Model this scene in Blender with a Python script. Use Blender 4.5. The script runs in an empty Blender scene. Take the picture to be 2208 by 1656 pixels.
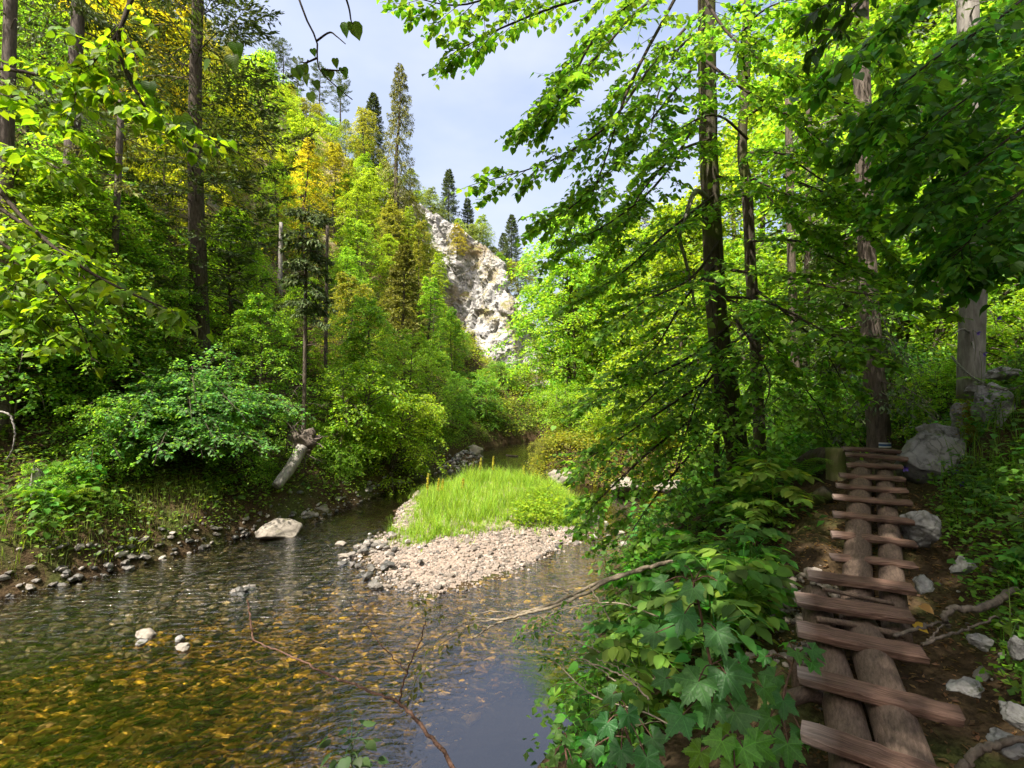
import bpy, math, random
import numpy as np
from mathutils import Vector, Matrix

random.seed(7)
rng = np.random.default_rng(7)
scene = bpy.context.scene

# ------------------------------------------------------------------ camera
CAM_Z = 3.3
F = 1060.0                       # focal length in photograph pixels (2208 wide)
cam_data = bpy.data.cameras.new('camera')
cam_data.sensor_width = 36.0
cam_data.lens = 36.0 * F / 2208.0
cam_data.clip_start = 0.05
cam_data.clip_end = 1000.0
cam = bpy.data.objects.new('camera', cam_data)
cam.location = (0, 0, CAM_Z)
cam.rotation_euler = (math.radians(90), 0, 0)
scene.collection.objects.link(cam)
scene.camera = cam

# ------------------------------------------------------------------ sky, sun, exposure
SUN = Vector((-0.36, -0.38, 0.85)).normalized()      # towards the sun
world = bpy.data.worlds.new('World')
scene.world = world
world.use_nodes = True
wn, wl = world.node_tree.nodes, world.node_tree.links
wn.clear()
sky = wn.new('ShaderNodeTexSky')
sky.sky_type = 'NISHITA'
sky.sun_disc = False
sky.sun_elevation = math.asin(SUN.z)
sky.sun_rotation = math.atan2(SUN.x, SUN.y) % (2 * math.pi)
sky.air_density = 1.0
sky.dust_density = 7.5
tc = wn.new('ShaderNodeTexCoord')
mp = wn.new('ShaderNodeMapping'); mp.inputs['Scale'].default_value = (1, 1, 2.2)
cn = wn.new('ShaderNodeTexNoise')
cn.inputs['Scale'].default_value = 2.3; cn.inputs['Detail'].default_value = 5.0
cn.inputs['Roughness'].default_value = 0.5
cr = wn.new('ShaderNodeMapRange')
cr.inputs['From Min'].default_value = 0.35; cr.inputs['From Max'].default_value = 0.68
cr.inputs['To Min'].default_value = 0.12; cr.inputs['To Max'].default_value = 0.72
cm = wn.new('ShaderNodeMix'); cm.data_type = 'RGBA'
cm.inputs['B'].default_value = (2.5, 2.65, 3.3, 1)
bg = wn.new('ShaderNodeBackground'); bg.inputs['Strength'].default_value = 0.12
wo = wn.new('ShaderNodeOutputWorld')
wl.new(tc.outputs['Generated'], mp.inputs['Vector']); wl.new(mp.outputs['Vector'], cn.inputs['Vector'])
wl.new(cn.outputs['Fac'], cr.inputs['Value']); wl.new(cr.outputs['Result'], cm.inputs['Factor'])
wl.new(sky.outputs['Color'], cm.inputs['A']); wl.new(cm.outputs['Result'], bg.inputs['Color'])
wl.new(bg.outputs['Background'], wo.inputs['Surface'])

sun_data = bpy.data.lights.new('sun', 'SUN')
sun_data.energy = 4.0
sun_data.angle = math.radians(0.6)
sun_data.color = (1.0, 0.93, 0.80)
sun = bpy.data.objects.new('sun', sun_data)
sun.rotation_euler = (-SUN).to_track_quat('-Z', 'Y').to_euler()
sun.location = (-20, -30, 60)
scene.collection.objects.link(sun)

vs = scene.view_settings
vs.view_transform = 'Standard'; vs.look = 'None'; vs.gamma = 1.0; vs.use_curve_mapping = False
vs.exposure = 1.65
scene.cycles.max_bounces = 8
scene.cycles.diffuse_bounces = 5
scene.cycles.transmission_bounces = 5
scene.cycles.transparent_max_bounces = 10
scene.cycles.adaptive_threshold = 0.02
scene.cycles.caustics_reflective = False
scene.cycles.caustics_refractive = False
scene.cycles.sample_clamp_indirect = 4.0

# ------------------------------------------------------------------ helpers
C = scene.collection


def P(px, py, d):
    """photograph pixel at depth d (metres along the view) -> world point"""
    return np.array(((px - 1104.0) / F * d, d, CAM_Z - (py - 828.0) / F * d))


def unit(v):
    v = np.asarray(v, float)
    return v / np.maximum(np.linalg.norm(v, axis=-1, keepdims=True), 1e-9)


def link(o, parent=None):
    C.objects.link(o)
    if parent is not None:
        o.parent = parent
    return o


def tag(o, label=None, cat=None, group=None, kind=None):
    if label: o['label'] = label
    if cat: o['category'] = cat
    if group: o['group'] = group
    if kind: o['kind'] = kind
    return o


def empty(name, loc, label=None, cat=None, group=None, rz=0.0, s=1.0):
    o = bpy.data.objects.new(name, None)
    o.empty_display_size = 0.2
    o.location = tuple(loc); o.rotation_euler = (0, 0, rz); o.scale = (s, s, s)
    C.objects.link(o)
    return tag(o, label, cat, group)


class MB:
    """collects vertices, quads and triangles into one mesh"""
    def __init__(self):
        self.v, self.q, self.t, self.n = [], [], [], 0

    def add(self, v, q=None, t=None):
        v = np.asarray(v, float).reshape(-1, 3)
        if q is not None and len(q): self.q.append(np.asarray(q, np.int64).reshape(-1, 4) + self.n)
        if t is not None and len(t): self.t.append(np.asarray(t, np.int64).reshape(-1, 3) + self.n)
        self.v.append(v); self.n += len(v)

    def mesh(self, name, mat, smooth=True):
        v = np.concatenate(self.v) if self.v else np.zeros((0, 3))
        q = np.concatenate(self.q) if self.q else np.zeros((0, 4), np.int64)
        t = np.concatenate(self.t) if self.t else np.zeros((0, 3), np.int64)
        me = bpy.data.meshes.new(name)
        me.vertices.add(len(v)); me.vertices.foreach_set('co', v.astype(np.float32).ravel())
        nl = len(q) * 4 + len(t) * 3
        me.loops.add(nl); me.polygons.add(len(q) + len(t))
        me.loops.foreach_set('vertex_index', np.concatenate([q.ravel(), t.ravel()]).astype(np.int32))
        ls = np.concatenate([np.arange(len(q)) * 4, len(q) * 4 + np.arange(len(t)) * 3]).astype(np.int32)
        me.polygons.foreach_set('loop_start', ls)
        me.polygons.foreach_set('use_smooth', np.full(len(ls), smooth))
        me.update(calc_edges=True)
        me.validate()
        me.materials.append(mat)
        return me

    def build(self, name, mat, parent=None, smooth=True, color=None):
        o = bpy.data.objects.new(name, self.mesh(name, mat, smooth))
        if color is not None: o.color = (*color, 1)
        return link(o, parent)


def obj(name, me, parent=None, color=None, mat4=None):
    o = bpy.data.objects.new(name, me)
    if color is not None: o.color = (*color, 1)
    if mat4 is not None: o.matrix_world = mat4
    return link(o, parent)


def smooth_path(pts, n):
    pts = np.asarray(pts, float)
    if len(pts) < 3:
        t = np.linspace(0, 1, n)[:, None]
        return pts[0] * (1 - t) + pts[-1] * t
    p = np.vstack([2 * pts[0] - pts[1], pts, 2 * pts[-1] - pts[-2]])
    u = np.linspace(0, len(pts) - 1 - 1e-6, n)
    i = u.astype(int); f = (u - i)[:, None]
    a, b, c, d = p[i], p[i + 1], p[i + 2], p[i + 3]
    return 0.5 * ((2 * b) + (-a + c) * f + (2 * a - 5 * b + 4 * c - d) * f ** 2 + (-a + 3 * b - 3 * c + d) * f ** 3)


def tube(mb, pts, radii, sides=6, cap=True, rough=0.0):
    pts = np.asarray(pts, float); n = len(pts)
    radii = np.broadcast_to(np.asarray(radii, float), (n,))
    tan = unit(np.gradient(pts, axis=0))
    ref = np.array((0, 0, 1.0)) if abs(tan[0][2]) < 0.9 else np.array((0, 1.0, 0))
    s = unit(np.cross(tan, ref)); b = np.cross(s, tan)
    a = np.linspace(0, 2 * np.pi, sides, endpoint=False)
    r = radii[:, None] * (1 + (rng.uniform(-rough, rough, (n, sides)) if rough else 0))
    v = pts[:, None, :] + (r * np.cos(a))[:, :, None] * s[:, None, :] + (r * np.sin(a))[:, :, None] * b[:, None, :]
    i = np.arange(n - 1)[:, None] * sides; j = np.arange(sides)[None, :]; k = (j + 1) % sides
    q = np.stack([i + j, i + k, i + sides + k, i + sides + j], -1).reshape(-1, 4)
    v = v.reshape(-1, 3); t = []
    if cap and sides > 3:
        v = np.vstack([v, pts[0], pts[-1]])
        for jj in range(sides):
            t.append((n * sides, (jj + 1) % sides, jj))
            t.append((n * sides + 1, (n - 1) * sides + jj, (n - 1) * sides + (jj + 1) % sides))
    mb.add(v, q, t)


# leaf outlines: (along, across, up) of unit length
def _leaf_sym(half, mid, fold=0.22, curl=0.18):
    mid = np.array(mid, float)
    verts = [(u, 0, -curl * u * u) for u in mid]
    tris = []
    for sgn in (1, -1):
        base = len(verts)
        verts += [(u, sgn * w, fold * w - curl * u * u) for u, w in half]
        o = list(range(base, base + len(half)))
        # walk along both chains
        a, b = 0, 0
        while a < len(mid) - 1 or b < len(half) - 1:
            if b == len(half) - 1 or (a < len(mid) - 1 and mid[a + 1] <= half[b + 1][0]):
                f = (a, a + 1, o[b]); a += 1
            else:
                f = (a, o[b + 1], o[b]); b += 1
            tris.append(f if sgn > 0 else (f[0], f[2], f[1]))
    return np.array(verts, float), np.array(tris)


HEART = _leaf_sym([(-0.05, 0.16), (0.05, 0.36), (0.3, 0.46), (0.6, 0.34), (0.85, 0.12)], [0, 0.4, 0.7, 1.0])
OVAL = _leaf_sym([(0.1, 0.1), (0.35, 0.27), (0.65, 0.24), (0.88, 0.09)], [0, 0.5, 1.0])
DIAMOND = (np.array([(0, 0, 0), (0.42, 0.40, 0.09), (1, 0, -0.12), (0.42, -0.40, 0.09)], float), np.array([(0, 2, 1), (0, 3, 2)]))
LANCE = (np.array([(0, 0, 0), (0.4, 0.2, 0.05), (1, 0, -0.1), (0.4, -0.2, 0.05)], float), np.array([(0, 2, 1), (0, 3, 2)]))
NEEDLE = (np.array([(0, 0, 0), (0.45, 0.15, 0.03), (1, 0, 0), (0.45, -0.15, 0.03)], float), np.array([(0, 2, 1), (0, 3, 2)]))


def maple_leaf():
    th = np.linspace(-np.pi * 0.86, np.pi * 0.86, 61)
    lob = np.zeros_like(th)
    for c, w, L in ((0, 0.50, 1.0), (0.92, 0.46, 0.94), (-0.92, 0.46, 0.94), (1.85, 0.5, 0.68), (-1.85, 0.5, 0.68)):
        lob = np.maximum(lob, L * np.clip(1 - np.abs((th - c) / w) * 0.48, 0, 1))
    r = np.maximum(lob, 0.58) * (1 + 0.055 * np.where(np.arange(61) % 2 == 0, 1, -1))
    zf = lambda rr: -0.16 * rr ** 2 + 0.05 * np.cos(th * 7.1) * rr
    v = [(0.0, 0.0, 0.0)]; t = []
    for k, fr in enumerate((0.5, 1.0)):
        rr = r * fr
        v += list(zip(rr * np.cos(th), rr * np.sin(th), zf(rr)))
    for i in range(60):
        t.append((0, 1 + i, 2 + i))
        t.append((1 + i, 62 + i, 63 + i)); t.append((1 + i, 63 + i, 2 + i))
    return np.array(v), np.array(t)


MAPLE = maple_leaf()


class Leaves:
    def __init__(self):
        self.p, self.a, self.n, self.s = [], [], [], []

    def add(self, p, a, n, s):
        p = np.asarray(p, float).reshape(-1, 3); m = len(p)
        self.p.append(p)
        self.a.append(np.broadcast_to(np.asarray(a, float), (m, 3)))
        self.n.append(np.broadcast_to(np.asarray(n, float), (m, 3)))
        self.s.append(np.broadcast_to(np.asarray(s, float), (m,)))

    def arrays(self):
        return np.concatenate(self.p), np.concatenate(self.a), np.concatenate(self.n), np.concatenate(self.s)

    @staticmethod
    def frames(a, n):
        A = unit(a); S = unit(np.cross(n, A)); N = np.cross(A, S)
        return A, S, N

    def to_mb(self, mb, tmpl, idx=None):
        p, a, n, s = self.arrays()
        if idx is not None: p, a, n, s = p[idx], a[idx], n[idx], s[idx]
        A, S, N = self.frames(a, n)
        T, tri = tmpl
        V = p[:, None] + s[:, None, None] * (T[None, :, 0:1] * A[:, None] + T[None, :, 1:2] * S[:, None] + T[None, :, 2:3] * N[:, None])
        k = len(T)
        t = (tri[None] + (np.arange(len(p)) * k)[:, None, None]).reshape(-1, 3)
        mb.add(V.reshape(-1, 3), None, t)

    def objects(self, name, mes, parent, idx, color, jitter=0.25, loc0=(0, 0, 0)):
        p, a, n, s = self.arrays()
        A, S, N = self.frames(a, n)
        for i in idx:
            m = Matrix(((A[i][0] * s[i], S[i][0] * s[i], N[i][0] * s[i], p[i][0] - loc0[0]),
                        (A[i][1] * s[i], S[i][1] * s[i], N[i][1] * s[i], p[i][1] - loc0[1]),
                        (A[i][2] * s[i], S[i][2] * s[i], N[i][2] * s[i], p[i][2] - loc0[2]), (0, 0, 0, 1)))
            o = bpy.data.objects.new(name, mes[i % len(mes)] if isinstance(mes, list) else mes)
            c = color if not callable(color) else color()
            f = 1 + random.uniform(-jitter, jitter)
            o.color = (c[0] * f * random.uniform(0.85, 1.3), c[1] * f, c[2] * f, 1)
            o.matrix_basis = m
            link(o, parent)


_LEAF_MESH = {}


def bent(tmpl, k):
    T = tmpl[0].copy(); r = np.random.default_rng(500 + k)
    T[:, 2] += r.uniform(-0.28, 0.12) * T[:, 0] ** 2 + r.uniform(-0.25, 0.3) * T[:, 0] * T[:, 1] + r.uniform(-0.2, 0.35) * np.abs(T[:, 1]) + 0.03 * np.sin(7 * T[:, 0] + k)
    T[:, 1] *= r.uniform(0.85, 1.1)
    return T, tmpl[1]


def leaf_mesh(key, tmpl, mat):
    if key not in _LEAF_MESH:
        mb = MB(); mb.add(tmpl[0], None, tmpl[1])
        _LEAF_MESH[key] = mb.mesh(key, mat)
    return _LEAF_MESH[key]


def split_leaves(lv, tmpl, key, mat, parent, color, n=300, name='leaf', rest='foliage', loc0=(0, 0, 0)):
    """the n leaves that show largest become parts of their own, the rest one part"""
    p, a, nn, s = lv.arrays()
    d = np.linalg.norm(p - np.array((0, 0, CAM_Z)), axis=1)
    inview = (np.abs(p[:, 0]) < 1.05 * np.maximum(p[:, 1], 0.01)) & (np.abs(p[:, 2] - CAM_Z) < 0.79 * np.maximum(p[:, 1], 0.01)) & (p[:, 1] > 0.3)
    score = s / d * np.where(inview, 1, 0.01)
    order = np.argsort(-score)
    big = order[:n]; small = order[n:]
    lm_ = M['leaf_lobed'] if tmpl is MAPLE else (M['leaf_veined'] if (tmpl is HEART or tmpl is OVAL) else mat)
    lv.objects(name, [leaf_mesh(f'{key}_{v_}', bent(tmpl, v_), lm_) for v_ in range(5)], parent, big, color, loc0=loc0)
    if len(small):
        mb = MB(); lv.to_mb(mb, tmpl, small)
        mb.v = [x - np.asarray(loc0) for x in mb.v]
        o = mb.build(rest, mat, parent, color=color if not callable(color) else color())
        o['kind'] = 'stuff'


def rnd_unit(n):
    return unit(rng.normal(size=(n, 3)))


def twig(wood, lv, p0, d, length, n, size, droop=0.25, spread=0.9, flat=0.35, r=0.004, hang=0.15):
    """a drooping twig with alternate leaves"""
    d = unit(d); k = 4
    t = np.linspace(0, 1, k)[:, None]
    pts = p0 + d * length * t + np.array((0, 0, -1.0)) * droop * length * t ** 2
    if wood is not None:
        tube(wood, pts, np.linspace(r, r * 0.35, k), 3, cap=False)
    u = (np.arange(n) + rng.uniform(0.1, 0.9, n)) / n
    u = 0.1 + 0.9 * u
    pos = p0 + d * length * u[:, None] + np.array((0, 0, -1.0)) * droop * length * (u ** 2)[:, None]
    tan = unit(d[None] + np.array((0, 0, -2.0)) * droop * u[:, None])
    side = unit(np.cross(tan, (0, 0, 1.0)) + 1e-4)
    sg = np.where(np.arange(n) % 2 == 0, 1, -1)[:, None]
    ax = unit(tan * 0.55 + side * sg * spread + rng.normal(0, 0.25, (n, 3)) + np.array((0, 0, -hang)))
    nm = unit(np.array((0, 0, 1.0)) + rng.normal(0, flat, (n, 3)))
    sz = size * rng.uniform(0.6, 1.2, n)
    lv.add(pos + ax * sz[:, None] * 0.25, ax, nm, sz)


def bough(wood, lv, pts, r0, r1, twigs, twig_len, leaves, size, droop=0.3, start=0.15, sub=2, flat=0.35, hang=0.15, sides=5):
    path = smooth_path(pts, max(6, len(pts) * 4))
    tube(wood, path, np.linspace(r0, r1, len(path)), sides, cap=False, rough=0.08)
    n = len(path); tan = unit(np.gradient(path, axis=0))
    for i in range(twigs):
        t = start + (1 - start) * (i + random.random()) / twigs
        f = t * (n - 1); k = min(int(f), n - 2); w = f - k
        p = path[k] * (1 - w) + path[k + 1] * w
        side = unit(np.cross(tan[k], (0, 0, 1.0)) + 1e-4)
        sg = 1 if i % 2 else -1
        d = unit(tan[k] * random.uniform(0.3, 0.9) + side * sg * random.uniform(0.6, 1.0) + np.array((0, 0, random.uniform(-0.15, 0.3))))
        L = twig_len * random.uniform(0.55, 1.15) * (1.15 - 0.55 * t)
        twig(wood, lv, p, d, L, leaves, size, droop, flat=flat, r=max(r1, 0.003), hang=hang)
        for s in range(sub):
            u = random.uniform(0.25, 0.75)
            q = p + d * L * u + np.array((0, 0, -droop * L * u * u))
            d2 = unit(d + side * random.uniform(-1, 1) + tan[k] * random.uniform(-0.3, 0.8) + np.array((0, 0, random.uniform(-0.25, 0.2))))
            twig(wood, lv, q, d2, L * random.uniform(0.35, 0.65), max(3, int(leaves * 0.6)), size, droop, flat=flat, r=max(r1 * 0.7, 0.002), hang=hang)
    twig(wood, lv, path[-1], tan[-1], twig_len * 0.5, max(4, leaves // 2), size, droop, flat=flat, hang=hang)


# ------------------------------------------------------------------ noise
def _hash(i, j, k, seed):
    h = (i * 374761393 + j * 668265263 + k * 2147483647 + seed * 974711) & 0xFFFFFFFF
    h = ((h ^ (h >> 13)) * 1274126177) & 0xFFFFFFFF
    return ((h ^ (h >> 16)) & 0xFFFF) / 65535.0


def vnoise(p, seed=0):
    p = np.asarray(p, float)
    i = np.floor(p).astype(np.int64); f = p - i
    f = f * f * (3 - 2 * f)
    out = 0
    for dx in (0, 1):
        for dy in (0, 1):
            for dz in (0, 1):
                w = (f[..., 0] if dx else 1 - f[..., 0]) * (f[..., 1] if dy else 1 - f[..., 1]) * (f[..., 2] if dz else 1 - f[..., 2])
                out = out + w * _hash(i[..., 0] + dx, i[..., 1] + dy, i[..., 2] + dz, seed)
    return out * 2 - 1


def fbm(p, octaves=4, seed=0, gain=0.5):
    p = np.asarray(p, float); a = 1.0; s = 0
    for o in range(octaves):
        s = s + a * vnoise(p * 2 ** o, seed + o * 17); a *= gain
    return s


def sstep(x):
    x = np.clip(x, 0, 1)
    return x * x * (3 - 2 * x)


# ------------------------------------------------------------------ materials
def mat(name):
    m = bpy.data.materials.new(name); m.use_nodes = True
    nt = m.node_tree; nt.nodes.clear()
    out = nt.nodes.new('ShaderNodeOutputMaterial')
    return m, nt.nodes, nt.links, out


def N(nodes, t, **kw):
    n = nodes.new(t)
    for k, v in kw.items():
        if k.startswith('i_'):
            n.inputs[k[2:].replace('_', ' ')].default_value = v
        else:
            setattr(n, k, v)
    return n


def ramp(nodes, stops, interp='LINEAR'):
    r = nodes.new('ShaderNodeValToRGB'); r.color_ramp.interpolation = interp
    e = r.color_ramp.elements
    while len(e) < len(stops): e.new(0.5)
    for x, (p, c) in zip(e, stops):
        x.position = p; x.color = (*c, 1)
    return r


def leaf_material(name, trans=0.55, rough=0.5, spec=0.25, tmul=(2.3, 2.1, 0.7), hue=0.03, val=0.55, veins=None):
    m, n, l, out = mat(name)
    oi = n.new('ShaderNodeObjectInfo'); ge = n.new('ShaderNodeNewGeometry')
    hs = n.new('ShaderNodeHueSaturation')
    mh = N(n, 'ShaderNodeMapRange'); mh.inputs['To Min'].default_value = 0.5 - hue; mh.inputs['To Max'].default_value = 0.5 + hue * 0.6
    mv = N(n, 'ShaderNodeMapRange'); mv.inputs['To Min'].default_value = 1 - val; mv.inputs['To Max'].default_value = 1 + val
    wn_ = n.new('ShaderNodeTexWhiteNoise'); wn_.noise_dimensions = '1D'
    l.new(ge.outputs['Random Per Island'], mh.inputs['Value'])
    l.new(ge.outputs['Random Per Island'], wn_.inputs['W'])
    l.new(wn_.outputs['Value'], mv.inputs['Value'])
    l.new(mh.outputs['Result'], hs.inputs['Hue']); l.new(mv.outputs['Result'], hs.inputs['Value'])
    l.new(oi.outputs['Color'], hs.inputs['Color'])
    pb = N(n, 'ShaderNodeBsdfPrincipled'); pb.inputs['Roughness'].default_value = rough
    if veins:
        t = n.new('ShaderNodeTexCoord'); sx = n.new('ShaderNodeSeparateXYZ'); l.new(t.outputs['Object'], sx.inputs['Vector'])
        def mt(op, a, b=None, c=None):
            q = N(n, 'ShaderNodeMath', operation=op)
            for i_, v_ in enumerate((a, b, c)):
                if v_ is None: continue
                if hasattr(v_, 'links'): l.new(v_, q.inputs[i_])
                else: q.inputs[i_].default_value = v_
            return q.outputs[0]
        x_, y_ = sx.outputs['X'], sx.outputs['Y']
        if veins == 'palmate':
            an = mt('ARCTAN2', y_, x_); rr_ = mt('SQRT', mt('ADD', mt('MULTIPLY', x_, x_), mt('MULTIPLY', y_, y_)))
            u = mt('MULTIPLY', mt('ABSOLUTE', mt('SUBTRACT', mt('FRACT', mt('ADD', mt('DIVIDE', an, 0.92), 0.5)), 0.5)), 0.92)
            across = mt('MULTIPLY', u, rr_); along = rr_
        else:
            across = mt('ABSOLUTE', y_); along = x_
        lat = mt('ABSOLUTE', mt('SUBTRACT', mt('FRACT', mt('MULTIPLY', mt('SUBTRACT', along, mt('MULTIPLY', across, 0.8)), 8.0)), 0.5))
        v1 = mt('LESS_THAN', across, 0.016); v2 = mt('MULTIPLY', mt('LESS_THAN', lat, 0.07), 0.55)
        vf = mt('MAXIMUM', v1, v2)
        nz_ = N(n, 'ShaderNodeTexNoise'); nz_.inputs['Scale'].default_value = 4.5; nz_.inputs['Detail'].default_value = 3; l.new(t.outputs['Object'], nz_.inputs['Vector'])
        vm = mt('ADD', mt('MULTIPLY', vf, 0.45), mt('MULTIPLY_ADD', nz_.outputs['Fac'], 0.7, 0.65))
        cm2 = N(n, 'ShaderNodeVectorMath', operation='SCALE'); l.new(hs.outputs['Color'], cm2.inputs[0]); l.new(vm, cm2.inputs['Scale'])
        bpn = n.new('ShaderNodeBump'); bpn.inputs['Strength'].default_value = 0.18; bpn.inputs['Distance'].default_value = 0.02; bpn.invert = True
        l.new(mt('ADD', vf, mt('MULTIPLY', lat, 0.8)), bpn.inputs['Height']); l.new(bpn.outputs['Normal'], pb.inputs['Normal'])
        hs = cm2; hs_out = cm2.outputs[0]
    else:
        hs_out = hs.outputs['Color']
    pb.inputs['Specular IOR Level'].default_value = spec
    l.new(hs_out, pb.inputs['Base Color'])
    tm = N(n, 'ShaderNodeMix', data_type='RGBA', blend_type='MULTIPLY'); tm.inputs['Factor'].default_value = 1
    tm.inputs['B'].default_value = (*tmul, 1)
    l.new(hs_out, tm.inputs['A'])
    tr = n.new('ShaderNodeBsdfTranslucent'); l.new(tm.outputs['Result'], tr.inputs['Color'])
    mx = n.new('ShaderNodeMixShader'); mx.inputs['Fac'].default_value = trans
    l.new(pb.outputs[0], mx.inputs[1]); l.new(tr.outputs[0], mx.inputs[2]); l.new(mx.outputs[0], out.inputs['Surface'])
    return m


M = {}
M['leaf'] = leaf_material('leaf')
M['leaf_veined'] = leaf_material('leaf_veined', veins='pinnate', rough=0.45)
M['leaf_lobed'] = leaf_material('leaf_lobed', veins='palmate', rough=0.4, spec=0.35)
M['needle'] = leaf_material('needle', trans=0.22, rough=0.6, tmul=(1.6, 1.5, 0.7))
M['grass'] = leaf_material('grass', trans=0.4, tmul=(1.9, 1.8, 0.6), hue=0.035, val=0.6)


def bark_material(name, dark, light, scale=9.0, bump=0.5, moss=None, along=None):
    m, n, l, out = mat(name)
    t = n.new('ShaderNodeTexCoord'); mp_ = n.new('ShaderNodeMapping'); mp_.inputs['Scale'].default_value = (1, 1, 0.22)
    a = N(n, 'ShaderNodeTexNoise'); a.inputs['Scale'].default_value = scale * 3; a.inputs['Detail'].default_value = 6; a.inputs['Roughness'].default_value = 0.7
    b = N(n, 'ShaderNodeTexNoise'); b.inputs['Scale'].default_value = scale * 0.35; b.inputs['Detail'].default_value = 3
    if along is not None:
        m0 = n.new('ShaderNodeMapping'); m0.inputs['Rotation'].default_value = (0, 0, -along); mp_.inputs['Scale'].default_value = (0.22, 1, 1)
        l.new(t.outputs['Object'], m0.inputs['Vector']); l.new(m0.outputs['Vector'], mp_.inputs['Vector'])
    else:
        l.new(t.outputs['Object'], mp_.inputs['Vector'])
    l.new(mp_.outputs['Vector'], a.inputs['Vector']); l.new(t.outputs['Object'], b.inputs['Vector'])
    r = ramp(n, [(0.35, dark), (0.68, light)])
    l.new(a.outputs['Fac'], r.inputs['Fac'])
    src = r.outputs['Color']
    if moss:
        r2 = ramp(n, [(0.5, (0, 0, 0)), (0.62, (1, 1, 1))])
        l.new(b.outputs['Fac'], r2.inputs['Fac'])
        mx = N(n, 'ShaderNodeMix', data_type='RGBA'); mx.inputs['B'].default_value = (*moss, 1)
        l.new(r2.outputs['Color'], mx.inputs['Factor']); l.new(src, mx.inputs['A']); src = mx.outputs['Result']
    pb = N(n, 'ShaderNodeBsdfPrincipled'); pb.inputs['Roughness'].default_value = 0.85; pb.inputs['Specular IOR Level'].default_value = 0.2
    l.new(src, pb.inputs['Base Color'])
    bp = n.new('ShaderNodeBump'); bp.inputs['Strength'].default_value = bump; bp.inputs['Distance'].default_value = 0.03
    l.new(a.outputs['Fac'], bp.inputs['Height']); l.new(bp.outputs['Normal'], pb.inputs['Normal'])
    l.new(pb.outputs[0], out.inputs['Surface'])
    return m


M['bark'] = bark_material('bark', (0.035, 0.028, 0.020), (0.13, 0.105, 0.08))
M['bark_moss'] = bark_material('bark_moss', (0.035, 0.028, 0.020), (0.12, 0.10, 0.075), moss=(0.07, 0.08, 0.02))
M['bark_brown'] = bark_material('bark_brown', (0.055, 0.044, 0.036), (0.155, 0.125, 0.103))
M['deadwood'] = bark_material('deadwood', (0.13, 0.118, 0.105), (0.30, 0.28, 0.255), scale=6, bump=0.25)
M['twig'] = bark_material('twig', (0.055, 0.028, 0.020), (0.15, 0.085, 0.058), scale=14)
M['twig_dark'] = bark_material('twig_dark', (0.02, 0.014, 0.010), (0.07, 0.05, 0.035), scale=14)
M['log'] = bark_material('log', (0.060, 0.041, 0.031), (0.15, 0.105, 0.080), scale=26, bump=0.4, along=math.atan2(0.817, 0.577))
M['branch_pale'] = bark_material('branch_pale', (0.12, 0.095, 0.065), (0.30, 0.25, 0.185), scale=10, bump=0.3)


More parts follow.
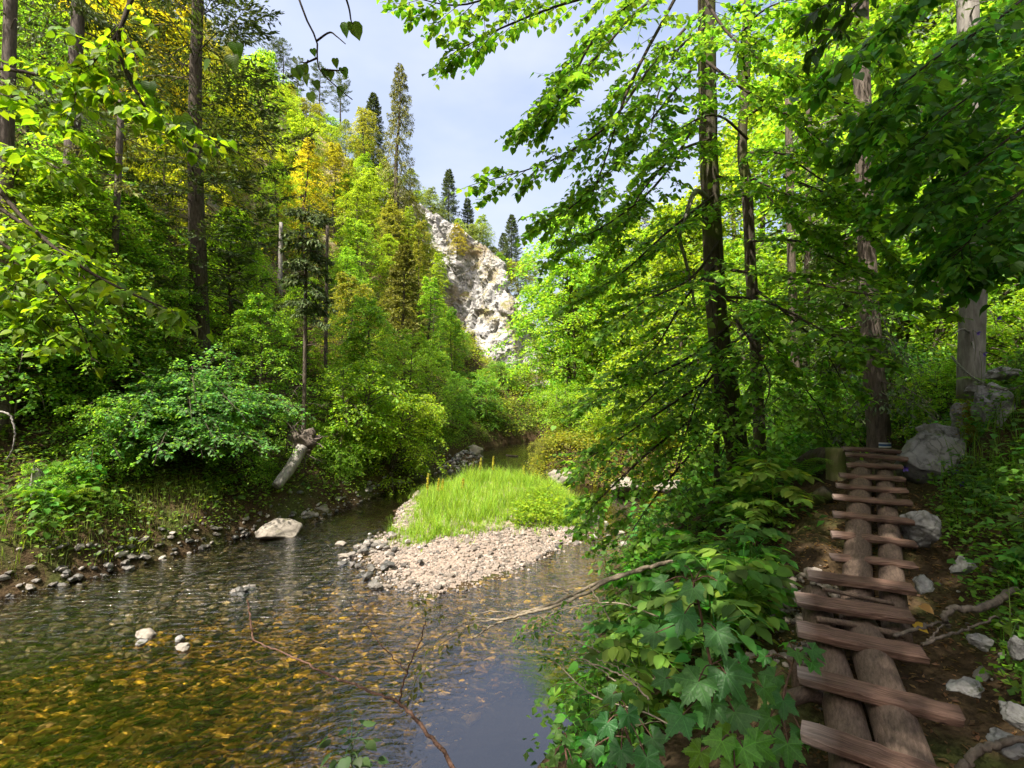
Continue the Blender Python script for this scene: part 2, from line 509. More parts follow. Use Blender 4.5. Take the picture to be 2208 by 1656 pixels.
def rock_material(name, base, dark, moss, moss_amt=0.5, scale=1.0, warm=None):
    m, n, l, out = mat(name)
    t = n.new('ShaderNodeTexCoord')
    a = N(n, 'ShaderNodeTexNoise'); a.inputs['Scale'].default_value = 2.2 * scale; a.inputs['Detail'].default_value = 8; a.inputs['Roughness'].default_value = 0.65
    b = N(n, 'ShaderNodeTexNoise'); b.inputs['Scale'].default_value = 0.8 * scale; b.inputs['Detail'].default_value = 5
    v = N(n, 'ShaderNodeTexVoronoi', feature='DISTANCE_TO_EDGE'); v.inputs['Scale'].default_value = 2.4 * scale
    mpv = n.new('ShaderNodeMapping'); mpv.inputs['Scale'].default_value = (1.0, 1.0, 0.55); mpv.inputs['Rotation'].default_value = (0.2, 0.5, 0.3)
    wv = N(n, 'ShaderNodeMix', data_type='RGBA'); wv.inputs['Factor'].default_value = 0.12
    for x in (a, b): l.new(t.outputs['Object'], x.inputs['Vector'])
    l.new(t.outputs['Object'], mpv.inputs['Vector']); l.new(mpv.outputs['Vector'], wv.inputs['A']); l.new(a.outputs['Color'], wv.inputs['B'])
    l.new(wv.outputs['Result'], v.inputs['Vector'])
    r = ramp(n, [(0.30, dark), (0.48, base), (0.75, tuple(min(1, x * 1.25) for x in base))])
    l.new(a.outputs['Fac'], r.inputs['Fac'])
    cr_ = ramp(n, [(0.0, (0.35, 0.33, 0.31)), (0.035, (1, 1, 1))])
    l.new(v.outputs['Distance'], cr_.inputs['Fac'])
    mu = N(n, 'ShaderNodeMix', data_type='RGBA', blend_type='MULTIPLY'); mu.inputs['Factor'].default_value = 0.55
    l.new(r.outputs['Color'], mu.inputs['A']); l.new(cr_.outputs['Color'], mu.inputs['B'])
    src = mu.outputs['Result']
    if warm:
        rw = ramp(n, [(0.52, (0, 0, 0)), (0.70, (1, 1, 1))])
        l.new(b.outputs['Fac'], rw.inputs['Fac'])
        mw = N(n, 'ShaderNodeMix', data_type='RGBA'); mw.inputs['B'].default_value = (*warm, 1)
        l.new(rw.outputs['Color'], mw.inputs['Factor']); l.new(src, mw.inputs['A']); src = mw.outputs['Result']
    if moss_amt > 0:
        ge = n.new('ShaderNodeNewGeometry'); sx = n.new('ShaderNodeSeparateXYZ')
        l.new(ge.outputs['Normal'], sx.inputs['Vector'])
        ad = N(n, 'ShaderNodeMath', operation='MULTIPLY_ADD'); ad.inputs[1].default_value = 0.35; l.new(sx.outputs['Z'], ad.inputs[0]); l.new(b.outputs['Fac'], ad.inputs[2])
        lo = 0.98 - 0.4 * moss_amt
        rm = ramp(n, [(lo - 0.08, (0, 0, 0)), (min(1, lo + 0.06), (1, 1, 1))])
        l.new(ad.outputs[0], rm.inputs['Fac'])
        mm = N(n, 'ShaderNodeMix', data_type='RGBA'); mm.inputs['B'].default_value = (*moss, 1)
        l.new(rm.outputs['Color'], mm.inputs['Factor']); l.new(src, mm.inputs['A']); src = mm.outputs['Result']
    pb = N(n, 'ShaderNodeBsdfPrincipled'); pb.inputs['Roughness'].default_value = 0.85; pb.inputs['Specular IOR Level'].default_value = 0.25
    l.new(src, pb.inputs['Base Color'])
    hm = N(n, 'ShaderNodeMath', operation='MULTIPLY_ADD'); hm.inputs[1].default_value = 0.25
    l.new(cr_.outputs['Color'], hm.inputs[0]); l.new(a.outputs['Fac'], hm.inputs[2])
    bp = n.new('ShaderNodeBump'); bp.inputs['Strength'].default_value = 0.8; bp.inputs['Distance'].default_value = 0.08 / scale
    l.new(hm.outputs[0], bp.inputs['Height']); l.new(bp.outputs['Normal'], pb.inputs['Normal'])
    l.new(pb.outputs[0], out.inputs['Surface'])
    return m


M['cliff'] = rock_material('cliff', (0.33, 0.32, 0.31), (0.12, 0.118, 0.12), (0.13, 0.125, 0.04), 0.55, 0.6, warm=(0.27, 0.19, 0.09))
M['rock'] = rock_material('rock', (0.20, 0.195, 0.188), (0.045, 0.042, 0.040), (0.030, 0.034, 0.010), 0.3, 3.0)
M['boulder'] = rock_material('boulder', (0.22, 0.195, 0.165), (0.12, 0.105, 0.08), (0.08, 0.08, 0.028), 0.2, 3.0)


def stone_material(name, stops, rough=0.8, patch=None):
    m, n, l, out = mat(name)
    oi = n.new('ShaderNodeObjectInfo'); ge = n.new('ShaderNodeNewGeometry')
    t = n.new('ShaderNodeTexCoord')
    ad = N(n, 'ShaderNodeMath', operation='ADD'); l.new(oi.outputs['Random'], ad.inputs[0]); l.new(ge.outputs['Random Per Island'], ad.inputs[1])
    fr = N(n, 'ShaderNodeMath', operation='FRACT'); l.new(ad.outputs[0], fr.inputs[0])
    r = ramp(n, stops); l.new(fr.outputs[0], r.inputs['Fac'])
    a = N(n, 'ShaderNodeTexNoise'); a.inputs['Scale'].default_value = 14; a.inputs['Detail'].default_value = 5
    l.new(t.outputs['Object'], a.inputs['Vector'])
    rr = ramp(n, [(0.3, (0.55, 0.53, 0.5)), (0.7, (1.15, 1.15, 1.15))]); l.new(a.outputs['Fac'], rr.inputs['Fac'])
    mu = N(n, 'ShaderNodeMix', data_type='RGBA', blend_type='MULTIPLY'); mu.inputs['Factor'].default_value = 1
    l.new(r.outputs['Color'], mu.inputs['A']); l.new(rr.outputs['Color'], mu.inputs['B'])
    src = mu.outputs['Result']
    if patch:          # algae and silt in broad patches
        ge2 = n.new('ShaderNodeNewGeometry'); p_ = N(n, 'ShaderNodeTexNoise'); p_.inputs['Scale'].default_value = 0.9; p_.inputs['Detail'].default_value = 4; p_.inputs['Roughness'].default_value = 0.65
        l.new(ge2.outputs['Position'], p_.inputs['Vector'])
        rp_ = ramp(n, [(0.36, patch), (0.56, (1, 1, 1))]); l.new(p_.outputs['Fac'], rp_.inputs['Fac'])
        mu2 = N(n, 'ShaderNodeMix', data_type='RGBA', blend_type='MULTIPLY'); mu2.inputs['Factor'].default_value = 1
        l.new(src, mu2.inputs['A']); l.new(rp_.outputs['Color'], mu2.inputs['B']); src = mu2.outputs['Result']
    pb = N(n, 'ShaderNodeBsdfPrincipled'); pb.inputs['Roughness'].default_value = rough
    l.new(src, pb.inputs['Base Color'])
    bp = n.new('ShaderNodeBump'); bp.inputs['Strength'].default_value = 0.4; bp.inputs['Distance'].default_value = 0.02
    l.new(a.outputs['Fac'], bp.inputs['Height']); l.new(bp.outputs['Normal'], pb.inputs['Normal'])
    l.new(pb.outputs[0], out.inputs['Surface'])
    return m


M['stone'] = stone_material('stone', [(0.0, (0.085, 0.077, 0.07)), (0.25, (0.18, 0.15, 0.125)), (0.6, (0.25, 0.205, 0.172)), (0.85, (0.33, 0.28, 0.245)), (1.0, (0.15, 0.125, 0.108))])
M['bed_stone'] = stone_material('bed_stone', [(0.0, (0.030, 0.020, 0.008)), (0.35, (0.085, 0.052, 0.015)), (0.55, (0.20, 0.125, 0.025)), (0.72, (0.52, 0.34, 0.045)), (0.90, (0.85, 0.62, 0.08)), (1.0, (0.55, 0.42, 0.28))], patch=(0.42, 0.36, 0.28))
M['wet_stone'] = stone_material('wet_stone', [(0.0, (0.05, 0.05, 0.048)), (0.5, (0.16, 0.145, 0.13)), (0.85, (0.26, 0.235, 0.21)), (1.0, (0.36, 0.33, 0.30))], rough=0.4)


def ground_material():
    m, n, l, out = mat('ground')
    t = n.new('ShaderNodeTexCoord')
    a = N(n, 'ShaderNodeTexNoise'); a.inputs['Scale'].default_value = 1.1; a.inputs['Detail'].default_value = 7; a.inputs['Roughness'].default_value = 0.62
    b = N(n, 'ShaderNodeTexNoise'); b.inputs['Scale'].default_value = 26; b.inputs['Detail'].default_value = 5; b.inputs['Roughness'].default_value = 0.7
    c = N(n, 'ShaderNodeTexNoise'); c.inputs['Scale'].default_value = 0.22; c.inputs['Detail'].default_value = 4
    for x in (a, b, c): l.new(t.outputs['Object'], x.inputs['Vector'])
    r = ramp(n, [(0.32, (0.030, 0.022, 0.014)), (0.5, (0.075, 0.052, 0.030)), (0.62, (0.06, 0.07, 0.022)), (0.75, (0.09, 0.10, 0.03))])
    l.new(a.outputs['Fac'], r.inputs['Fac'])
    rb = ramp(n, [(0.35, (0.45, 0.42, 0.4)), (0.7, (1.5, 1.45, 1.35))]); l.new(b.outputs['Fac'], rb.inputs['Fac'])
    mu = N(n, 'ShaderNodeMix', data_type='RGBA', blend_type='MULTIPLY'); mu.inputs['Factor'].default_value = 1
    l.new(r.outputs['Color'], mu.inputs['A']); l.new(rb.outputs['Color'], mu.inputs['B'])
    # dry grass and pale scree high on the hillside
    sx = n.new('ShaderNodeSeparateXYZ'); l.new(t.outputs['Object'], sx.inputs['Vector'])
    hz = N(n, 'ShaderNodeMapRange'); hz.inputs['From Min'].default_value = 7; hz.inputs['From Max'].default_value = 16
    l.new(sx.outputs['Z'], hz.inputs['Value'])
    rd = ramp(n, [(0.40, (0.15, 0.14, 0.045)), (0.52, (0.24, 0.19, 0.08)), (0.60, (0.34, 0.29, 0.20)), (0.72, (0.42, 0.38, 0.33))])
    l.new(a.outputs['Fac'], rd.inputs['Fac'])
    mh = N(n, 'ShaderNodeMix', data_type='RGBA'); l.new(hz.outputs['Result'], mh.inputs['Factor'])
    l.new(mu.outputs['Result'], mh.inputs['A']); l.new(rd.outputs['Color'], mh.inputs['B'])
    pb = N(n, 'ShaderNodeBsdfPrincipled'); pb.inputs['Roughness'].default_value = 0.95; pb.inputs['Specular IOR Level'].default_value = 0.1
    l.new(mh.outputs['Result'], pb.inputs['Base Color'])
    bp = n.new('ShaderNodeBump'); bp.inputs['Strength'].default_value = 0.9; bp.inputs['Distance'].default_value = 0.05
    l.new(b.outputs['Fac'], bp.inputs['Height']); l.new(bp.outputs['Normal'], pb.inputs['Normal'])
    l.new(pb.outputs[0], out.inputs['Surface'])
    return m


M['ground'] = ground_material()


def bed_material():
    m, n, l, out = mat('riverbed')
    t = n.new('ShaderNodeTexCoord')
    v = N(n, 'ShaderNodeTexVoronoi'); v.inputs['Scale'].default_value = 9
    b = N(n, 'ShaderNodeTexNoise'); b.inputs['Scale'].default_value = 5; b.inputs['Detail'].default_value = 6
    l.new(t.outputs['Object'], v.inputs['Vector']); l.new(t.outputs['Object'], b.inputs['Vector'])
    r = ramp(n, [(0.3, (0.06, 0.04, 0.015)), (0.55, (0.20, 0.13, 0.035)), (0.75, (0.32, 0.21, 0.06))])
    l.new(b.outputs['Fac'], r.inputs['Fac'])
    # dimness of the deep pool put into the bed colour
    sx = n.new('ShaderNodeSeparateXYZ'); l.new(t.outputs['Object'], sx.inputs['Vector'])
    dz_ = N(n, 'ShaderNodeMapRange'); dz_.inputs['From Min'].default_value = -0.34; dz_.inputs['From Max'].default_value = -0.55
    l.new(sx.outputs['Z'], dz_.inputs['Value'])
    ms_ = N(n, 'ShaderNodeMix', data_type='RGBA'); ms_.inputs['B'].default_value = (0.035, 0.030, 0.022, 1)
    # shade over the left channel, put into the bed colour past a slanting edge
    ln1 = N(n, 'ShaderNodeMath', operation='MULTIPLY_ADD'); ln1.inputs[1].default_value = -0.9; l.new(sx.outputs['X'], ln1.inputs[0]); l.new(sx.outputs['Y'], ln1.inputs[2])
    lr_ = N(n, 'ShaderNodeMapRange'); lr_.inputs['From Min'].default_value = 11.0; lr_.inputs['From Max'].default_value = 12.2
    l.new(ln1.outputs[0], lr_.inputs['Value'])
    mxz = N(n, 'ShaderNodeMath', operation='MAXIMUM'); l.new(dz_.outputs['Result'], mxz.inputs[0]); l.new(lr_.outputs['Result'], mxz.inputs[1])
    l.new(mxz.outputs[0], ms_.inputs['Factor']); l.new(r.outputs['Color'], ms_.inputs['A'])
    pb = N(n, 'ShaderNodeBsdfPrincipled'); pb.inputs['Roughness'].default_value = 0.9
    l.new(ms_.outputs['Result'], pb.inputs['Base Color'])
    bp = n.new('ShaderNodeBump'); bp.inputs['Strength'].default_value = 0.8; bp.inputs['Distance'].default_value = 0.05
    l.new(v.outputs['Distance'], bp.inputs['Height']); l.new(bp.outputs['Normal'], pb.inputs['Normal'])
    l.new(pb.outputs[0], out.inputs['Surface'])
    return m


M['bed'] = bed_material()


def water_material():
    m, n, l, out = mat('water')
    t = n.new('ShaderNodeTexCoord')
    # ripples stretched across the current
    mp1 = n.new('ShaderNodeMapping'); mp1.inputs['Rotation'].default_value = (0, 0, math.radians(-28)); mp1.inputs['Scale'].default_value = (1.5, 4.6, 1)
    l.new(t.outputs['Object'], mp1.inputs['Vector'])
    a = N(n, 'ShaderNodeTexNoise'); a.inputs['Scale'].default_value = 2.6; a.inputs['Detail'].default_value = 4; a.inputs['Distortion'].default_value = 0.6
    l.new(mp1.outputs['Vector'], a.inputs['Vector'])
    b = N(n, 'ShaderNodeTexNoise'); b.inputs['Scale'].default_value = 16; b.inputs['Detail'].default_value = 3
    l.new(t.outputs['Object'], b.inputs['Vector'])
    mx = N(n, 'ShaderNodeMath', operation='MULTIPLY_ADD'); mx.inputs[1].default_value = 0.3
    l.new(b.outputs['Fac'], mx.inputs[0]); l.new(a.outputs['Fac'], mx.inputs[2])
    # a riffle over the shallows, a calm pool under the near bank
    sx = n.new('ShaderNodeSeparateXYZ'); l.new(t.outputs['Object'], sx.inputs['Vector'])
    d1 = N(n, 'ShaderNodeMath', operation='SUBTRACT'); l.new(sx.outputs['X'], d1.inputs[0]); d1.inputs[1].default_value = 0.35
    d2 = N(n, 'ShaderNodeMath', operation='SUBTRACT'); l.new(sx.outputs['Y'], d2.inputs[0]); d2.inputs[1].default_value = 4.3
    p1 = N(n, 'ShaderNodeMath', operation='MULTIPLY'); l.new(d1.outputs[0], p1.inputs[0]); l.new(d1.outputs[0], p1.inputs[1])
    p2 = N(n, 'ShaderNodeMath', operation='MULTIPLY'); l.new(d2.outputs[0], p2.inputs[0]); l.new(d2.outputs[0], p2.inputs[1])
    p3 = N(n, 'ShaderNodeMath', operation='MULTIPLY'); l.new(p2.outputs[0], p3.inputs[0]); p3.inputs[1].default_value = 0.5
    sm = N(n, 'ShaderNodeMath', operation='ADD'); l.new(p1.outputs[0], sm.inputs[0]); l.new(p3.outputs[0], sm.inputs[1])
    st = N(n, 'ShaderNodeMapRange'); st.inputs['From Min'].default_value = 0.5; st.inputs['From Max'].default_value = 3.2
    st.inputs['To Min'].default_value = 0.05; st.inputs['To Max'].default_value = 0.75
    l.new(sm.outputs[0], st.inputs['Value'])
    # farther reach runs smoother
    fy = N(n, 'ShaderNodeMapRange'); fy.inputs['From Min'].default_value = 10; fy.inputs['From Max'].default_value = 13
    fy.inputs['To Min'].default_value = 1.0; fy.inputs['To Max'].default_value = 0.22
    l.new(sx.outputs['Y'], fy.inputs['Value'])
    fn = N(n, 'ShaderNodeMapRange'); fn.inputs['From Min'].default_value = 5.2; fn.inputs['From Max'].default_value = 7.4; fn.inputs['To Min'].default_value = 0.35; fn.inputs['To Max'].default_value = 1.25
    l.new(sx.outputs['Y'], fn.inputs['Value'])
    ml0 = N(n, 'ShaderNodeMath', operation='MULTIPLY'); l.new(fn.outputs['Result'], ml0.inputs[0]); l.new(fy.outputs['Result'], ml0.inputs[1])
    ml = N(n, 'ShaderNodeMath', operation='MULTIPLY'); l.new(st.outputs['Result'], ml.inputs[0]); l.new(ml0.outputs[0], ml.inputs[1])
    bp = n.new('ShaderNodeBump'); bp.inputs['Distance'].default_value = 0.06
    l.new(ml.outputs[0], bp.inputs['Strength']); l.new(mx.outputs[0], bp.inputs['Height'])
    fr = n.new('ShaderNodeFresnel'); fr.inputs['IOR'].default_value = 2.2; l.new(bp.outputs['Normal'], fr.inputs['Normal'])
    gl = n.new('ShaderNodeBsdfGlossy'); gl.inputs['Roughness'].default_value = 0.04; gl.inputs['Color'].default_value = (0.95, 0.97, 1, 1)
    l.new(bp.outputs['Normal'], gl.inputs['Normal'])
    tr = n.new('ShaderNodeBsdfTransparent'); tr.inputs['Color'].default_value = (0.95, 0.86, 0.60, 1)
    ms = n.new('ShaderNodeMixShader'); l.new(fr.outputs[0], ms.inputs['Fac']); l.new(tr.outputs[0], ms.inputs[1]); l.new(gl.outputs[0], ms.inputs[2])
    l.new(ms.outputs[0], out.inputs['Surface'])
    return m


M['water'] = water_material()


def plank_material():
    m, n, l, out = mat('plank')
    t = n.new('ShaderNodeTexCoord'); oi = n.new('ShaderNodeObjectInfo')
    ad = N(n, 'ShaderNodeVectorMath', operation='ADD'); l.new(t.outputs['Object'], ad.inputs[0])
    sc = N(n, 'ShaderNodeVectorMath', operation='SCALE'); sc.inputs[0].default_value = (7, 3, 5); l.new(oi.outputs['Random'], sc.inputs['Scale'])
    l.new(sc.outputs[0], ad.inputs[1])
    mp_ = n.new('ShaderNodeMapping'); mp_.inputs['Scale'].default_value = (1.6, 44, 44); l.new(ad.outputs[0], mp_.inputs['Vector'])
    a = N(n, 'ShaderNodeTexNoise'); a.inputs['Scale'].default_value = 2.0; a.inputs['Detail'].default_value = 6; a.inputs['Distortion'].default_value = 1.0
    b = N(n, 'ShaderNodeTexNoise'); b.inputs['Scale'].default_value = 5.0; b.inputs['Detail'].default_value = 4
    l.new(mp_.outputs[0], a.inputs['Vector']); l.new(ad.outputs[0], b.inputs['Vector'])
    r = ramp(n, [(0.3, (0.050, 0.028, 0.021)), (0.5, (0.13, 0.076, 0.057)), (0.75, (0.22, 0.14, 0.11))]); l.new(a.outputs['Fac'], r.inputs['Fac'])
    rb = ramp(n, [(0.35, (0.6, 0.58, 0.56)), (0.7, (1.15, 1.12, 1.1))]); l.new(b.outputs['Fac'], rb.inputs['Fac'])
    mu = N(n, 'ShaderNodeMix', data_type='RGBA', blend_type='MULTIPLY'); mu.inputs['Factor'].default_value = 1
    l.new(r.outputs['Color'], mu.inputs['A']); l.new(rb.outputs['Color'], mu.inputs['B'])
    # worn pale left ends
    sx = n.new('ShaderNodeSeparateXYZ'); l.new(t.outputs['Object'], sx.inputs['Vector'])
    ed = N(n, 'ShaderNodeMapRange'); ed.inputs['From Min'].default_value = -0.19; ed.inputs['From Max'].default_value = -0.31
    l.new(sx.outputs['X'], ed.inputs['Value'])
    nm = N(n, 'ShaderNodeMath', operation='MULTIPLY'); l.new(ed.outputs[0], nm.inputs[0]); l.new(a.outputs['Fac'], nm.inputs[1])
    mw = N(n, 'ShaderNodeMix', data_type='RGBA'); mw.inputs['B'].default_value = (0.40, 0.32, 0.29, 1)
    l.new(nm.outputs[0], mw.inputs['Factor']); l.new(mu.outputs['Result'], mw.inputs['A'])
    pb = N(n, 'ShaderNodeBsdfPrincipled'); pb.inputs['Roughness'].default_value = 0.75; pb.inputs['Specular IOR Level'].default_value = 0.25
    l.new(mw.outputs['Result'], pb.inputs['Base Color'])
    bp = n.new('ShaderNodeBump'); bp.inputs['Strength'].default_value = 0.6; bp.inputs['Distance'].default_value = 0.012
    l.new(a.outputs['Fac'], bp.inputs['Height']); l.new(bp.outputs['Normal'], pb.inputs['Normal'])
    l.new(pb.outputs[0], out.inputs['Surface'])
    return m


M['plank'] = plank_material()


def plain(name, col, rough=0.6, metal=0.0):
    m, n, l, out = mat(name)
    pb = N(n, 'ShaderNodeBsdfPrincipled'); pb.inputs['Base Color'].default_value = (*col, 1)
    pb.inputs['Roughness'].default_value = rough; pb.inputs['Metallic'].default_value = metal
    l.new(pb.outputs[0], out.inputs['Surface'])
    return m


M['white_paint'] = plain('white_paint', (0.75, 0.77, 0.78))
M['blue_paint'] = plain('blue_paint', (0.02, 0.10, 0.30))
M['chain'] = plain('chain_metal', (0.16, 0.14, 0.13), 0.45, 0.8)
M['petal'] = leaf_material('petal', trans=0.3, tmul=(1.2, 1.2, 1.2), hue=0.01, val=0.2)

# ------------------------------------------------------------------ terrain
LEFT = np.array([(-16, -12), (-12, 0), (-9.6, 5.5), (-7.9, 7.6), (-7.1, 8.4), (-6.3, 9.6), (-5.6, 10.9), (-4.65, 12.2), (-3.95, 14.8), (-3.2, 17.3),
                 (-2.4, 20.5), (-1.9, 23.8), (-0.6, 27), (1.5, 29.5), (6, 32), (14, 34), (34, 36)], float)
RIGHT = np.array([(34, 31), (14, 29.5), (6, 28), (3.2, 26), (1.6, 22.5), (0.9, 19.5), (1.0, 17.2), (2.6, 16), (4.6, 15), (5, 13.2), (3.8, 11.6), (2.2, 10), (1.5, 8),
                  (1.0, 6), (0.5, 4.6), (-0.5, 3.4), (-2.5, 2.4), (-6, 0.5), (-9, -5), (-12, -12)], float)
BAR = np.array([(-2.75, 9.4), (-1.9, 8.1), (-1.2, 7.75), (0.0, 8.7), (1.0, 9.9), (1.6, 10.9), (1.9, 13), (1.2, 16.2), (-0.3, 18.2), (-2.0, 16.8), (-2.9, 15), (-3.0, 12.6), (-2.7, 11)], float)
GRASS = np.array([(-2.25, 9.9), (-1.8, 9.55), (-0.9, 10.0), (0.2, 10.6), (1.1, 11.3), (1.6, 12.6), (1.3, 15.6), (-0.3, 17.4), (-1.7, 16.4), (-2.65, 14.8), (-2.7, 12.3)], float)
PATH = np.array([(-3.2, -5, 1.8), (0.2, 0, 1.72), (1.46, 1.86, 1.60), (2.6, 3.4, 1.74), (3.96, 5.4, 2.26), (5.9, 8, 2.2), (8.8, 12, 2.1), (15, 20, 2.6), (27, 32, 4)], float)


def seg_dist(x, y, a, b):
    ab = b - a; L = ab @ ab
    t = np.clip(((x - a[0]) * ab[0] + (y - a[1]) * ab[1]) / L, 0, 1)
    dx, dy = x - a[0] - t * ab[0], y - a[1] - t * ab[1]
    return np.hypot(dx, dy), t, (ab[0] * (y - a[1]) - ab[1] * (x - a[0])) / math.sqrt(L)


def chain_dist(x, y, pts, closed=False):
    d = np.full(np.shape(x), 1e9)
    m = len(pts)
    for i in range(m if closed else m - 1):
        dd, _, _ = seg_dist(x, y, pts[i], pts[(i + 1) % m])
        d = np.minimum(d, dd)
    return d


def inside(x, y, poly):
    c = np.zeros(np.shape(x), bool); m = len(poly)
    for i in range(m):
        (x1, y1), (x2, y2) = poly[i], poly[(i + 1) % m]
        if y1 == y2: continue
        c ^= ((y1 > y) != (y2 > y)) & (x < (x2 - x1) / (y2 - y1) * (y - y1) + x1)
    return c


RIVER = np.vstack([LEFT, RIGHT])
CREST_X = [-70, -40, -24, -16, -9.6, -5, -2.0, 0.5, 3.0, 6.0, 60]
CREST_Z = [46, 42, 32.0, 24.5, 16.5, 8.5, 4.5, 2.5, 1.6, 1.2, 1.2]


def ground_z(x, y):
    x = np.asarray(x, float); y = np.asarray(y, float)
    q3 = np.stack([x, y, np.zeros_like(x)], -1)
    nz = fbm(q3 * 0.35, 4, 3); nf = fbm(q3 * 2.1, 3, 9)
    dl = chain_dist(x, y, LEFT); dr = chain_dist(x, y, RIGHT)
    wob = 0.22 * vnoise(q3 * 1.3, 5)
    inn = inside(x, y, RIVER)
    # left bank and hillside
    d = np.maximum(dl + wob * np.clip(dl, 0, 1), 0)
    zl = 0.42 * sstep(d / 0.5) + 0.62 * np.minimum(d, 5) + 1.13 * np.maximum(d - 5, 0)
    zl = zl * (1 + 0.08 * nz) + 0.10 * nf * sstep(d)
    cap = np.interp(x, CREST_X, CREST_Z) + 0.8 * nz - 0.75 * np.maximum(y - 50, 0)
    k = 1.5
    h = np.clip(0.5 + 0.5 * (cap - zl) / k, 0, 1)
    zl = np.where(zl > 1.5, cap * (1 - h) + zl * h - k * h * (1 - h), np.minimum(zl, np.maximum(cap, 0.6)))
    # right bank, path and slope above it
    dp = np.full(x.shape, 1e9); zp = np.zeros_like(x); sgn = np.zeros_like(x)
    for i in range(len(PATH) - 1):
        dd, t, s = seg_dist(x, y, PATH[i][:2], PATH[i + 1][:2])
        b = dd < dp
        dp = np.where(b, dd, dp); zp = np.where(b, PATH[i][2] * (1 - t) + PATH[i + 1][2] * t, zp); sgn = np.where(b, -np.sign(s), sgn)
    rise = np.maximum(dp - 0.42, 0)
    near = sstep(1 - (y - 9) / 8)
    zr_up = zp + (0.55 + 0.42 * near) * rise + 0.16 * np.maximum(rise - 4, 0) + (0.16 * nf + 0.3 * nz) * sstep(rise / 1.2)
    dd_ = np.maximum(dr + wob * np.clip(dr, 0, 1), 0)
    tt = dd_ / (dd_ + np.maximum(dp - 0.42, 0) + 1e-6)
    zr_dn = zp * (0.35 * sstep(tt * 1.6) + 0.65 * tt) + 0.07 * nf * sstep(dd_)
    zr_dn = np.maximum(zr_dn, np.where(y > 15.3, 1.25 * sstep(dd_ / 0.8) * (1 + 0.2 * nz), 0))
    zr = np.where(sgn > 0, zr_up, zr_dn) + 0.02 * nf
    # the water's bed
    dm = np.minimum(dl, dr)
    bed = -(0.10 + 0.16 * sstep(dm / 1.6)) + 0.05 * nf
    pool = np.exp(-(((x - 0.1) / 1.1) ** 2 + ((y - 4.8) / 1.6) ** 2))
    bed = bed - 0.75 * pool * sstep(dm / 0.5) - 0.12 * sstep((y - 0.9 * x - 11.4) / 1.2) * sstep((dl - 0.3) / 1.0)
    ib = inside(x, y, BAR); db = chain_dist(x, y, BAR, True)
    bar = np.where(ib, 0.01 + 0.24 * sstep(db / 1.6), -0.28 * sstep(db / 1.2)) + 0.04 * nf
    bed = np.maximum(bed, np.where(ib | (db < 1.2), bar, -9))
    # gravel shoal along the far left bank
    sh = np.exp(-(((x + 1.9) / 0.8) ** 2 + ((y - 20.6) / 2.0) ** 2)); bed = bed + 0.45 * sh
    sh2 = np.exp(-(((x + 4.6) / 1.0) ** 2 + ((y - 7.9) / 0.45) ** 2)); bed = bed + 0.17 * sh2
    return np.where(inn, bed, np.where(dl < dr, zl, zr))


def warp(lo, hi, n, c, k):
    """grid lines, dense near c"""
    a = np.arcsinh((lo - c) / k); b = np.arcsinh((hi - c) / k)
    return c + k * np.sinh(np.linspace(a, b, n))


gx = warp(-75, 75, 430, 0.5, 3.2); gy = warp(-16, 110, 430, 4.5, 4.0)
X, Y = np.meshgrid(gx, gy)
Z = ground_z(X, Y)
V = np.stack([X, Y, Z], -1).reshape(-1, 3)


def ground_z(x, y):
    """height of the built ground (bilinear in its grid)"""
    x = np.clip(np.asarray(x, float), gx[0], gx[-1] - 1e-6); y = np.clip(np.asarray(y, float), gy[0], gy[-1] - 1e-6)
    i = np.clip(np.searchsorted(gx, x) - 1, 0, len(gx) - 2); j = np.clip(np.searchsorted(gy, y) - 1, 0, len(gy) - 2)
    u = (x - gx[i]) / (gx[i + 1] - gx[i]); v = (y - gy[j]) / (gy[j + 1] - gy[j])
    return (Z[j, i] * (1 - u) + Z[j, i + 1] * u) * (1 - v) + (Z[j + 1, i] * (1 - u) + Z[j + 1, i + 1] * u) * v


def gz(x, y):
    return float(ground_z(x, y))


ni, nj = X.shape
ii = (np.arange(ni - 1)[:, None] * nj + np.arange(nj - 1)[None]).ravel()
Q = np.stack([ii, ii + 1, ii + 1 + nj, ii + nj], -1)
fx = X[:-1, :-1].ravel(); fy_ = Y[:-1, :-1].ravel()
zmx = np.maximum(np.maximum(Z[:-1, :-1], Z[1:, :-1]), np.maximum(Z[:-1, 1:], Z[1:, 1:])).ravel()
wet = inside(fx, fy_, RIVER) & (zmx < 0.01)
mbg = MB(); mbg.add(V, Q[~wet]); ground = mbg.build('ground', M['ground']); tag(ground, kind='structure')
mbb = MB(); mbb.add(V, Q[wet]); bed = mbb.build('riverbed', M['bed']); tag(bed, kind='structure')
mbw = MB()
wx = np.linspace(-16, 34, 120); wy = np.linspace(-12, 37, 120)
WX, WY = np.meshgrid(wx, wy)
wi = (np.arange(119)[:, None] * 120 + np.arange(119)[None]).ravel()
WV = np.stack([WX, WY, np.zeros_like(WX)], -1).reshape(-1, 3)
cxm = (WX[:-1, :-1] + 0.2).ravel(); cym = (WY[:-1, :-1] + 0.2).ravel()
keep = inside(cxm, cym, RIVER) | (chain_dist(cxm, cym, RIVER, True) < 0.8)
mbw.add(WV, np.stack([wi, wi + 1, wi + 121, wi + 120], -1)[keep])
water = mbw.build('water', M['water']); tag(water, kind='structure')


# ------------------------------------------------------------------ rocks
def ico(sub):
    import bmesh
    bm = bmesh.new(); bmesh.ops.create_icosphere(bm, subdivisions=sub, radius=1.0)
    v = np.array([x.co[:] for x in bm.verts]); t = np.array([[w.index for w in f.verts] for f in bm.faces])
    bm.free()
    return v, t


ICO = {k: ico(k) for k in (1, 2, 4, 5)}


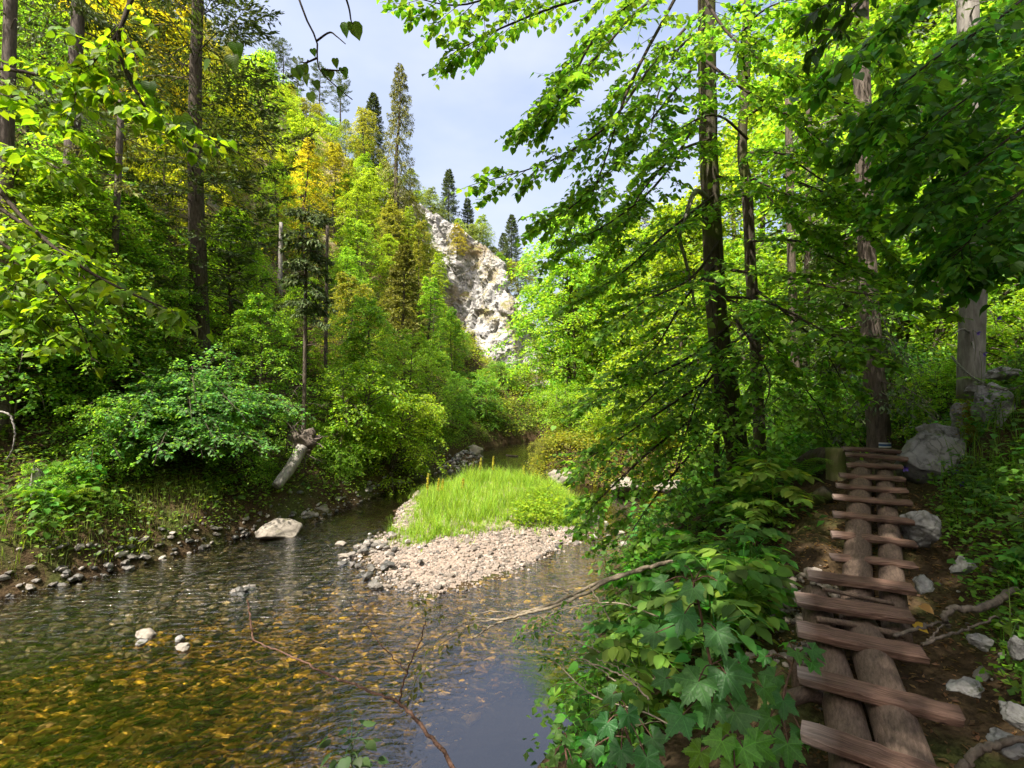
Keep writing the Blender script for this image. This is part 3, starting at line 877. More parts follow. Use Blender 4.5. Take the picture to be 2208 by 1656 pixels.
def rock_shape(sub=4, cuts=14, depth=(0.55, 0.92), noise=0.06, seed=0, sc=(1, 1, 1)):
    r = np.random.default_rng(seed)
    v, t = ICO[sub]; v = v.copy()
    for _ in range(cuts):
        n = r.normal(size=3); n /= np.linalg.norm(n); h = r.uniform(*depth)
        d = v @ n - h
        v = v - np.where(d > 0, d, 0)[:, None] * n * 0.93
    if noise:
        rg = 1 - np.abs(fbm(v * 2.6 + seed * 1.7, 4, seed + 5))
        v = v * (1 + noise * fbm(v * 2.2 + seed, 4, seed) + 0.5 * noise * (rg - 0.6) + 0.25 * noise * fbm(v * 9.0, 3, seed + 9))[:, None]
    return v * np.array(sc), t


def rock(name, loc, size, mat_, seed, label=None, cat='rock', group=None, rot=0.0, sub=4, cuts=14, noise=0.09, parent=None, depth=(0.55, 0.92)):
    v, t = rock_shape(sub, cuts, depth, noise, seed, size)
    mb = MB(); mb.add(v, None, t)
    o = mb.build(name, mat_, parent, smooth=False if sub < 3 else True)
    o.location = tuple(loc); o.rotation_euler = (0, 0, rot)
    if parent is None: tag(o, label, cat, group)
    return o


# ------------------------------------------------------------------ the limestone cliff over the bend
def build_cliff():
    base = smooth_path([(-15, 50), (-11, 45.5), (-6.5, 42.6), (-2.4, 40.2), (0.6, 39.2), (2.2, 40.4), (3.0, 44), (2.6, 52)], 190)
    top = smooth_path([(-13.5, 52, 25.5), (-10.5, 48.5, 22.0), (-6.4, 46.5, 19.0), (-3.0, 44.6, 16.4), (-0.5, 43.2, 13.6), (0.6, 43.8, 12.0), (0.9, 46.5, 11.4), (0.5, 53, 13)], 190)
    nv = 130
    s = np.linspace(0, 1, nv)[None, :, None]
    b3 = np.concatenate([base, np.full((len(base), 1), -0.6)], 1)
    bulge = np.stack([np.zeros_like(s[0, :, 0])] * 3, -1)
    G = b3[:, None] * (1 - s) + top[:, None] * s
    # lean: steep foot, rounder head
    w = (s[..., 0] ** 1.5)[..., None]
    G[..., :2] = b3[:, None, :2] * (1 - w) + top[:, None, :2] * w
    nrm = unit(np.cross(np.gradient(G, axis=0), np.gradient(G, axis=1)))
    if nrm[90, 60, 1] > 0: nrm = -nrm
    g = G.reshape(-1, 3); n = nrm.reshape(-1, 3)
    cells = rng.uniform(g.min(0), g.max(0), (1500, 3)); off = rng.uniform(-1, 1, 1500)
    dirs = rnd_unit(1500)
    disp = np.zeros(len(g))
    for i0 in range(0, len(g), 4000):
        blk = g[i0:i0 + 4000] + 0.28 * np.stack([fbm(g[i0:i0 + 4000] * 0.8, 2, 60 + k) for k in range(3)], -1)
        d2 = ((blk[:, None] - cells[None]) * np.array((1.15, 1.15, 0.5))) ** 2
        k = d2.sum(-1).argmin(1)
        disp[i0:i0 + 4000] = 0.45 * off[k] + 0.30 * ((blk - cells[k]) * dirs[k]).sum(1)
    disp = np.clip(disp, -1.0, 1.0) * 0.8 + 0.9 * fbm(g * 0.22, 3, 31) + 0.30 * fbm(g * 1.4, 4, 41, 0.6)
    # a gully down the right of the face
    gy_ = np.exp(-((g[:, 0] - (1.2 - 0.06 * g[:, 2])) / 0.55) ** 2) * sstep((g[:, 2] - 2) / 4)
    disp = disp - 1.3 * gy_
    g = g + n * disp[:, None]
    mb = MB(); nu = len(base)
    ii = (np.arange(nu - 1)[:, None] * nv + np.arange(nv - 1)[None]).ravel()
    mb.add(g, np.stack([ii, ii + 1, ii + 1 + nv, ii + nv], -1))
    # a cap behind the head so that the crest is solid
    back = top.copy(); back[:, 1] += 5; back[:, 2] -= 2.5
    capv = np.vstack([g.reshape(nu, nv, 3)[:, -1], back]); j = np.arange(nu - 1)
    mb.add(capv, np.stack([j, j + nu, j + nu + 1, j + 1], -1))
    o = mb.build('limestone_cliff', M['cliff'])
    o.data.polygons.foreach_set('use_smooth', np.zeros(len(o.data.polygons), bool))
    tag(o, 'tall pale limestone cliff dropping to the river bend', 'cliff')


build_cliff()

CREST_ROCKS = [((640, 265), 50.0, (3.4, 2.0, 1.6), 'pale rock outcrop highest on the hillside crest'),
               ((700, 300), 49.5, (2.8, 1.8, 1.5), 'pale scree rib below the pines on the crest'),
               ((765, 375), 48.5, (2.6, 1.8, 2.4), 'cracked pale rock rib beside the round yellow-green tree'),
               ((735, 455), 44.0, (1.6, 1.2, 3.0), 'narrow pink-grey rock face between the yellow trees'),
               ((905, 500), 46.0, (2.2, 1.6, 2.0), 'white rock knob left of the tall cliff'),
               ((680, 560), 36.0, (1.8, 1.2, 1.6), 'low grey outcrop among the hillside trees')]
for i, ((px, py), d, s, lab) in enumerate(CREST_ROCKS):
    p = P(px, py, d)
    rock('rock_outcrop', p + np.array((0, 1.0, -0.6)), s, M['cliff'], 900 + i, lab, 'rock', rot=0.4 * i, sub=5, cuts=26, noise=0.16, depth=(0.5, 0.9)).rotation_euler = (0.2, 0.7, 0.3 * i)

# ------------------------------------------------------------------ stones of the river
STONE_MESHES = {}


def stone_mesh(k, matkey):
    key = (k, matkey)
    if key not in STONE_MESHES:
        v, t = rock_shape(1, 7, (0.6, 0.95), 0.0, 300 + k, (1, 0.78, 0.55))
        mb = MB(); mb.add(v, None, t); STONE_MESHES[key] = mb.mesh('stone', M[matkey], smooth=False)
    return STONE_MESHES[key]


def scatter_stones(parent, pts, sizes, matkey, nobj, restname, sink=0.25, nm='stone', flow=None):
    """pts (n,2); the nobj that show largest are parts, the rest one mesh"""
    z = ground_z(pts[:, 0], pts[:, 1]) + sizes * (0.5 - sink) * 0.6
    p = np.column_stack([pts, z])
    score = sizes / np.linalg.norm(p - np.array((0, 0, CAM_Z)), axis=1)
    order = np.argsort(-score)
    for c, i in enumerate(order[:nobj]):
        o = obj(nm, stone_mesh(c % 8, matkey), parent)
        o.location = tuple(p[i]); s = sizes[i] * 0.6
        o.scale = (s * random.uniform(0.8, 1.25), s * random.uniform(0.8, 1.2), s * random.uniform(0.6, 1.1))
        if flow is not None: o.scale[0] *= 1.6
        o.rotation_euler = (random.uniform(-.4, .4), random.uniform(-.4, .4), random.uniform(0, 6.28) if flow is None else flow + random.uniform(-.4, .4))
    rest = order[nobj:]
    if len(rest):
        mb = MB(); protos = [rock_shape(1, 7, (0.6, 0.95), 0.0, 300 + k, (1, 0.78, 0.55)) for k in range(8)]
        for k in range(8):
            idx = rest[k::8]; m = len(idx)
            if not m: continue
            v, t = protos[k]
            a = rng.uniform(0, 6.28, m) if flow is None else flow + rng.normal(0, 0.35, m); tl = rng.uniform(-0.4, 0.4, m)
            ca, sa = np.cos(a)[:, None], np.sin(a)[:, None]; ct, st_ = np.cos(tl)[:, None], np.sin(tl)[:, None]
            vv = v[None] * (sizes[idx] * 0.6)[:, None, None] * rng.uniform(0.75, 1.25, (m, 1, 3)) * (np.array((1.7, 1, 1)) if flow is not None else 1)
            x_, y_, z_ = vv[..., 0], vv[..., 1], vv[..., 2]
            y2, z2 = y_ * ct - z_ * st_, y_ * st_ + z_ * ct
            out = np.stack([x_ * ca - y2 * sa, x_ * sa + y2 * ca, z2], -1) + p[idx][:, None]
            mb.add(out.reshape(-1, 3), None, (t[None] + (np.arange(m) * len(v))[:, None, None]).reshape(-1, 3))
        o = mb.build(restname, M[matkey], parent, smooth=False); o['kind'] = 'stuff'


def sample_poly(poly, n, test=None):
    lo, hi = poly.min(0), poly.max(0); out = []
    while sum(len(a) for a in out) < n:
        q = rng.uniform(lo, hi, (n * 2, 2)); k = inside(q[:, 0], q[:, 1], poly)
        q = q[k]
        if test is not None: q = q[test(q)]
        out.append(q)
    return np.concatenate(out)[:n]


# gravel bar: a thin sheet of pebbly ground with its stones
gb = MB()
bx_ = np.linspace(-3.6, 2.4, 90); by_ = np.linspace(7.2, 18.8, 130)
BX, BY = np.meshgrid(bx_, by_)
BZ = ground_z(BX, BY) + 0.006
bi = (np.arange(129)[:, None] * 90 + np.arange(89)[None]).ravel()
bq = np.stack([bi, bi + 1, bi + 91, bi + 90], -1)
bm_ = inside(BX[:-1, :-1].ravel() + 0.03, BY[:-1, :-1].ravel() + 0.04, BAR)
gb.add(np.stack([BX, BY, BZ], -1).reshape(-1, 3), bq[bm_])
M['gravel'] = rock_material('gravel', (0.24, 0.185, 0.15), (0.12, 0.09, 0.07), (0.1, 0.1, 0.03), 0.0, 7.0)
gravel_bar = gb.build('gravel_bar', M['gravel']); tag(gravel_bar, kind='structure')
fr_test = lambda q: (~inside(q[:, 0], q[:, 1], GRASS)) | (chain_dist(q[:, 0], q[:, 1], GRASS, True) < 0.25)
bar_pts = sample_poly(BAR, 13000, fr_test)
tt_ = rng.random(2600) * 7; ti_ = tt_.astype(int); tf_ = (tt_ - ti_)[:, None]
rim = BAR[(ti_ + 12) % 13] * (1 - tf_) + BAR[(ti_ + 13) % 13] * tf_ + rng.normal(0, 0.34, (2600, 2))
bar_pts = np.concatenate([bar_pts, rim])
scatter_stones(gravel_bar, bar_pts, np.where(rng.random(len(bar_pts)) < 0.012, rng.uniform(0.10, 0.17, len(bar_pts)), 0.02 + 0.07 * rng.random(len(bar_pts)) ** 3), 'stone', 300, 'pebbles')

# amber stones of the shallow bed
near_bed = np.array([(-8.2, 6.5), (-6.5, 1.5), (-3, 2.6), (-0.3, 3.7), (0.8, 5), (1.4, 8), (0.2, 8.6), (-1.2, 7.7), (-2.9, 9.3), (-3.4, 11.5), (-5.5, 10.6), (-7.2, 8.2)])
rot_ = lambda q: q
bp_ = sample_poly(near_bed, 19000, lambda q: ((q[:, 0] - 0.1) / 1.0) ** 2 + ((q[:, 1] - 4.8) / 1.4) ** 2 > 0.7 + 0.4 * vnoise(np.column_stack([q * 2.5, q[:, 0] * 0]), 3))
bp_ = bp_[ground_z(bp_[:, 0], bp_[:, 1]) < -0.085]
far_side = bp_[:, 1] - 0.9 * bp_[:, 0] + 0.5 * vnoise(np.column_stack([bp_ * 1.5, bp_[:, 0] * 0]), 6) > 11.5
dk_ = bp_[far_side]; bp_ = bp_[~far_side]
M['dark_stone'] = stone_material('dark_stone', [(0.0, (0.012, 0.011, 0.009)), (0.6, (0.045, 0.040, 0.032)), (0.9, (0.10, 0.09, 0.075)), (1.0, (0.2, 0.18, 0.155))], rough=0.6)  # shade of the left channel put into the stone colour; lit side stays amber
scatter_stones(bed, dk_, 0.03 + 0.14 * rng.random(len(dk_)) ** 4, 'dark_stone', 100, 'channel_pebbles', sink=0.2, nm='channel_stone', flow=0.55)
scatter_stones(bed, bp_, 0.022 + 0.12 * rng.random(len(bp_)) ** 4.5, 'bed_stone', 280, 'riverbed_pebbles', sink=0.3, nm='riverbed_stone', flow=0.55)
# stones that break the surface in the riffle
riffle = np.concatenate([rng.normal((-4.7, 7.9), (0.85, 0.42), (420, 2)), rng.normal((-6.0, 7.0), (1.0, 0.5), (140, 2)), rng.normal((-3.0, 9.4), (0.5, 0.8), (130, 2)),
                         rng.normal((-2.7, 7.9), (0.5, 0.35), (50, 2)), rng.normal((-2.2, 20.4), (0.6, 1.5), (420, 2)), rng.normal((2.9, 12.2), (1.0, 1.0), (200, 2))])
riffle = riffle[inside(riffle[:, 0], riffle[:, 1], RIVER)]
scatter_stones(bed, riffle, 0.07 + 0.13 * rng.random(len(riffle)) ** 2, 'wet_stone', 160, 'shoal_pebbles', sink=-0.35, nm='riffle_stone')
# cobbles along the foot of the left bank
t_ = rng.uniform(2.6, 10.4, 900); ki = t_.astype(int); kf = (t_ - ki)[:, None]
lb = LEFT[ki] * (1 - kf) + LEFT[ki + 1] * kf + np.column_stack([rng.normal(-0.06, 0.20, 900), rng.normal(0, 0.15, 900)])
scatter_stones(ground, lb, 0.03 + 0.17 * rng.random(900) ** 4, 'wet_stone', 220, 'bank_pebbles', sink=0.1, nm='bank_stone')

# single boulders in and by the water
def boulder(px, py, d, s, seed, label, m='boulder', rot=0.0, cuts=12, noise=0.1):
    p = P(px, py, d)
    return rock('boulder', p, s, M[m], seed, label, 'boulder', rot=rot, cuts=cuts, noise=noise)


boulder(600, 1146, 10.75, (0.52, 0.42, 0.27), 21, 'rounded pale boulder under the hazel bush at the left waterline', rot=0.2)
boulder(314, 1368, 6.45, (0.14, 0.10, 0.075), 22, 'pale wedge-shaped stone standing out of the dark riffle')
boulder(397, 1395, 6.12, (0.10, 0.08, 0.055), 23, 'pinkish stone where the riffle meets the golden shallows')
boulder(305, 1385, 6.25, (0.075, 0.06, 0.05), 24, 'small bluish stone just below the wedge-shaped stone', 'rock')
boulder(389, 1378, 6.33, (0.065, 0.05, 0.05), 25, 'small grey stone behind the pinkish stone', 'rock')
boulder(1026, 975, 23.8, (0.55, 0.42, 0.36), 26, 'lone pale boulder at the far bend of the river')
boulder(735, 1173, 10.1, (0.16, 0.1, 0.07), 27, 'flat tan stone in the dark channel beside the gravel bar')
boulder(742, 1198, 9.4, (0.17, 0.07, 0.06), 28, 'long pale stone lying in the water before the gravel bar')
boulder(1210, 1030, 16.6, (0.5, 0.4, 0.34), 29, 'sunlit pale rock under the mossy far right bank')
boulder(1480, 1056, 13.5, (0.9, 0.5, 0.25), 30, 'flat sunlit slab behind the leafy screen by the right channel')
boulder(1350, 1045, 15.0, (0.6, 0.5, 0.28), 31, 'sunlit rock between the drooping branches over the right channel')

# pale ledge along the left waterline above the boulder
led = smooth_path([P(655, 1118, 11.9), P(720, 1098, 13.0), P(800, 1062, 15.0), P(850, 1040, 16.2)], 9)
lroot = empty('bank_ledge', led[0], 'crumbled white limestone ledge along the left waterline', 'rock')
for i, q in enumerate(led):
    rk = rock('ledge_block', q - led[0] + np.array((-0.12, 0.1, 0.02)), (0.5 + 0.12 * (i % 3), 0.34, 0.16 + 0.05 * (i % 2)), M['boulder'], 50 + i, rot=0.9 + 0.2 * i, parent=lroot, cuts=16, noise=0.16)

# ------------------------------------------------------------------ rocks beside the path
UP = np.array((0, 0, 1.0))
RP = [((2005, 1010), 5.3, (0.48, 0.38, 0.50), 'big grey boulder beside the top of the plank ladder', 71, 0.3),
      ((2035, 945), 5.45, (0.28, 0.24, 0.20), 'angular block on the back of the big grey boulder', 72, 0.9),
      ((2080, 905), 5.55, (0.13, 0.14, 0.30), 'narrow upright white rock left of the moss streak', 73, 0.2),
      ((2138, 890), 5.3, (0.21, 0.18, 0.34), 'upright cracked white rock below the chain', 74, 0.5),
      ((2192, 925), 4.7, (0.17, 0.16, 0.28), 'tilted brown-edged rock at the right edge', 75, 1.1),
      ((2168, 806), 5.4, (0.22, 0.16, 0.12), 'white rock with dark stains above the chain', 76, 0.1),
      ((2098, 838), 5.6, (0.09, 0.08, 0.07), 'small white stone under the grey trunk', 77, 0.4),
      ((1975, 1120), 3.95, (0.14, 0.16, 0.15), 'dark rough stone against the planks on the uphill side', 78, 0.7),
      ((2198, 1530), 2.0, (0.085, 0.09, 0.065), 'pale angular stone in the dark soil at the right edge', 79, 0.2),
      ((2080, 1475), 2.3, (0.15, 0.09, 0.05), 'flat pale stone right of the widest plank', 80, 0.5),
      ((2120, 1375), 2.6, (0.10, 0.09, 0.07), 'grey stone sunk in the soil under the roots', 81, 0.5),
      ((2200, 1395), 2.35, (0.07, 0.07, 0.08), 'whitish stone under the leaves at the right edge', 82, 0.5),
      ((2175, 1605), 1.75, (0.11, 0.09, 0.045), 'grey slab above the lowest root', 84, 0.9),
      ((1990, 1255), 3.1, (0.15, 0.08, 0.08), 'long pale stone behind the grass blades by the planks', 85, 0.8),
      ((2075, 1215), 3.4, (0.13, 0.09, 0.10), 'white stone poking out of the herbs on the slope', 86, 0.2)]
for (px, py), d, s, lab, sd, r_ in RP:
    if sd >= 79: s = tuple(0.72 * k_ for k_ in s)
    rock('rock', P(px, py, d) - UP * (0.35 * s[2] if sd >= 78 else 0), s, M['rock'], sd, lab, 'rock', rot=r_, cuts=18, noise=0.16, depth=(0.5, 0.9), sub=5)
# white chips on the bank below the ladder
cp = np.array([P(1700, 1330, 2.9)[:2], P(1690, 1240, 3.5)[:2], P(1720, 1200, 3.8)[:2], P(1745, 1215, 3.7)[:2]])
chips = np.concatenate([rng.normal(c, (0.12, 0.16), (90, 2)) for c in cp])
scatter_stones(ground, chips, 0.02 + 0.07 * rng.random(len(chips)) ** 2.5, 'stone', 60, 'bank_chips', sink=0.2, nm='stone_chip')
sl = np.column_stack([rng.uniform(1.7, 3.4, 260), rng.uniform(1.2, 3.6, 260)]); sl = sl[(sl[:, 0] > 0.62 * sl[:, 1] + 0.9)]
scatter_stones(ground, sl, 0.02 + 0.07 * rng.random(len(sl)) ** 3, 'wet_stone', 40, 'soil_pebbles', sink=0.2, nm='soil_stone')

# ------------------------------------------------------------------ plank ladder
PL = [  # centre px, py, depth, pixel-derived length, yaw
    (1945, 1655, 1.84, 0.64, -0.60), (1886, 1497, 2.28, 0.60, -0.50), (1851, 1383, 2.68, 0.585, -0.42), (1836, 1310, 2.95, 0.58, -0.40), (1851, 1255, 3.22, 0.585, -0.40),
    (1881, 1210, 3.5, 0.51, -0.38), (1882, 1163, 3.75, 0.54, -0.40), (1880, 1117, 4.0, 0.54, -0.42), (1878, 1078, 4.25, 0.56, -0.42), (1878, 1053, 4.5, 0.54, -0.40),
    (1878, 1029, 4.75, 0.52, -0.42), (1884, 1005, 5.0, 0.46, -0.45), (1888, 985, 5.22, 0.52, -0.55), (1883, 971, 5.42, 0.58, -0.36)]
lad0 = P(*PL[0][:3])
ladder = empty('plank_ladder', lad0, 'weathered plank ladder laid on two logs up the forest path', 'ladder')


def plank_mesh(L, wd, th, seed):
    r = np.random.default_rng(seed); n = 14
    xs = np.linspace(-L / 2, L / 2, n); prof = []
    for k in range(n):
        j = r.normal(0, 0.002, 8); e = 1.0 - 0.06 * (k in (0, n - 1))
        a = wd / 2 * e; h = th / 2 * e; c = 0.008
        sk = 0.008 * r.normal() if k in (0, n - 1) else 0
        prof.append([(xs[k] + sk, -a + c + j[0], h), (xs[k] + sk, a - c + j[1], h), (xs[k], a + j[2], h - c), (xs[k], a + j[3], -h + c), (xs[k], a - c + j[4], -h), (xs[k], -a + c + j[5], -h), (xs[k], -a + j[6], -h + c), (xs[k], -a + j[7], h - c)])
    v = np.array(prof); v[..., 2] += (0.006 * np.sin(xs * 7 + seed))[:, None] + r.normal(0, 0.0015, v.shape[:2])
    q = []
    for k in range(n - 1):
        for j in range(8):
            q.append((k * 8 + j, k * 8 + (j + 1) % 8, (k + 1) * 8 + (j + 1) % 8, (k + 1) * 8 + j))
    t = []
    for k, fl in ((0, 0), (n - 1, 1)):
        for j in range(1, 7):
            f = (k * 8, k * 8 + j, k * 8 + j + 1); t.append(f if fl else f[::-1])
    mb = MB(); mb.add(v.reshape(-1, 3), q, t)
    return mb.mesh('plank', M['plank'], smooth=False)


pc = [P(*p[:3]) for p in PL]
for i, (px, py, d, L, yaw) in enumerate(PL):
    o = obj('plank', plank_mesh(L, random.uniform(0.115, 0.135) if i < 5 else random.uniform(0.085, 0.10), random.uniform(0.038, 0.046) if i < 5 else random.uniform(0.028, 0.035), 40 + i), ladder)
    nxt = pc[min(i + 1, len(pc) - 1)] - pc[max(i - 1, 0)]
    pitch = math.atan2(nxt[2], np.hypot(nxt[0], nxt[1]))
    o.rotation_euler = Matrix.Rotation(yaw, 3, 'Z').to_4x4().to_3x3().to_euler() if False else (pitch * 0.7, random.uniform(-0.02, 0.03), yaw)
    o.location = tuple(pc[i] - lad0)


def log(pts, r, name='log', parent=ladder, off=lad0, m='log', sides=18, rough=0.0):
    path = smooth_path(pts, 44); path = path + 0.0
    mb = MB(); tube(mb, path, r * (1 + 0.012 * np.sin(np.linspace(0, 9, 44))), sides + 6, rough=rough)
    mb.v = [v - off for v in mb.v]
    return mb.build(name, M[m], parent)


dn = lambda px, py, d, k: P(px, py, d) + np.array((0, 0, -k + 0.004))
log([dn(1850, 1700, 1.70, 0.125), dn(1836, 1560, 2.1, 0.125), dn(1800, 1410, 2.6, 0.125), dn(1770, 1320, 2.98, 0.12), dn(1757, 1252, 3.34, 0.11)], 0.086)
log([dn(1985, 1720, 1.66, 0.13), dn(1950, 1560, 2.05, 0.13), dn(1895, 1410, 2.5, 0.13), dn(1868, 1330, 2.86, 0.14), dn(1850, 1280, 3.12, 0.19)], 0.094)
log([dn(1846, 1300, 2.98, 0.17), dn(1848, 1235, 3.30, 0.128), dn(1850, 1135, 3.85, 0.122), dn(1852, 1060, 4.4, 0.122), dn(1858, 985, 5.2, 0.125)], 0.090)
log([dn(1936, 1330, 2.85, 0.16), dn(1924, 1235, 3.30, 0.112), dn(1918, 1135, 3.85, 0.105), dn(1912, 1060, 4.4, 0.105), dn(1906, 985, 5.2, 0.11)], 0.074)
# a round stick and short props wedged under the steps
log([dn(1775, 1262, 3.14, 0.03), dn(1850, 1275, 3.1, 0.035), dn(1928, 1290, 3.02, 0.04)], 0.013, 'wedged_stick', sides=8)
log([dn(1700, 1500, 2.32, 0.02), dn(1745, 1490, 2.42, 0.02), dn(1800, 1500, 2.5, 0.04)], 0.035, 'prop_log', sides=12)
log([dn(1712, 1420, 2.62, 0.0), dn(1720, 1445, 2.6, 0.02), dn(1726, 1480, 2.58, 0.06)], 0.035, 'prop_log', sides=12)
log([dn(1760, 1320, 2.93, 0.045), dn(1840, 1330, 2.88, 0.05), dn(1950, 1352, 2.78, 0.055)], 0.018, 'wedged_stick', sides=8)

# ------------------------------------------------------------------ tree kinds
UP = np.array((0, 0, 1.0))
GREEN_DARK, GREEN, GREEN_BRIGHT = (0.105, 0.230, 0.034), (0.135, 0.270, 0.032), (0.165, 0.300, 0.030)
LIME, YELLOW, OLIVE, GREYGREEN = (0.185, 0.285, 0.028), (0.31, 0.30, 0.030), (0.165, 0.19, 0.036), (0.115, 0.160, 0.060)
FIR, SPRUCE, LARCH = (0.065, 0.100, 0.030), (0.090, 0.130, 0.055), (0.17, 0.185, 0.040)


def broadleaf_meshes(seed, H, base, R, limbs, twigs, leaves, size, lean=0.0, layered=0.3, twig_wood=False, multi=1):
    global rng
    random.seed(seed); rng = np.random.default_rng(seed)
    wood, lv = MB(), Leaves()
    for st in range(multi):
        az = random.uniform(0, 6.28)
        sp = lean * H + (0.25 * R if multi > 1 else 0)
        tp = np.array((math.cos(az) * sp, math.sin(az) * sp, H * random.uniform(0.85, 1)))
        path = smooth_path([(0, 0, -0.4), tp * 0.35 + rng.normal(0, 0.02 * H, 3) * (1, 1, 0), tp * 0.7 + rng.normal(0, 0.03 * H, 3) * (1, 1, 0), tp], 16)
        r0 = 0.014 * H / math.sqrt(multi)
        tube(wood, path, np.linspace(r0, 0.012, 16), 7, rough=0.08)
        nl = limbs // multi
        for i in range(nl):
            u = (i + random.random()) / nl
            z = base + (tp[2] - base) * u
            f = z / tp[2] * 15; k = min(int(max(f, 0)), 14); p0 = path[k] + (path[k + 1] - path[k]) * (f - k)
            a = i * 2.399 + random.uniform(-0.5, 0.5) + st
            prof = math.sin(math.pi * min(1, 0.22 + 0.80 * u)) ** 0.7
            L = R * max(0.25, prof) * random.uniform(0.65, 1.15)
            o = np.array((math.cos(a), math.sin(a), 0))
            rise = 0.55 * u + 0.10
            pts = [p0, p0 + o * L * 0.35 + UP * L * rise * 0.40, p0 + o * L * 0.72 + UP * L * rise * 0.52 + rng.normal(0, 0.06 * L, 3), p0 + o * L + UP * L * (rise * 0.50 - 0.18)]
            bough(wood, lv, pts, 0.010 * L + 0.006, 0.004, twigs, 0.42 * L + 0.25, leaves, size, droop=layered, sub=2, start=0.22, flat=0.42, sides=4) if twig_wood else \
                bough_leafy(wood, lv, pts, 0.010 * L + 0.006, 0.004, twigs, 0.42 * L + 0.25, leaves, size, layered)
    return wood, lv


def bough_leafy(wood, lv, pts, r0, r1, twigs, tl, leaves, size, droop):
    """as bough, with the finest twigs left out (too thin to see from afar)"""
    path = smooth_path(pts, 7); tube(wood, path, np.linspace(r0, r1, 7), 4, cap=False)
    tan = unit(np.gradient(path, axis=0))
    for i in range(twigs):
        t = 0.22 + 0.78 * (i + random.random()) / twigs
        f = t * 6; k = min(int(f), 5); p = path[k] + (path[k + 1] - path[k]) * (f - k)
        side = unit(np.cross(tan[k], UP) + 1e-4); sg = 1 if i % 2 else -1
        d = unit(tan[k] * random.uniform(0.2, 0.9) + side * sg * random.uniform(0.4, 1.0) + UP * random.uniform(-0.15, 0.35))
        L = tl * random.uniform(0.5, 1.15) * (1.15 - 0.5 * t)
        twig(None, lv, p, d, L, leaves, size, droop, flat=0.45)
        q = p + d * L * 0.45
        d2 = unit(d + side * random.uniform(-1.2, 1.2) + UP * random.uniform(-0.3, 0.3))
        twig(None, lv, q, d2, L * 0.6, max(3, leaves * 2 // 3), size, droop, flat=0.45)


def conifer_meshes(seed, H, base, R, step=0.35, per=6, droop=0.35, needles=26, size=0.16, hang=0.3, taper=0.85, ragged=0.25, dead=0):
    global rng
    random.seed(seed); rng = np.random.default_rng(seed)
    wood, lv = MB(), Leaves()
    path = smooth_path([(0, 0, -0.5), (0.02 * H * random.uniform(-1, 1), 0.01 * H, H * 0.4), (0, 0, H * 0.75), (0, 0, H)], 18)
    tube(wood, path, np.linspace(0.013 * H + 0.03, 0.01, 18), 8, rough=0.06)
    z = base; i = 0
    while z < H - 0.15:
        u = (z - base) / (H - base)
        for k in range(per):
            a = i * 2.399 + random.uniform(-0.25, 0.25); i += 1
            if random.random() < ragged * 0.4: continue
            L = (R * (1 - u) ** taper + 0.12) * random.uniform(1 - ragged, 1.08) * min(1, 0.55 + 2.0 * u)
            o = np.array((math.cos(a), math.sin(a), 0)); zz = z + random.uniform(0, step)
            f = zz / H * 17; kk = int(np.clip(f, 0, 16)); p0 = path[kk] + (path[kk + 1] - path[kk]) * np.clip(f - kk, 0, 1)
            lift = 0.30 * u - droop * (1 - u)
            pts = np.array([p0, p0 + o * L * 0.4 + UP * L * (lift * 0.35 + 0.05), p0 + o * L * 0.75 + UP * L * lift * 0.8, p0 + o * L + UP * L * (lift + 0.10)])
            bp = smooth_path(pts, 7); tube(wood, bp, np.linspace(0.006 * L + 0.006, 0.003, 7), 3, cap=False)
            m = int(needles * (0.35 + L)); t = rng.uniform(0.12, 1, m) ** 0.8
            f = t * 6; kq = np.minimum(f.astype(int), 5); c = bp[kq] + (bp[kq + 1] - bp[kq]) * (f - kq)[:, None]
            tan = unit(bp[kq + 1] - bp[kq]); side = unit(np.cross(tan, UP))
            sg = rng.choice((-1, 1), m)[:, None]
            w = rng.random(m)[:, None] ** 1.2 * (0.42 * L * (1.05 - 0.75 * t)[:, None] + 0.06)
            dirn = unit(tan * 0.75 + side * sg * 0.75)
            pos = c + dirn * w - UP * hang * w * rng.uniform(0.3, 1.3, (m, 1))
            ax = unit(dirn * 0.8 + tan * 0.2 - UP * hang * rng.uniform(0.2, 1.6, (m, 1)) + rng.normal(0, 0.28, (m, 3)))
            lv.add(pos, ax, unit(UP + rng.normal(0, 0.5, (m, 3))), size * rng.uniform(0.6, 1.3, m))
        z += step * random.uniform(0.8, 1.2)
    for k in range(dead):
        a = random.uniform(0, 6.28); zz = random.uniform(0.12 * H, base + 0.2 * H); L = random.uniform(0.4, 1.4)
        o = np.array((math.cos(a), math.sin(a), 0)); p0 = np.array((0, 0, zz))
        bp = smooth_path([p0, p0 + o * L * 0.5 - UP * 0.05, p0 + o * L - UP * L * random.uniform(0.1, 0.5)], 6)
        tube(wood, bp, np.linspace(0.012, 0.003, 6), 3, cap=False)
        for q in range(4):
            pq = bp[random.randint(2, 5)]
            tube(wood, np.array([pq, pq + unit(o + rng.normal(0, 0.7, 3)) * random.uniform(0.15, 0.4) - UP * 0.06]), [0.004, 0.002], 3, cap=False)
    return wood, lv


KINDS = {}


def kind(key, fn, leafmat, tmpl, bark, *a, **k):
    wood, lv = fn(*a, **k)
    cm_ = MB(); lv.to_mb(cm_, tmpl)
    KINDS[key] = (wood.mesh('trunk', M[bark]), cm_.mesh('crown', M[leafmat]))


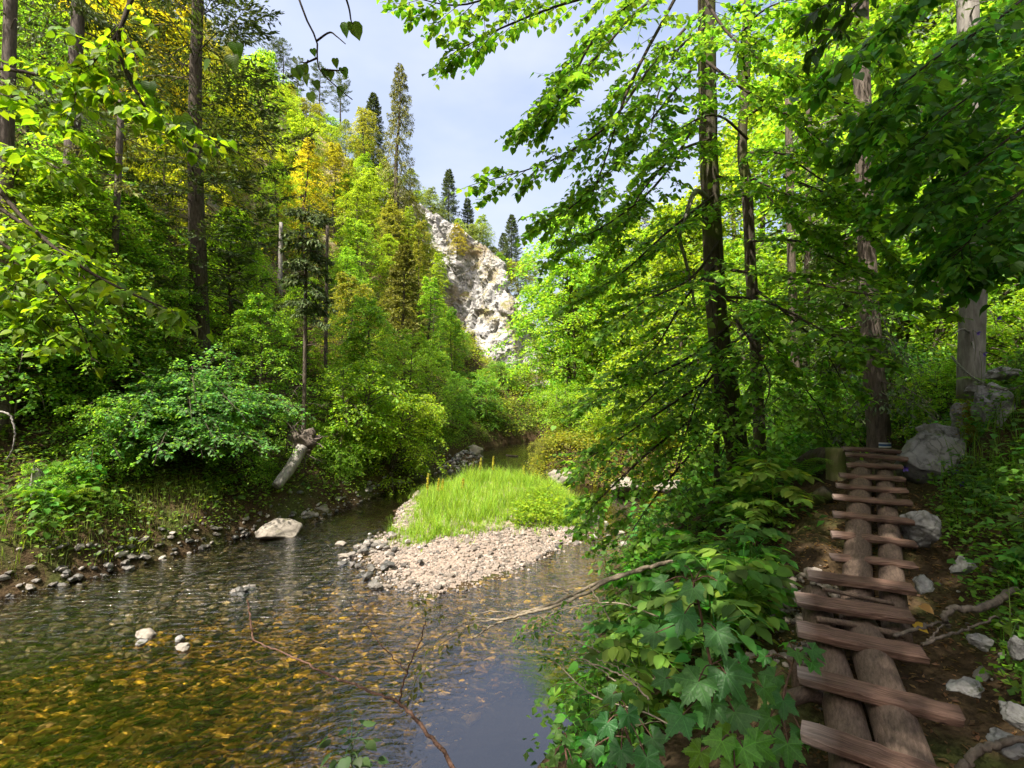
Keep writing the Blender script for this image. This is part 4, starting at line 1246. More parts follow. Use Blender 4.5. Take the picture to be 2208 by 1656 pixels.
kind('broad_a', broadleaf_meshes, 'leaf', DIAMOND, 'bark', 101, 10.0, 1.6, 2.7, 64, 15, 9, 0.135, lean=0.03)
kind('broad_b', broadleaf_meshes, 'leaf', DIAMOND, 'bark', 102, 8.0, 1.2, 2.4, 54, 14, 9, 0.125, lean=0.06, layered=0.4)
kind('broad_c', broadleaf_meshes, 'leaf', DIAMOND, 'bark', 103, 12.0, 3.0, 2.3, 66, 13, 9, 0.13, lean=0.02)
kind('broad_d', broadleaf_meshes, 'leaf', DIAMOND, 'bark', 104, 9.0, 1.0, 3.1, 46, 20, 10, 0.13, lean=0.10, layered=0.22)
kind('slender', broadleaf_meshes, 'leaf', DIAMOND, 'bark', 105, 11.0, 2.5, 1.4, 56, 10, 8, 0.12, lean=0.03)
kind('bush_a', broadleaf_meshes, 'leaf', DIAMOND, 'bark', 106, 3.0, 0.25, 1.5, 60, 13, 9, 0.085, multi=5, lean=0.12)
kind('bush_b', broadleaf_meshes, 'leaf', DIAMOND, 'bark', 107, 2.4, 0.1, 1.5, 56, 12, 9, 0.08, multi=6, lean=0.2, layered=0.45)
kind('spruce_a', conifer_meshes, 'needle', NEEDLE, 'bark_brown', 111, 16.0, 1.6, 2.5, needles=44, droop=0.35, hang=0.55, dead=10)
kind('spruce_b', conifer_meshes, 'needle', NEEDLE, 'bark_brown', 112, 11.0, 0.6, 2.1, step=0.24, per=7, needles=70, droop=0.30, hang=0.35, size=0.22, ragged=0.45, taper=0.75)
kind('weeping', conifer_meshes, 'needle', NEEDLE, 'bark_brown', 113, 20.0, 2.0, 2.7, step=0.40, needles=60, droop=0.55, hang=1.5, size=0.22, ragged=0.45)
kind('pine', conifer_meshes, 'needle', NEEDLE, 'bark_brown', 114, 10.0, 3.0, 2.2, step=0.5, per=4, needles=80, droop=-0.1, hang=0.0, taper=0.45, ragged=0.5, size=0.2)
kind('sapling_spruce', conifer_meshes, 'needle', NEEDLE, 'bark', 115, 5.0, 0.3, 0.9, step=0.22, needles=40, droop=0.1, hang=0.15, size=0.10)


def put(name, key, loc, h, color, label, cat='tree', group=None, rz=None, tilt=0.0, wide=1.0):
    native = {'broad_a': 10, 'broad_b': 8, 'broad_c': 12, 'broad_d': 9, 'slender': 11, 'bush_a': 3, 'bush_b': 2.4, 'spruce_a': 16, 'spruce_b': 11, 'weeping': 20, 'pine': 10, 'sapling_spruce': 5}[key]
    s = h / native
    e = empty(name, loc, label, cat, group, rz=random.uniform(0, 6.28) if rz is None else rz)
    e.scale = (s * wide, s * wide, s); e.rotation_euler[0] = tilt
    tr, cr_ = KINDS[key]
    obj('trunk' if 'bush' not in key else 'stems', tr, e)
    f = random.uniform(0.85, 1.15)
    obj('crown', cr_, e, color=tuple(c * f for c in color))
    return e


def on_ground(px, d, dz=0.0):
    x = (px - 1104) / F * d
    return np.array((x, d, gz(x, d) - dz))


random.seed(21); rng = np.random.default_rng(21)

# ------------------------------------------------------------------ single trees of the left hillside
wood, lv = conifer_meshes(201, 19.0, 2.2, 3.2, step=0.40, per=6, droop=0.12, needles=95, size=0.16, hang=0.15, ragged=0.4, dead=8, taper=0.6)
fp = on_ground(436, 14.0)
fir = empty('fir_tree', fp, 'tall dark fir with thick trunk on the left hillside', 'tree')
wood.build('trunk', M['bark'], fir); cmb = MB(); lv.to_mb(cmb, NEEDLE); cmb.build('crown', M['needle'], fir, color=FIR)


def tall_trunk(name, px0, py0, px1, py1, d, r, label, m='bark_brown', dead=24, dead_l=(0.5, 1.6), crown=None):
    """a bare-stemmed conifer; the trunk runs through two photo points and on past the top"""
    a = P(px0, py0, d); b = P(px1, py1, d + 0.2)
    g = np.array((a[0], d, gz(a[0], d) - 0.3))
    e = empty(name, g + np.array((0, 0, 0.3)), label, 'tree')
    path = smooth_path([g, a, b], 16) - g - np.array((0, 0, 0.3))
    mb = MB(); tube(mb, path, np.linspace(r * 1.15, r * 0.75, 16), 10, rough=0.06)
    mb.build('trunk', M[m], e)
    if dead:
        mb = MB()
        for k in range(dead):
            p0 = path[random.randint(2, 15)] + UP * random.uniform(-.3, .3); az = random.uniform(0, 6.28); L = random.uniform(*dead_l)
            o = np.array((math.cos(az), math.sin(az), 0))
            bp = smooth_path([p0, p0 + o * L * 0.5 + UP * random.uniform(-0.05, 0.1) * L, p0 + o * L - UP * L * random.uniform(0.05, 0.55)], 7)
            tube(mb, bp, np.linspace(0.014, 0.003, 7), 4, cap=False)
            for q in range(5):
                pq = bp[random.randint(2, 6)]
                tube(mb, np.array([pq, pq + unit(o + rng.normal(0, 0.8, 3)) * random.uniform(0.15, 0.45) - UP * 0.08]), [0.005, 0.002], 3, cap=False)
        mb.build('dead_branches', M['bark'], e)['kind'] = 'stuff'
    if crown:
        n, z0, z1, R, col = crown
        lvs = Leaves(); wd = MB()
        for k in range(n):
            z = random.uniform(z0, z1) - g[2] - 0.3; p0 = np.array((np.interp(z, path[:, 2], path[:, 0]), np.interp(z, path[:, 2], path[:, 1]), z))
            az = random.uniform(0, 6.28); L = R * random.uniform(0.6, 1.1); o = np.array((math.cos(az), math.sin(az), 0))
            bp = smooth_path([p0, p0 + o * L * 0.5 - UP * 0.1 * L, p0 + o * L - UP * 0.45 * L], 6); tube(wd, bp, np.linspace(0.015, 0.004, 6), 3, cap=False)
            m_ = 150; t = rng.uniform(0.15, 1, m_); c = bp[np.minimum((t * 5).astype(int), 4)] + (bp[1] - bp[0]) * rng.uniform(0, 1, (m_, 1))
            sd_ = np.cross(o, UP) * rng.choice((-1, 1), (m_, 1)) * rng.random((m_, 1)) * 0.45 * L * (1.1 - t)[:, None]
            lvs.add(c + sd_ - UP * np.abs(sd_).sum(1, keepdims=True) * 0.5, unit(sd_ * 2 + o * 0.4 - UP * 0.5 + rng.normal(0, 0.3, (m_, 3))), UP + rng.normal(0, 0.5, (m_, 3)), 0.14 * rng.uniform(0.6, 1.3, m_))
        wd.build('boughs', M['bark'], e)['kind'] = 'stuff'; cmb = MB(); lvs.to_mb(cmb, NEEDLE); cmb.build('crown', M['needle'], e, color=col)
    return e


tall_trunk('spruce_tree', 152, 400, 172, -60, 12.0, 0.17, 'tall bare grey-brown spruce trunk near the upper left corner', dead=34, crown=(16, 11.5, 15.0, 1.7, FIR))
tall_trunk('spruce_tree', 233, 900, 262, 200, 11.2, 0.085, 'slim brown spruce stem with dead twigs behind the hazel bush', dead=40, dead_l=(0.4, 1.1), crown=(16, 4.5, 9.5, 1.3, LARCH))
tall_trunk('spruce_tree', 10, 500, 25, -60, 10.0, 0.14, 'shaded spruce at the upper left edge with dark hanging boughs', dead=16, crown=(20, 8.6, 12.5, 1.9, FIR))
tall_trunk('dead_tree', 604, 600, 606, 480, 22.0, 0.10, 'dead pale pole standing among bright green hillside trees', m='deadwood', dead=10, dead_l=(0.4, 1.0))
tall_trunk('spruce_tree', 655, 960, 660, 560, 13.2, 0.06, 'thin straight spruce stem rising from the upturned root plate', m='bark', dead=12, dead_l=(0.3, 0.8), crown=(40, 5.0, 8.2, 0.8, FIR))
tall_trunk('slim_tree', 703, 700, 706, 480, 18.5, 0.07, 'slim dark trunk right of the thin straight spruce', m='bark', dead=8)

put('weeping_spruce', 'weeping', on_ground(862, 40.0), 15.6, LARCH, 'tall weeping spruce whose pointed top stands against the sky', rz=1.0)
put('skyline_spruce', 'spruce_b', P(805, 330, 54) - np.array((0, 0, 2.0)), 8.5, SPRUCE, 'small dark spruce on the skyline left of the weeping spruce')
put('skyline_spruce', 'spruce_b', P(782, 340, 56) - np.array((0, 0, 2.0)), 6.5, SPRUCE, 'smallest faint spruce on the skyline above the round yellow-green tree')
put('skyline_spruce', 'spruce_b', P(968, 470, 56) - np.array((0, 0, 2.0)), 7.5, SPRUCE, 'spruce on the skyline just left of the overhanging lime spray')
put('skyline_spruce', 'spruce_b', P(1008, 520, 58) - np.array((0, 0, 2.0)), 7.0, SPRUCE, 'dark spruce half hidden by the lime spray on the skyline')
put('skyline_spruce', 'spruce_b', P(1103, 570, 60) - np.array((0, 0, 2.0)), 8.0, SPRUCE, 'dark pointed spruce above the top of the limestone cliff')
put('skyline_spruce', 'spruce_b', P(1085, 580, 62) - np.array((0, 0, 2.0)), 6.5, SPRUCE, 'shorter spruce left of the pointed one above the cliff')
put('round_tree', 'broad_b', P(790, 330, 49) - np.array((0, 0, 0.6)), 5.2, OLIVE, 'round yellow-green tree on the crest beside the weeping spruce')
CRT = [(575, 180), (605, 205), (630, 225), (660, 245), (685, 262), (712, 280), (745, 300), (770, 318), (825, 372), (845, 392), (885, 425), (905, 442), (925, 458), (945, 470), (990, 505), (1015, 520), (1035, 532), (1055, 548), (1075, 575), (1120, 600), (1140, 610)]
for i, (px, py) in enumerate(CRT):
    kk_ = ['broad_b', 'bush_a', 'broad_a', 'bush_b'][i % 4]
    put('crest_tree' if 'broad' in kk_ else 'crest_bush', kk_, P(px, py, 51.5 + (i % 3)) - np.array((0, 0, 1.6)), random.uniform(3.4, 5.2) if 'broad' in kk_ else random.uniform(2.4, 3.4), random.choice([OLIVE, GREEN, GREYGREEN, LIME]),
        'small tree along the wooded crest of the hillside', 'tree' if 'broad' in kk_ else 'bush', 'small trees along the hillside crest')
for i, (px, py, h) in enumerate([(590, 190, 6.5), (640, 220, 6.0), (690, 245, 6.5), (735, 265, 6.5), (610, 160, 5.0)]):
    put('pine_tree', 'pine', P(px, py, 54) - np.array((0, 0, 1.2)), h, GREYGREEN if i % 2 else SPRUCE, 'grey-green pine on the upper left crest against the sky', group='pines on the hillside crest')
put('yellow_tree', 'slender', on_ground(655, 27.0), 7.5, (0.30, 0.29, 0.03), 'golden yellow tree in the middle of the left hillside')
put('yellow_tree', 'slender', on_ground(722, 33.0), 7.5, (0.27, 0.28, 0.03), 'yellow-crowned tree below the cracked rock rib')
put('yellow_tree', 'broad_b', P(985, 560, 43.5), 3.2, YELLOW, 'small golden tree on the brow of the limestone cliff')
put('yellow_tree', 'broad_b', on_ground(290, 21.0), 11.0, (0.34, 0.33, 0.025), 'broad yellow tree glowing behind the tall dark fir')
put('yellow_bush', 'bush_a', P(1040, 872, 33), 2.2, (0.31, 0.28, 0.025), 'golden bush at the foot of the limestone cliff', 'bush')
put('maple_tree', 'broad_c', on_ground(972, 27.5), 5.6, GREEN_DARK, 'slender dark green tree standing before the pale cliff', wide=0.8)
put('maple_tree', 'slender', on_ground(925, 26.0), 7.0, GREEN, 'dark-stemmed tree just left of the one before the cliff', wide=1.1)

for i, (px, d, k_, h, c_) in enumerate([(828, 41, 'broad_b', 5.0, LIME), (884, 42, 'broad_a', 5.2, OLIVE), (905, 43, 'broad_b', 4.4, GREEN_BRIGHT), (925, 43.5, 'bush_a', 3.2, LIME), (845, 37, 'broad_b', 5.0, OLIVE), (880, 37, 'slender', 6.0, LIME), (800, 38, 'broad_a', 5.6, LIME), (780, 41, 'broad_b', 4.6, GREEN_BRIGHT), (750, 36, 'slender', 6.0, OLIVE), (900, 38.5, 'broad_b', 4.5, OLIVE)]):
    q_ = on_ground(px, d, 0.1); taken_q = q_
    put('slope_tree', k_, q_, h, c_, 'small sunlit tree around the foot of the weeping spruce', 'tree', 'small trees around the weeping spruce')
# ------------------------------------------------------------------ hillside wood
ZONES = []
taken = [fp[:2]]


def spaced(p, r):
    for q in taken:
        if (p[0] - q[0]) ** 2 + (p[1] - q[1]) ** 2 < r * r: return False
    taken.append(np.array(p[:2])); return True


def in_frustum(p, margin=1.12):
    return p[1] > 1 and abs(p[0]) < 1.042 * margin * p[1] + 1.5


cnt = 0
cand = np.column_stack([rng.uniform(-48, 2, 9000), rng.uniform(13, 52, 9000)])
cand = cand[~inside(cand[:, 0], cand[:, 1], RIVER) & (chain_dist(cand[:, 0], cand[:, 1], LEFT) > 2.2)]
for x, y in cand:
    if cnt >= 190: break
    if not in_frustum((x, y)): continue
    z = gz(x, y)
    px = 1104 + F * x / y; py = 828 - F * (z - CAM_Z) / y
    if py < -250 or px > 1085: continue
    if px > 940 and y > 30: continue                       # keep the cliff face clear
    high = z > 16
    if high and random.random() < 0.15: continue
    if y < 16.5 and abs(px - 450) < 190: continue         # keep the fir in view
    if not spaced((x, y), 2.4 if y < 28 else 2.2): continue
    near_crest = z > 0.72 * np.interp(x, CREST_X, CREST_Z) and y > 34
    r = random.random()
    if near_crest:
        k, h, col, nm, lab, grp = random.choice([
            ('bush_a', random.uniform(2, 3.4), OLIVE, 'hillside_bush', 'olive bush on the dry rocky crest of the left hillside', 'bushes on the rocky crest'),
            ('bush_b', random.uniform(1.6, 2.8), LIME, 'hillside_bush', 'bright bush on the dry rocky crest of the left hillside', 'bright bushes on the rocky crest'),
            ('pine', random.uniform(4, 6), GREYGREEN, 'hillside_pine', 'small pine scattered on the rocky crest of the hillside', 'small pines on the rocky crest')])
    elif r < 0.16 and y < 44 and not (y < 32 and 380 < px < 780):
        k, h, col, nm, lab, grp = random.choice(['spruce_a', 'spruce_b']), random.uniform(8, 13), random.choice([SPRUCE, LARCH, FIR]), 'hillside_spruce', 'spruce with drooping boughs amid the left hillside wood', 'spruces of the hillside wood'
    elif r < 0.30 and y > 19:
        k, h, col, nm, lab, grp = random.choice(['broad_b', 'slender']), random.uniform(5, 8.5), random.choice([(0.27, 0.29, 0.03), (0.24, 0.28, 0.03)]), 'hillside_tree', 'yellowing tree amid the green left hillside wood', 'yellowing trees of the hillside wood'
    elif y < 20:
        k, h, col, nm, lab, grp = random.choice(['broad_a', 'broad_b', 'broad_d']), random.uniform(5.5, 9), random.choice([GREEN, GREEN_DARK, GREEN_BRIGHT]), 'bank_tree', 'leafy green tree low on the left bank slope', 'trees low on the left bank slope'
    else:
        k, h, col, nm, lab, grp = random.choice(['broad_a', 'broad_c', 'broad_b', 'slender']), random.uniform(6, 9.5), random.choice([GREEN_BRIGHT, LIME, GREEN, OLIVE, LIME]), 'hillside_tree', 'sunlit green tree amid the left hillside wood', 'green trees of the hillside wood'
    if 120 < px < 640 and y > 17 and k[:5] in ('broad', 'slend') and col in (GREEN, OLIVE, GREEN_DARK): col = random.choice([LIME, GREEN_BRIGHT, (0.24, 0.29, 0.025)])
    put(nm, k, (x, y, z - 0.1), h * (0.60 if px > 800 else 0.62 if 470 < px and y < 24 else 0.75), col, lab, 'bush' if 'bush' in nm else 'tree', grp)
    cnt += 1

# trees and bushes leaning over the left water's edge
EDGE = [(255, 10.2, 'bush_b', 1.5, GREEN, 'drooping bush over the water left of the hazel'), (530, 11.7, 'bush_b', 1.6, GREEN, 'drooping bush right under the hazel above the boulder'),
        (1045, 31.5, 'bush_a', 1.6, GREEN, 'green bush on the far bank left of the golden one'), (1090, 33.5, 'bush_b', 1.8, GREEN_DARK, 'dark bush right below the limestone cliff'), (1118, 34.5, 'bush_a', 1.8, LIME, 'bright bush at the right foot of the cliff'), (1145, 35.0, 'bush_b', 1.8, OLIVE, 'olive bush on the far shore at the river end'),
        (905, 33.0, 'slender', 6.5, OLIVE, 'slim olive tree left of the cliff face'), (945, 35.0, 'slender', 6.0, LIME, 'slim bright tree against the left part of the cliff'), (1000, 33.0, 'broad_b', 2.4, GREEN, 'small rounded tree at the left foot of the cliff'),
        (955, 31.0, 'broad_c', 4.6, GREEN_BRIGHT, 'bright tree below the cliff face'), (150, 10.9, 'broad_b', 5.6, GREEN_BRIGHT, 'bright leafy tree hiding the foot of the bare spruce trunk'), (50, 10.6, 'broad_b', 5.6, LIME, 'yellow-green leafy tree at the left edge under the lime bough'), (275, 12.6, 'broad_a', 6.0, GREEN, 'leafy tree just left of the tall fir'), (500, 15.5, 'broad_a', 6.0, GREEN_BRIGHT, 'bright leafy tree just right of the tall fir'),
        (880, 19.5, 'broad_d', 4.2, GREEN_BRIGHT, 'bright layered tree leaning over the dark channel'), (800, 17.5, 'broad_b', 5.0, GREEN, 'leafy tree behind the bare pale sapling trunk'),
        (945, 22.5, 'broad_d', 4.2, GREEN, 'layered tree over the far shoal on the left bank'), (985, 24.5, 'broad_b', 3.0, GREEN_DARK, 'dark leafy tree at the far left bend'),
        (840, 16.0, 'bush_b', 2.6, LIME, 'bright drooping bush above the white ledge'), (760, 15.0, 'bush_a', 3.0, GREEN_BRIGHT, 'sunlit bush beside the upturned root plate'),
        (1035, 27.5, 'bush_a', 2.8, GREEN_DARK, 'very dark bush overhanging the far bend'), (560, 13.5, 'broad_b', 4.0, GREEN, 'leafy tree between hazel bush and thin spruce'),
        (320, 13.0, 'broad_d', 4.0, GREEN_DARK, 'dark spreading tree behind the hazel bush'), (90, 11.5, 'broad_d', 5.0, GREEN_DARK, 'dark leafy tree at the left edge above the grey stump'),
        (20, 10.0, 'bush_a', 3.2, GREEN_DARK, 'shaded bush at the left edge behind the arched white branch'), (200, 11.0, 'bush_a', 3.2, GREEN, 'bush between the slim brown spruce and left edge')]
for px, d, k, h, col, lab in EDGE:
    nm = 'bush' if 'bush' in k else 'bank_tree'
    put(nm, k, on_ground(px, d, 0.1), h, col, lab, 'bush' if 'bush' in k else 'tree')
for i, (px, d, h) in enumerate([(700, 14.2, 1.3), (770, 15.8, 1.0), (735, 14.0, 0.9), (810, 17.0, 1.1), (900, 19.8, 1.2), (120, 9.0, 0.8), (330, 10.9, 1.0)]):
    put('bank_bush', 'bush_b', on_ground(px, d, 0.08), h, random.choice([GREEN, GREEN_BRIGHT, OLIVE]), 'low scrubby bush on the left bank close to the water', 'bush', 'low bushes on the left bank')

# the large hazel bush over the left waterline, with its own leaves
random.seed(31); rng = np.random.default_rng(31)
hz0 = on_ground(400, 11.6)
hw, hl = MB(), Leaves()
for i in range(64):
    a = random.uniform(-2.6, 0.35) if i % 4 else random.uniform(0, 6.28)
    o = np.array((math.cos(a), math.sin(a), 0)); L = random.uniform(1.3, 2.8); e0 = random.uniform(0.15, 1.25)
    t = L * math.sin(e0)
    pts = [np.array((0, 0, 0)) + rng.normal(0, 0.12, 3) * (1, 1, 0), o * L * 0.35 * math.cos(e0) + UP * t * 0.62, o * L * 0.7 * math.cos(e0) + UP * t * 0.95, o * L * 1.05 * math.cos(e0) + UP * (t * 0.95 - 0.12 * L)]
    bough(hw, hl, pts, 0.018, 0.004, 13, 0.75, 9, 0.085, droop=0.28, sub=2, start=0.3, flat=0.35)
for x_ in hl.p: x_ += hz0
hazel = empty('hazel_bush', hz0, 'large spreading hazel bush overhanging the left waterline', 'bush')
hw.build('stems', M['bark'], hazel)
split_leaves(hl, DIAMOND, 'hazel_leaf', M['leaf'], hazel, (0.095, 0.235, 0.060), n=120, loc0=hz0)

# ------------------------------------------------------------------ wood on the right bank
RB = [(1272, 24.5, 'broad_d', 8.5, LIME, 'bright layered tree right of the limestone cliff'), (1255, 22.0, 'broad_d', 8.0, GREEN_BRIGHT, 'sunlit tree spreading over the far right bank'),
      (1330, 23.0, 'broad_a', 11.0, LIME, 'tall sunlit tree behind the drooping lime boughs'), (1420, 21.0, 'broad_a', 10.0, GREEN_BRIGHT, 'bright tree glowing behind the dark leaning trunk'),
      (1245, 30.5, 'broad_a', 7.5, LIME, 'pale green tree at the far end of the river'), (1500, 18.0, 'broad_b', 9.0, LIME, 'sunny yellow-green tree between the two dark trunks'),
      (1240, 19.5, 'bush_b', 2.2, GREEN_BRIGHT, 'bright bush on top of the mossy far bank'), (1330, 17.5, 'bush_a', 2.6, LIME, 'yellow-green bush behind the right channel'),
      (1420, 16.5, 'bush_a', 3.0, LIME, 'glowing bush seen through the drooping lime boughs'), (1180, 18.2, 'bush_b', 1.0, OLIVE, 'mossy scrub hanging over the undercut far bank'),
      (1580, 15.0, 'broad_b', 7.0, GREEN_BRIGHT, 'bright young tree behind the thinner dark trunk'), (1660, 18.0, 'broad_a', 14.0, LIME, 'sunlit tree deep in the wood right of the trunks'),
      (1480, 28.0, 'broad_a', 14.0, GREEN_BRIGHT, 'tall distant tree over the right channel'), (1270, 33.0, 'broad_a', 12.0, LIME, 'tall pale tree beyond the far right bank'),
      (1580, 26.0, 'spruce_a', 16.0, LARCH, 'distant sunlit spruce with pale trunk in the right wood'), (1380, 36.0, 'spruce_a', 16.0, LARCH, 'far spruce with bare trunk showing between the lime boughs'),
      (1830, 22.0, 'spruce_a', 22.0, LARCH, 'tall red-barked conifer whose trunk shows at the upper right'), (1760, 16.0, 'broad_c', 15.0, GREEN_BRIGHT, 'leafy tree behind the pair of slim trunks'),
      (1910, 13.0, 'broad_a', 13.0, GREEN, 'tree up the slope behind the marked trunk'), (1990, 10.5, 'broad_d', 8.0, GREEN, 'spreading tree between marked and grey trunks'),
      (2080, 12.0, 'broad_a', 13.0, GREEN_BRIGHT, 'tree on the slope behind the grey trunk'), (2190, 9.5, 'broad_b', 8.5, GREEN, 'tree on the slope at the right edge'),
      (2150, 16.0, 'broad_a', 15.0, LIME, 'sunlit tree high on the right slope'), (1960, 8.6, 'bush_a', 1.9, (0.05, 0.14, 0.03), 'blue-green bush right of the marked trunk'),
      (2030, 7.4, 'bush_a', 1.2, GREEN, 'bush on the rocks left of the grey trunk'), (1820, 10.5, 'spruce_b', 5.5, SPRUCE, 'young spruce with brown twigs left of the marked trunk'),
      (1770, 9.0, 'bush_b', 1.6, GREEN_DARK, 'dark bush behind the mossy post'), (2140, 7.8, 'bush_b', 1.7, GREEN_BRIGHT, 'bright bush behind the grey trunk on the slope'),
      (1680, 10.5, 'bush_a', 2.2, GREEN, 'bush between the leaning trunk and the slim pair'), (1560, 11.0, 'bush_a', 1.8, GREEN_BRIGHT, 'bush behind the foot of the leaning trunk')]
for px, d, k, h, col, lab in RB:
    put('bush' if 'bush' in k else ('spruce_tree' if 'spruce' in k else 'broadleaf_tree'), k, on_ground(px, d, 0.1), h, col, lab, 'bush' if 'bush' in k else 'tree')
cnt = 0
cand = np.column_stack([rng.uniform(1, 46, 2500), rng.uniform(17, 58, 2500)])
for x, y in cand[~inside(cand[:, 0], cand[:, 1], RIVER)]:
    if cnt >= 44: break
    if not in_frustum((x, y)): continue
    px = 1104 + F * x / y
    if px < 1150 or not spaced((x, y), 3.2): continue
    k = random.choice(['broad_a', 'broad_c', 'broad_b', 'broad_a', 'spruce_a'])
    put('forest_tree', k, (x, y, gz(x, y) - 0.1), random.uniform(11, 16) if px > 1600 else random.uniform(8, 11), LARCH if k == 'spruce_a' else random.choice([GREEN, GREEN_BRIGHT, GREEN, LIME]),
        'sunlit tree deep in the right bank wood', 'tree', 'trees deep in the right bank wood')
    cnt += 1

# unseen tree added behind the viewer to cast shade on the path
for (x, y, k, h, lab) in [(-0.6, -0.9, 'broad_c', 20, 'very tall unseen tree added behind the viewer to shade the path')]:
    put('added_shade_tree', k, (x, y, gz(x, y) - 0.1), h, GREEN, lab)

# ------------------------------------------------------------------ lime trees by the path
random.seed(41); rng = np.random.default_rng(41)
LIME_LEAF = (0.13, 0.275, 0.040)


def path_tree(name, label, trunk_px, r0, r1, boughs, size, color, bark, nleaf, base_d, twigs=20, tl=0.75, leaves=9, tmpl=HEART, key='lime_leaf', flat=0.28, hang=0.22, cap=None):
    pts = [P(*q) for q in trunk_px]
    g = np.array((pts[0][0], pts[0][1], gz(pts[0][0], pts[0][1])))
    pts = [g - UP * 0.25] + pts
    e = empty(name, g, label, 'tree')
    path = smooth_path(pts, 30)
    mb = MB(); tube(mb, path - g, np.linspace(r0, r1, 30) * np.concatenate([[1.5, 1.25, 1.1], np.ones(27)]), 12, rough=0.07)
    mb.build('trunk', M[bark], e)
    wd, lvs = MB(), Leaves()
    for b in boughs:
        tw = twigs
        if isinstance(b[0], (int, float)): tw, b = b[0], b[1]
        bough(wd, lvs, [P(*q) for q in b], 0.022, 0.004, tw, tl, leaves, size, droop=0.16, sub=2, flat=flat, hang=hang, start=0.12)
    wd.v = [v - g for v in wd.v]
    wd.build('branches', M['twig_dark'], e)
    split_leaves(lvs, tmpl, key, M['leaf'], e, color, n=nleaf, loc0=g)
    return e, len(np.concatenate(lvs.p))


L1 = [[(1510, -220, 6.6), (1330, -90, 5.8), (1150, -40, 5.2), (1000, 10, 4.8), (890, -5, 4.6)],
      [(1500, -150, 6.6), (1350, -40, 5.8), (1180, 20, 5.2), (1060, 70, 4.9), (985, 110, 4.8)],
      [(1505, -80, 6.6), (1380, 20, 5.8), (1280, 130, 5.3), (1200, 210, 5.0), (1140, 265, 4.9)],
      [(1515, 20, 6.7), (1400, 150, 5.8), (1310, 270, 5.3), (1180, 350, 5.0), (1030, 395, 4.8)],
      [(1515, 120, 6.8), (1420, 240, 6.0), (1330, 350, 5.6), (1240, 440, 5.3), (1170, 480, 5.2)],
      [(1470, -30, 5.9), (1360, 180, 5.4), (1310, 330, 5.2), (1270, 440, 5.1)],
      [(1440, -60, 5.6), (1300, 60, 5.2), (1240, 160, 5.0), (1200, 250, 4.9)],
      [(1520, 230, 6.9), (1430, 380, 6.0), (1330, 470, 5.6), (1220, 530, 5.4)],
      [(1500, -40, 6.3), (1560, 60, 5.6), (1640, 130, 5.2), (1740, 170, 4.9)],
      [(1520, 130, 6.5), (1600, 190, 5.9), (1700, 250, 5.5), (1790, 320, 5.3)],
      [(1520, 60, 6.5), (1460, 110, 5.9), (1420, 200, 5.6), (1400, 300, 5.4)],
      [(1530, 300, 6.8), (1460, 330, 6.2), (1380, 420, 5.9), (1330, 520, 5.8)],
      [(1540, 420, 6.9), (1440, 500, 6.2), (1340, 590, 5.9), (1260, 640, 5.7)],
      [(1545, 380, 6.9), (1620, 400, 6.3), (1700, 460, 6.0), (1780, 500, 5.8)],
      [(1550, 520, 6.9), (1490, 600, 6.0), (1390, 650, 5.4), (1300, 720, 5.2)],
      [(1555, 560, 6.9), (1480, 640, 6.2), (1420, 740, 6.0), (1360, 800, 5.9)],
      [(1560, 580, 6.8), (1700, 600, 5.8), (1840, 630, 5.0), (1950, 650, 4.6)],
      [(1565, 640, 6.8), (1650, 650, 6.0), (1770, 710, 5.0), (1880, 770, 4.5)],
      [(1575, 700, 6.9), (1470, 780, 6.3), (1350, 830, 6.1), (1250, 880, 6.0)],
      [(1585, 780, 7.0), (1450, 870, 6.3), (1330, 950, 6.1), (1240, 1005, 6.0)],
      [(1590, 840, 7.0), (1430, 950, 6.3), (1320, 1050, 6.1), (1250, 1120, 6.0)],
      [(1595, 880, 7.0), (1480, 990, 6.4), (1400, 1090, 6.1), (1340, 1180, 5.9)],
      [(1590, 760, 7.0), (1520, 830, 6.4), (1480, 930, 6.1), (1450, 1040, 5.9)],
      [(1580, 680, 6.9), (1620, 740, 6.2), (1660, 820, 5.8), (1640, 900, 5.6)]]
e1, n1 = path_tree('lime_tree', 'leaning dark lime trunk with boughs drooping over the water', [(1598, 1040, 7.0), (1572, 860, 7.0), (1545, 680, 7.0), (1533, 450, 7.0), (1525, 200, 6.9), (1522, -60, 6.8), (1510, -250, 6.7)], 0.17, 0.10, L1, 0.070, LIME_LEAF, 'bark_moss', 300, 7.0, twigs=27, leaves=12)
# the grey snapped limb hanging off the trunk
sb = MB(); q0 = P(1530, 425, 6.85)
tube(sb, smooth_path([P(1530, 430, 6.9), P(1500, 412, 6.6), P(1478, 470, 6.4), P(1465, 510, 6.35), P(1478, 560, 6.3), P(1492, 625, 6.3), P(1498, 662, 6.25)], 20) - np.array(e1.location), np.linspace(0.038, 0.014, 20), 7, rough=0.12)
sb.build('snapped_limb', M['deadwood'], e1)['label'] = 'pale grey snapped limb hanging beside the trunk'

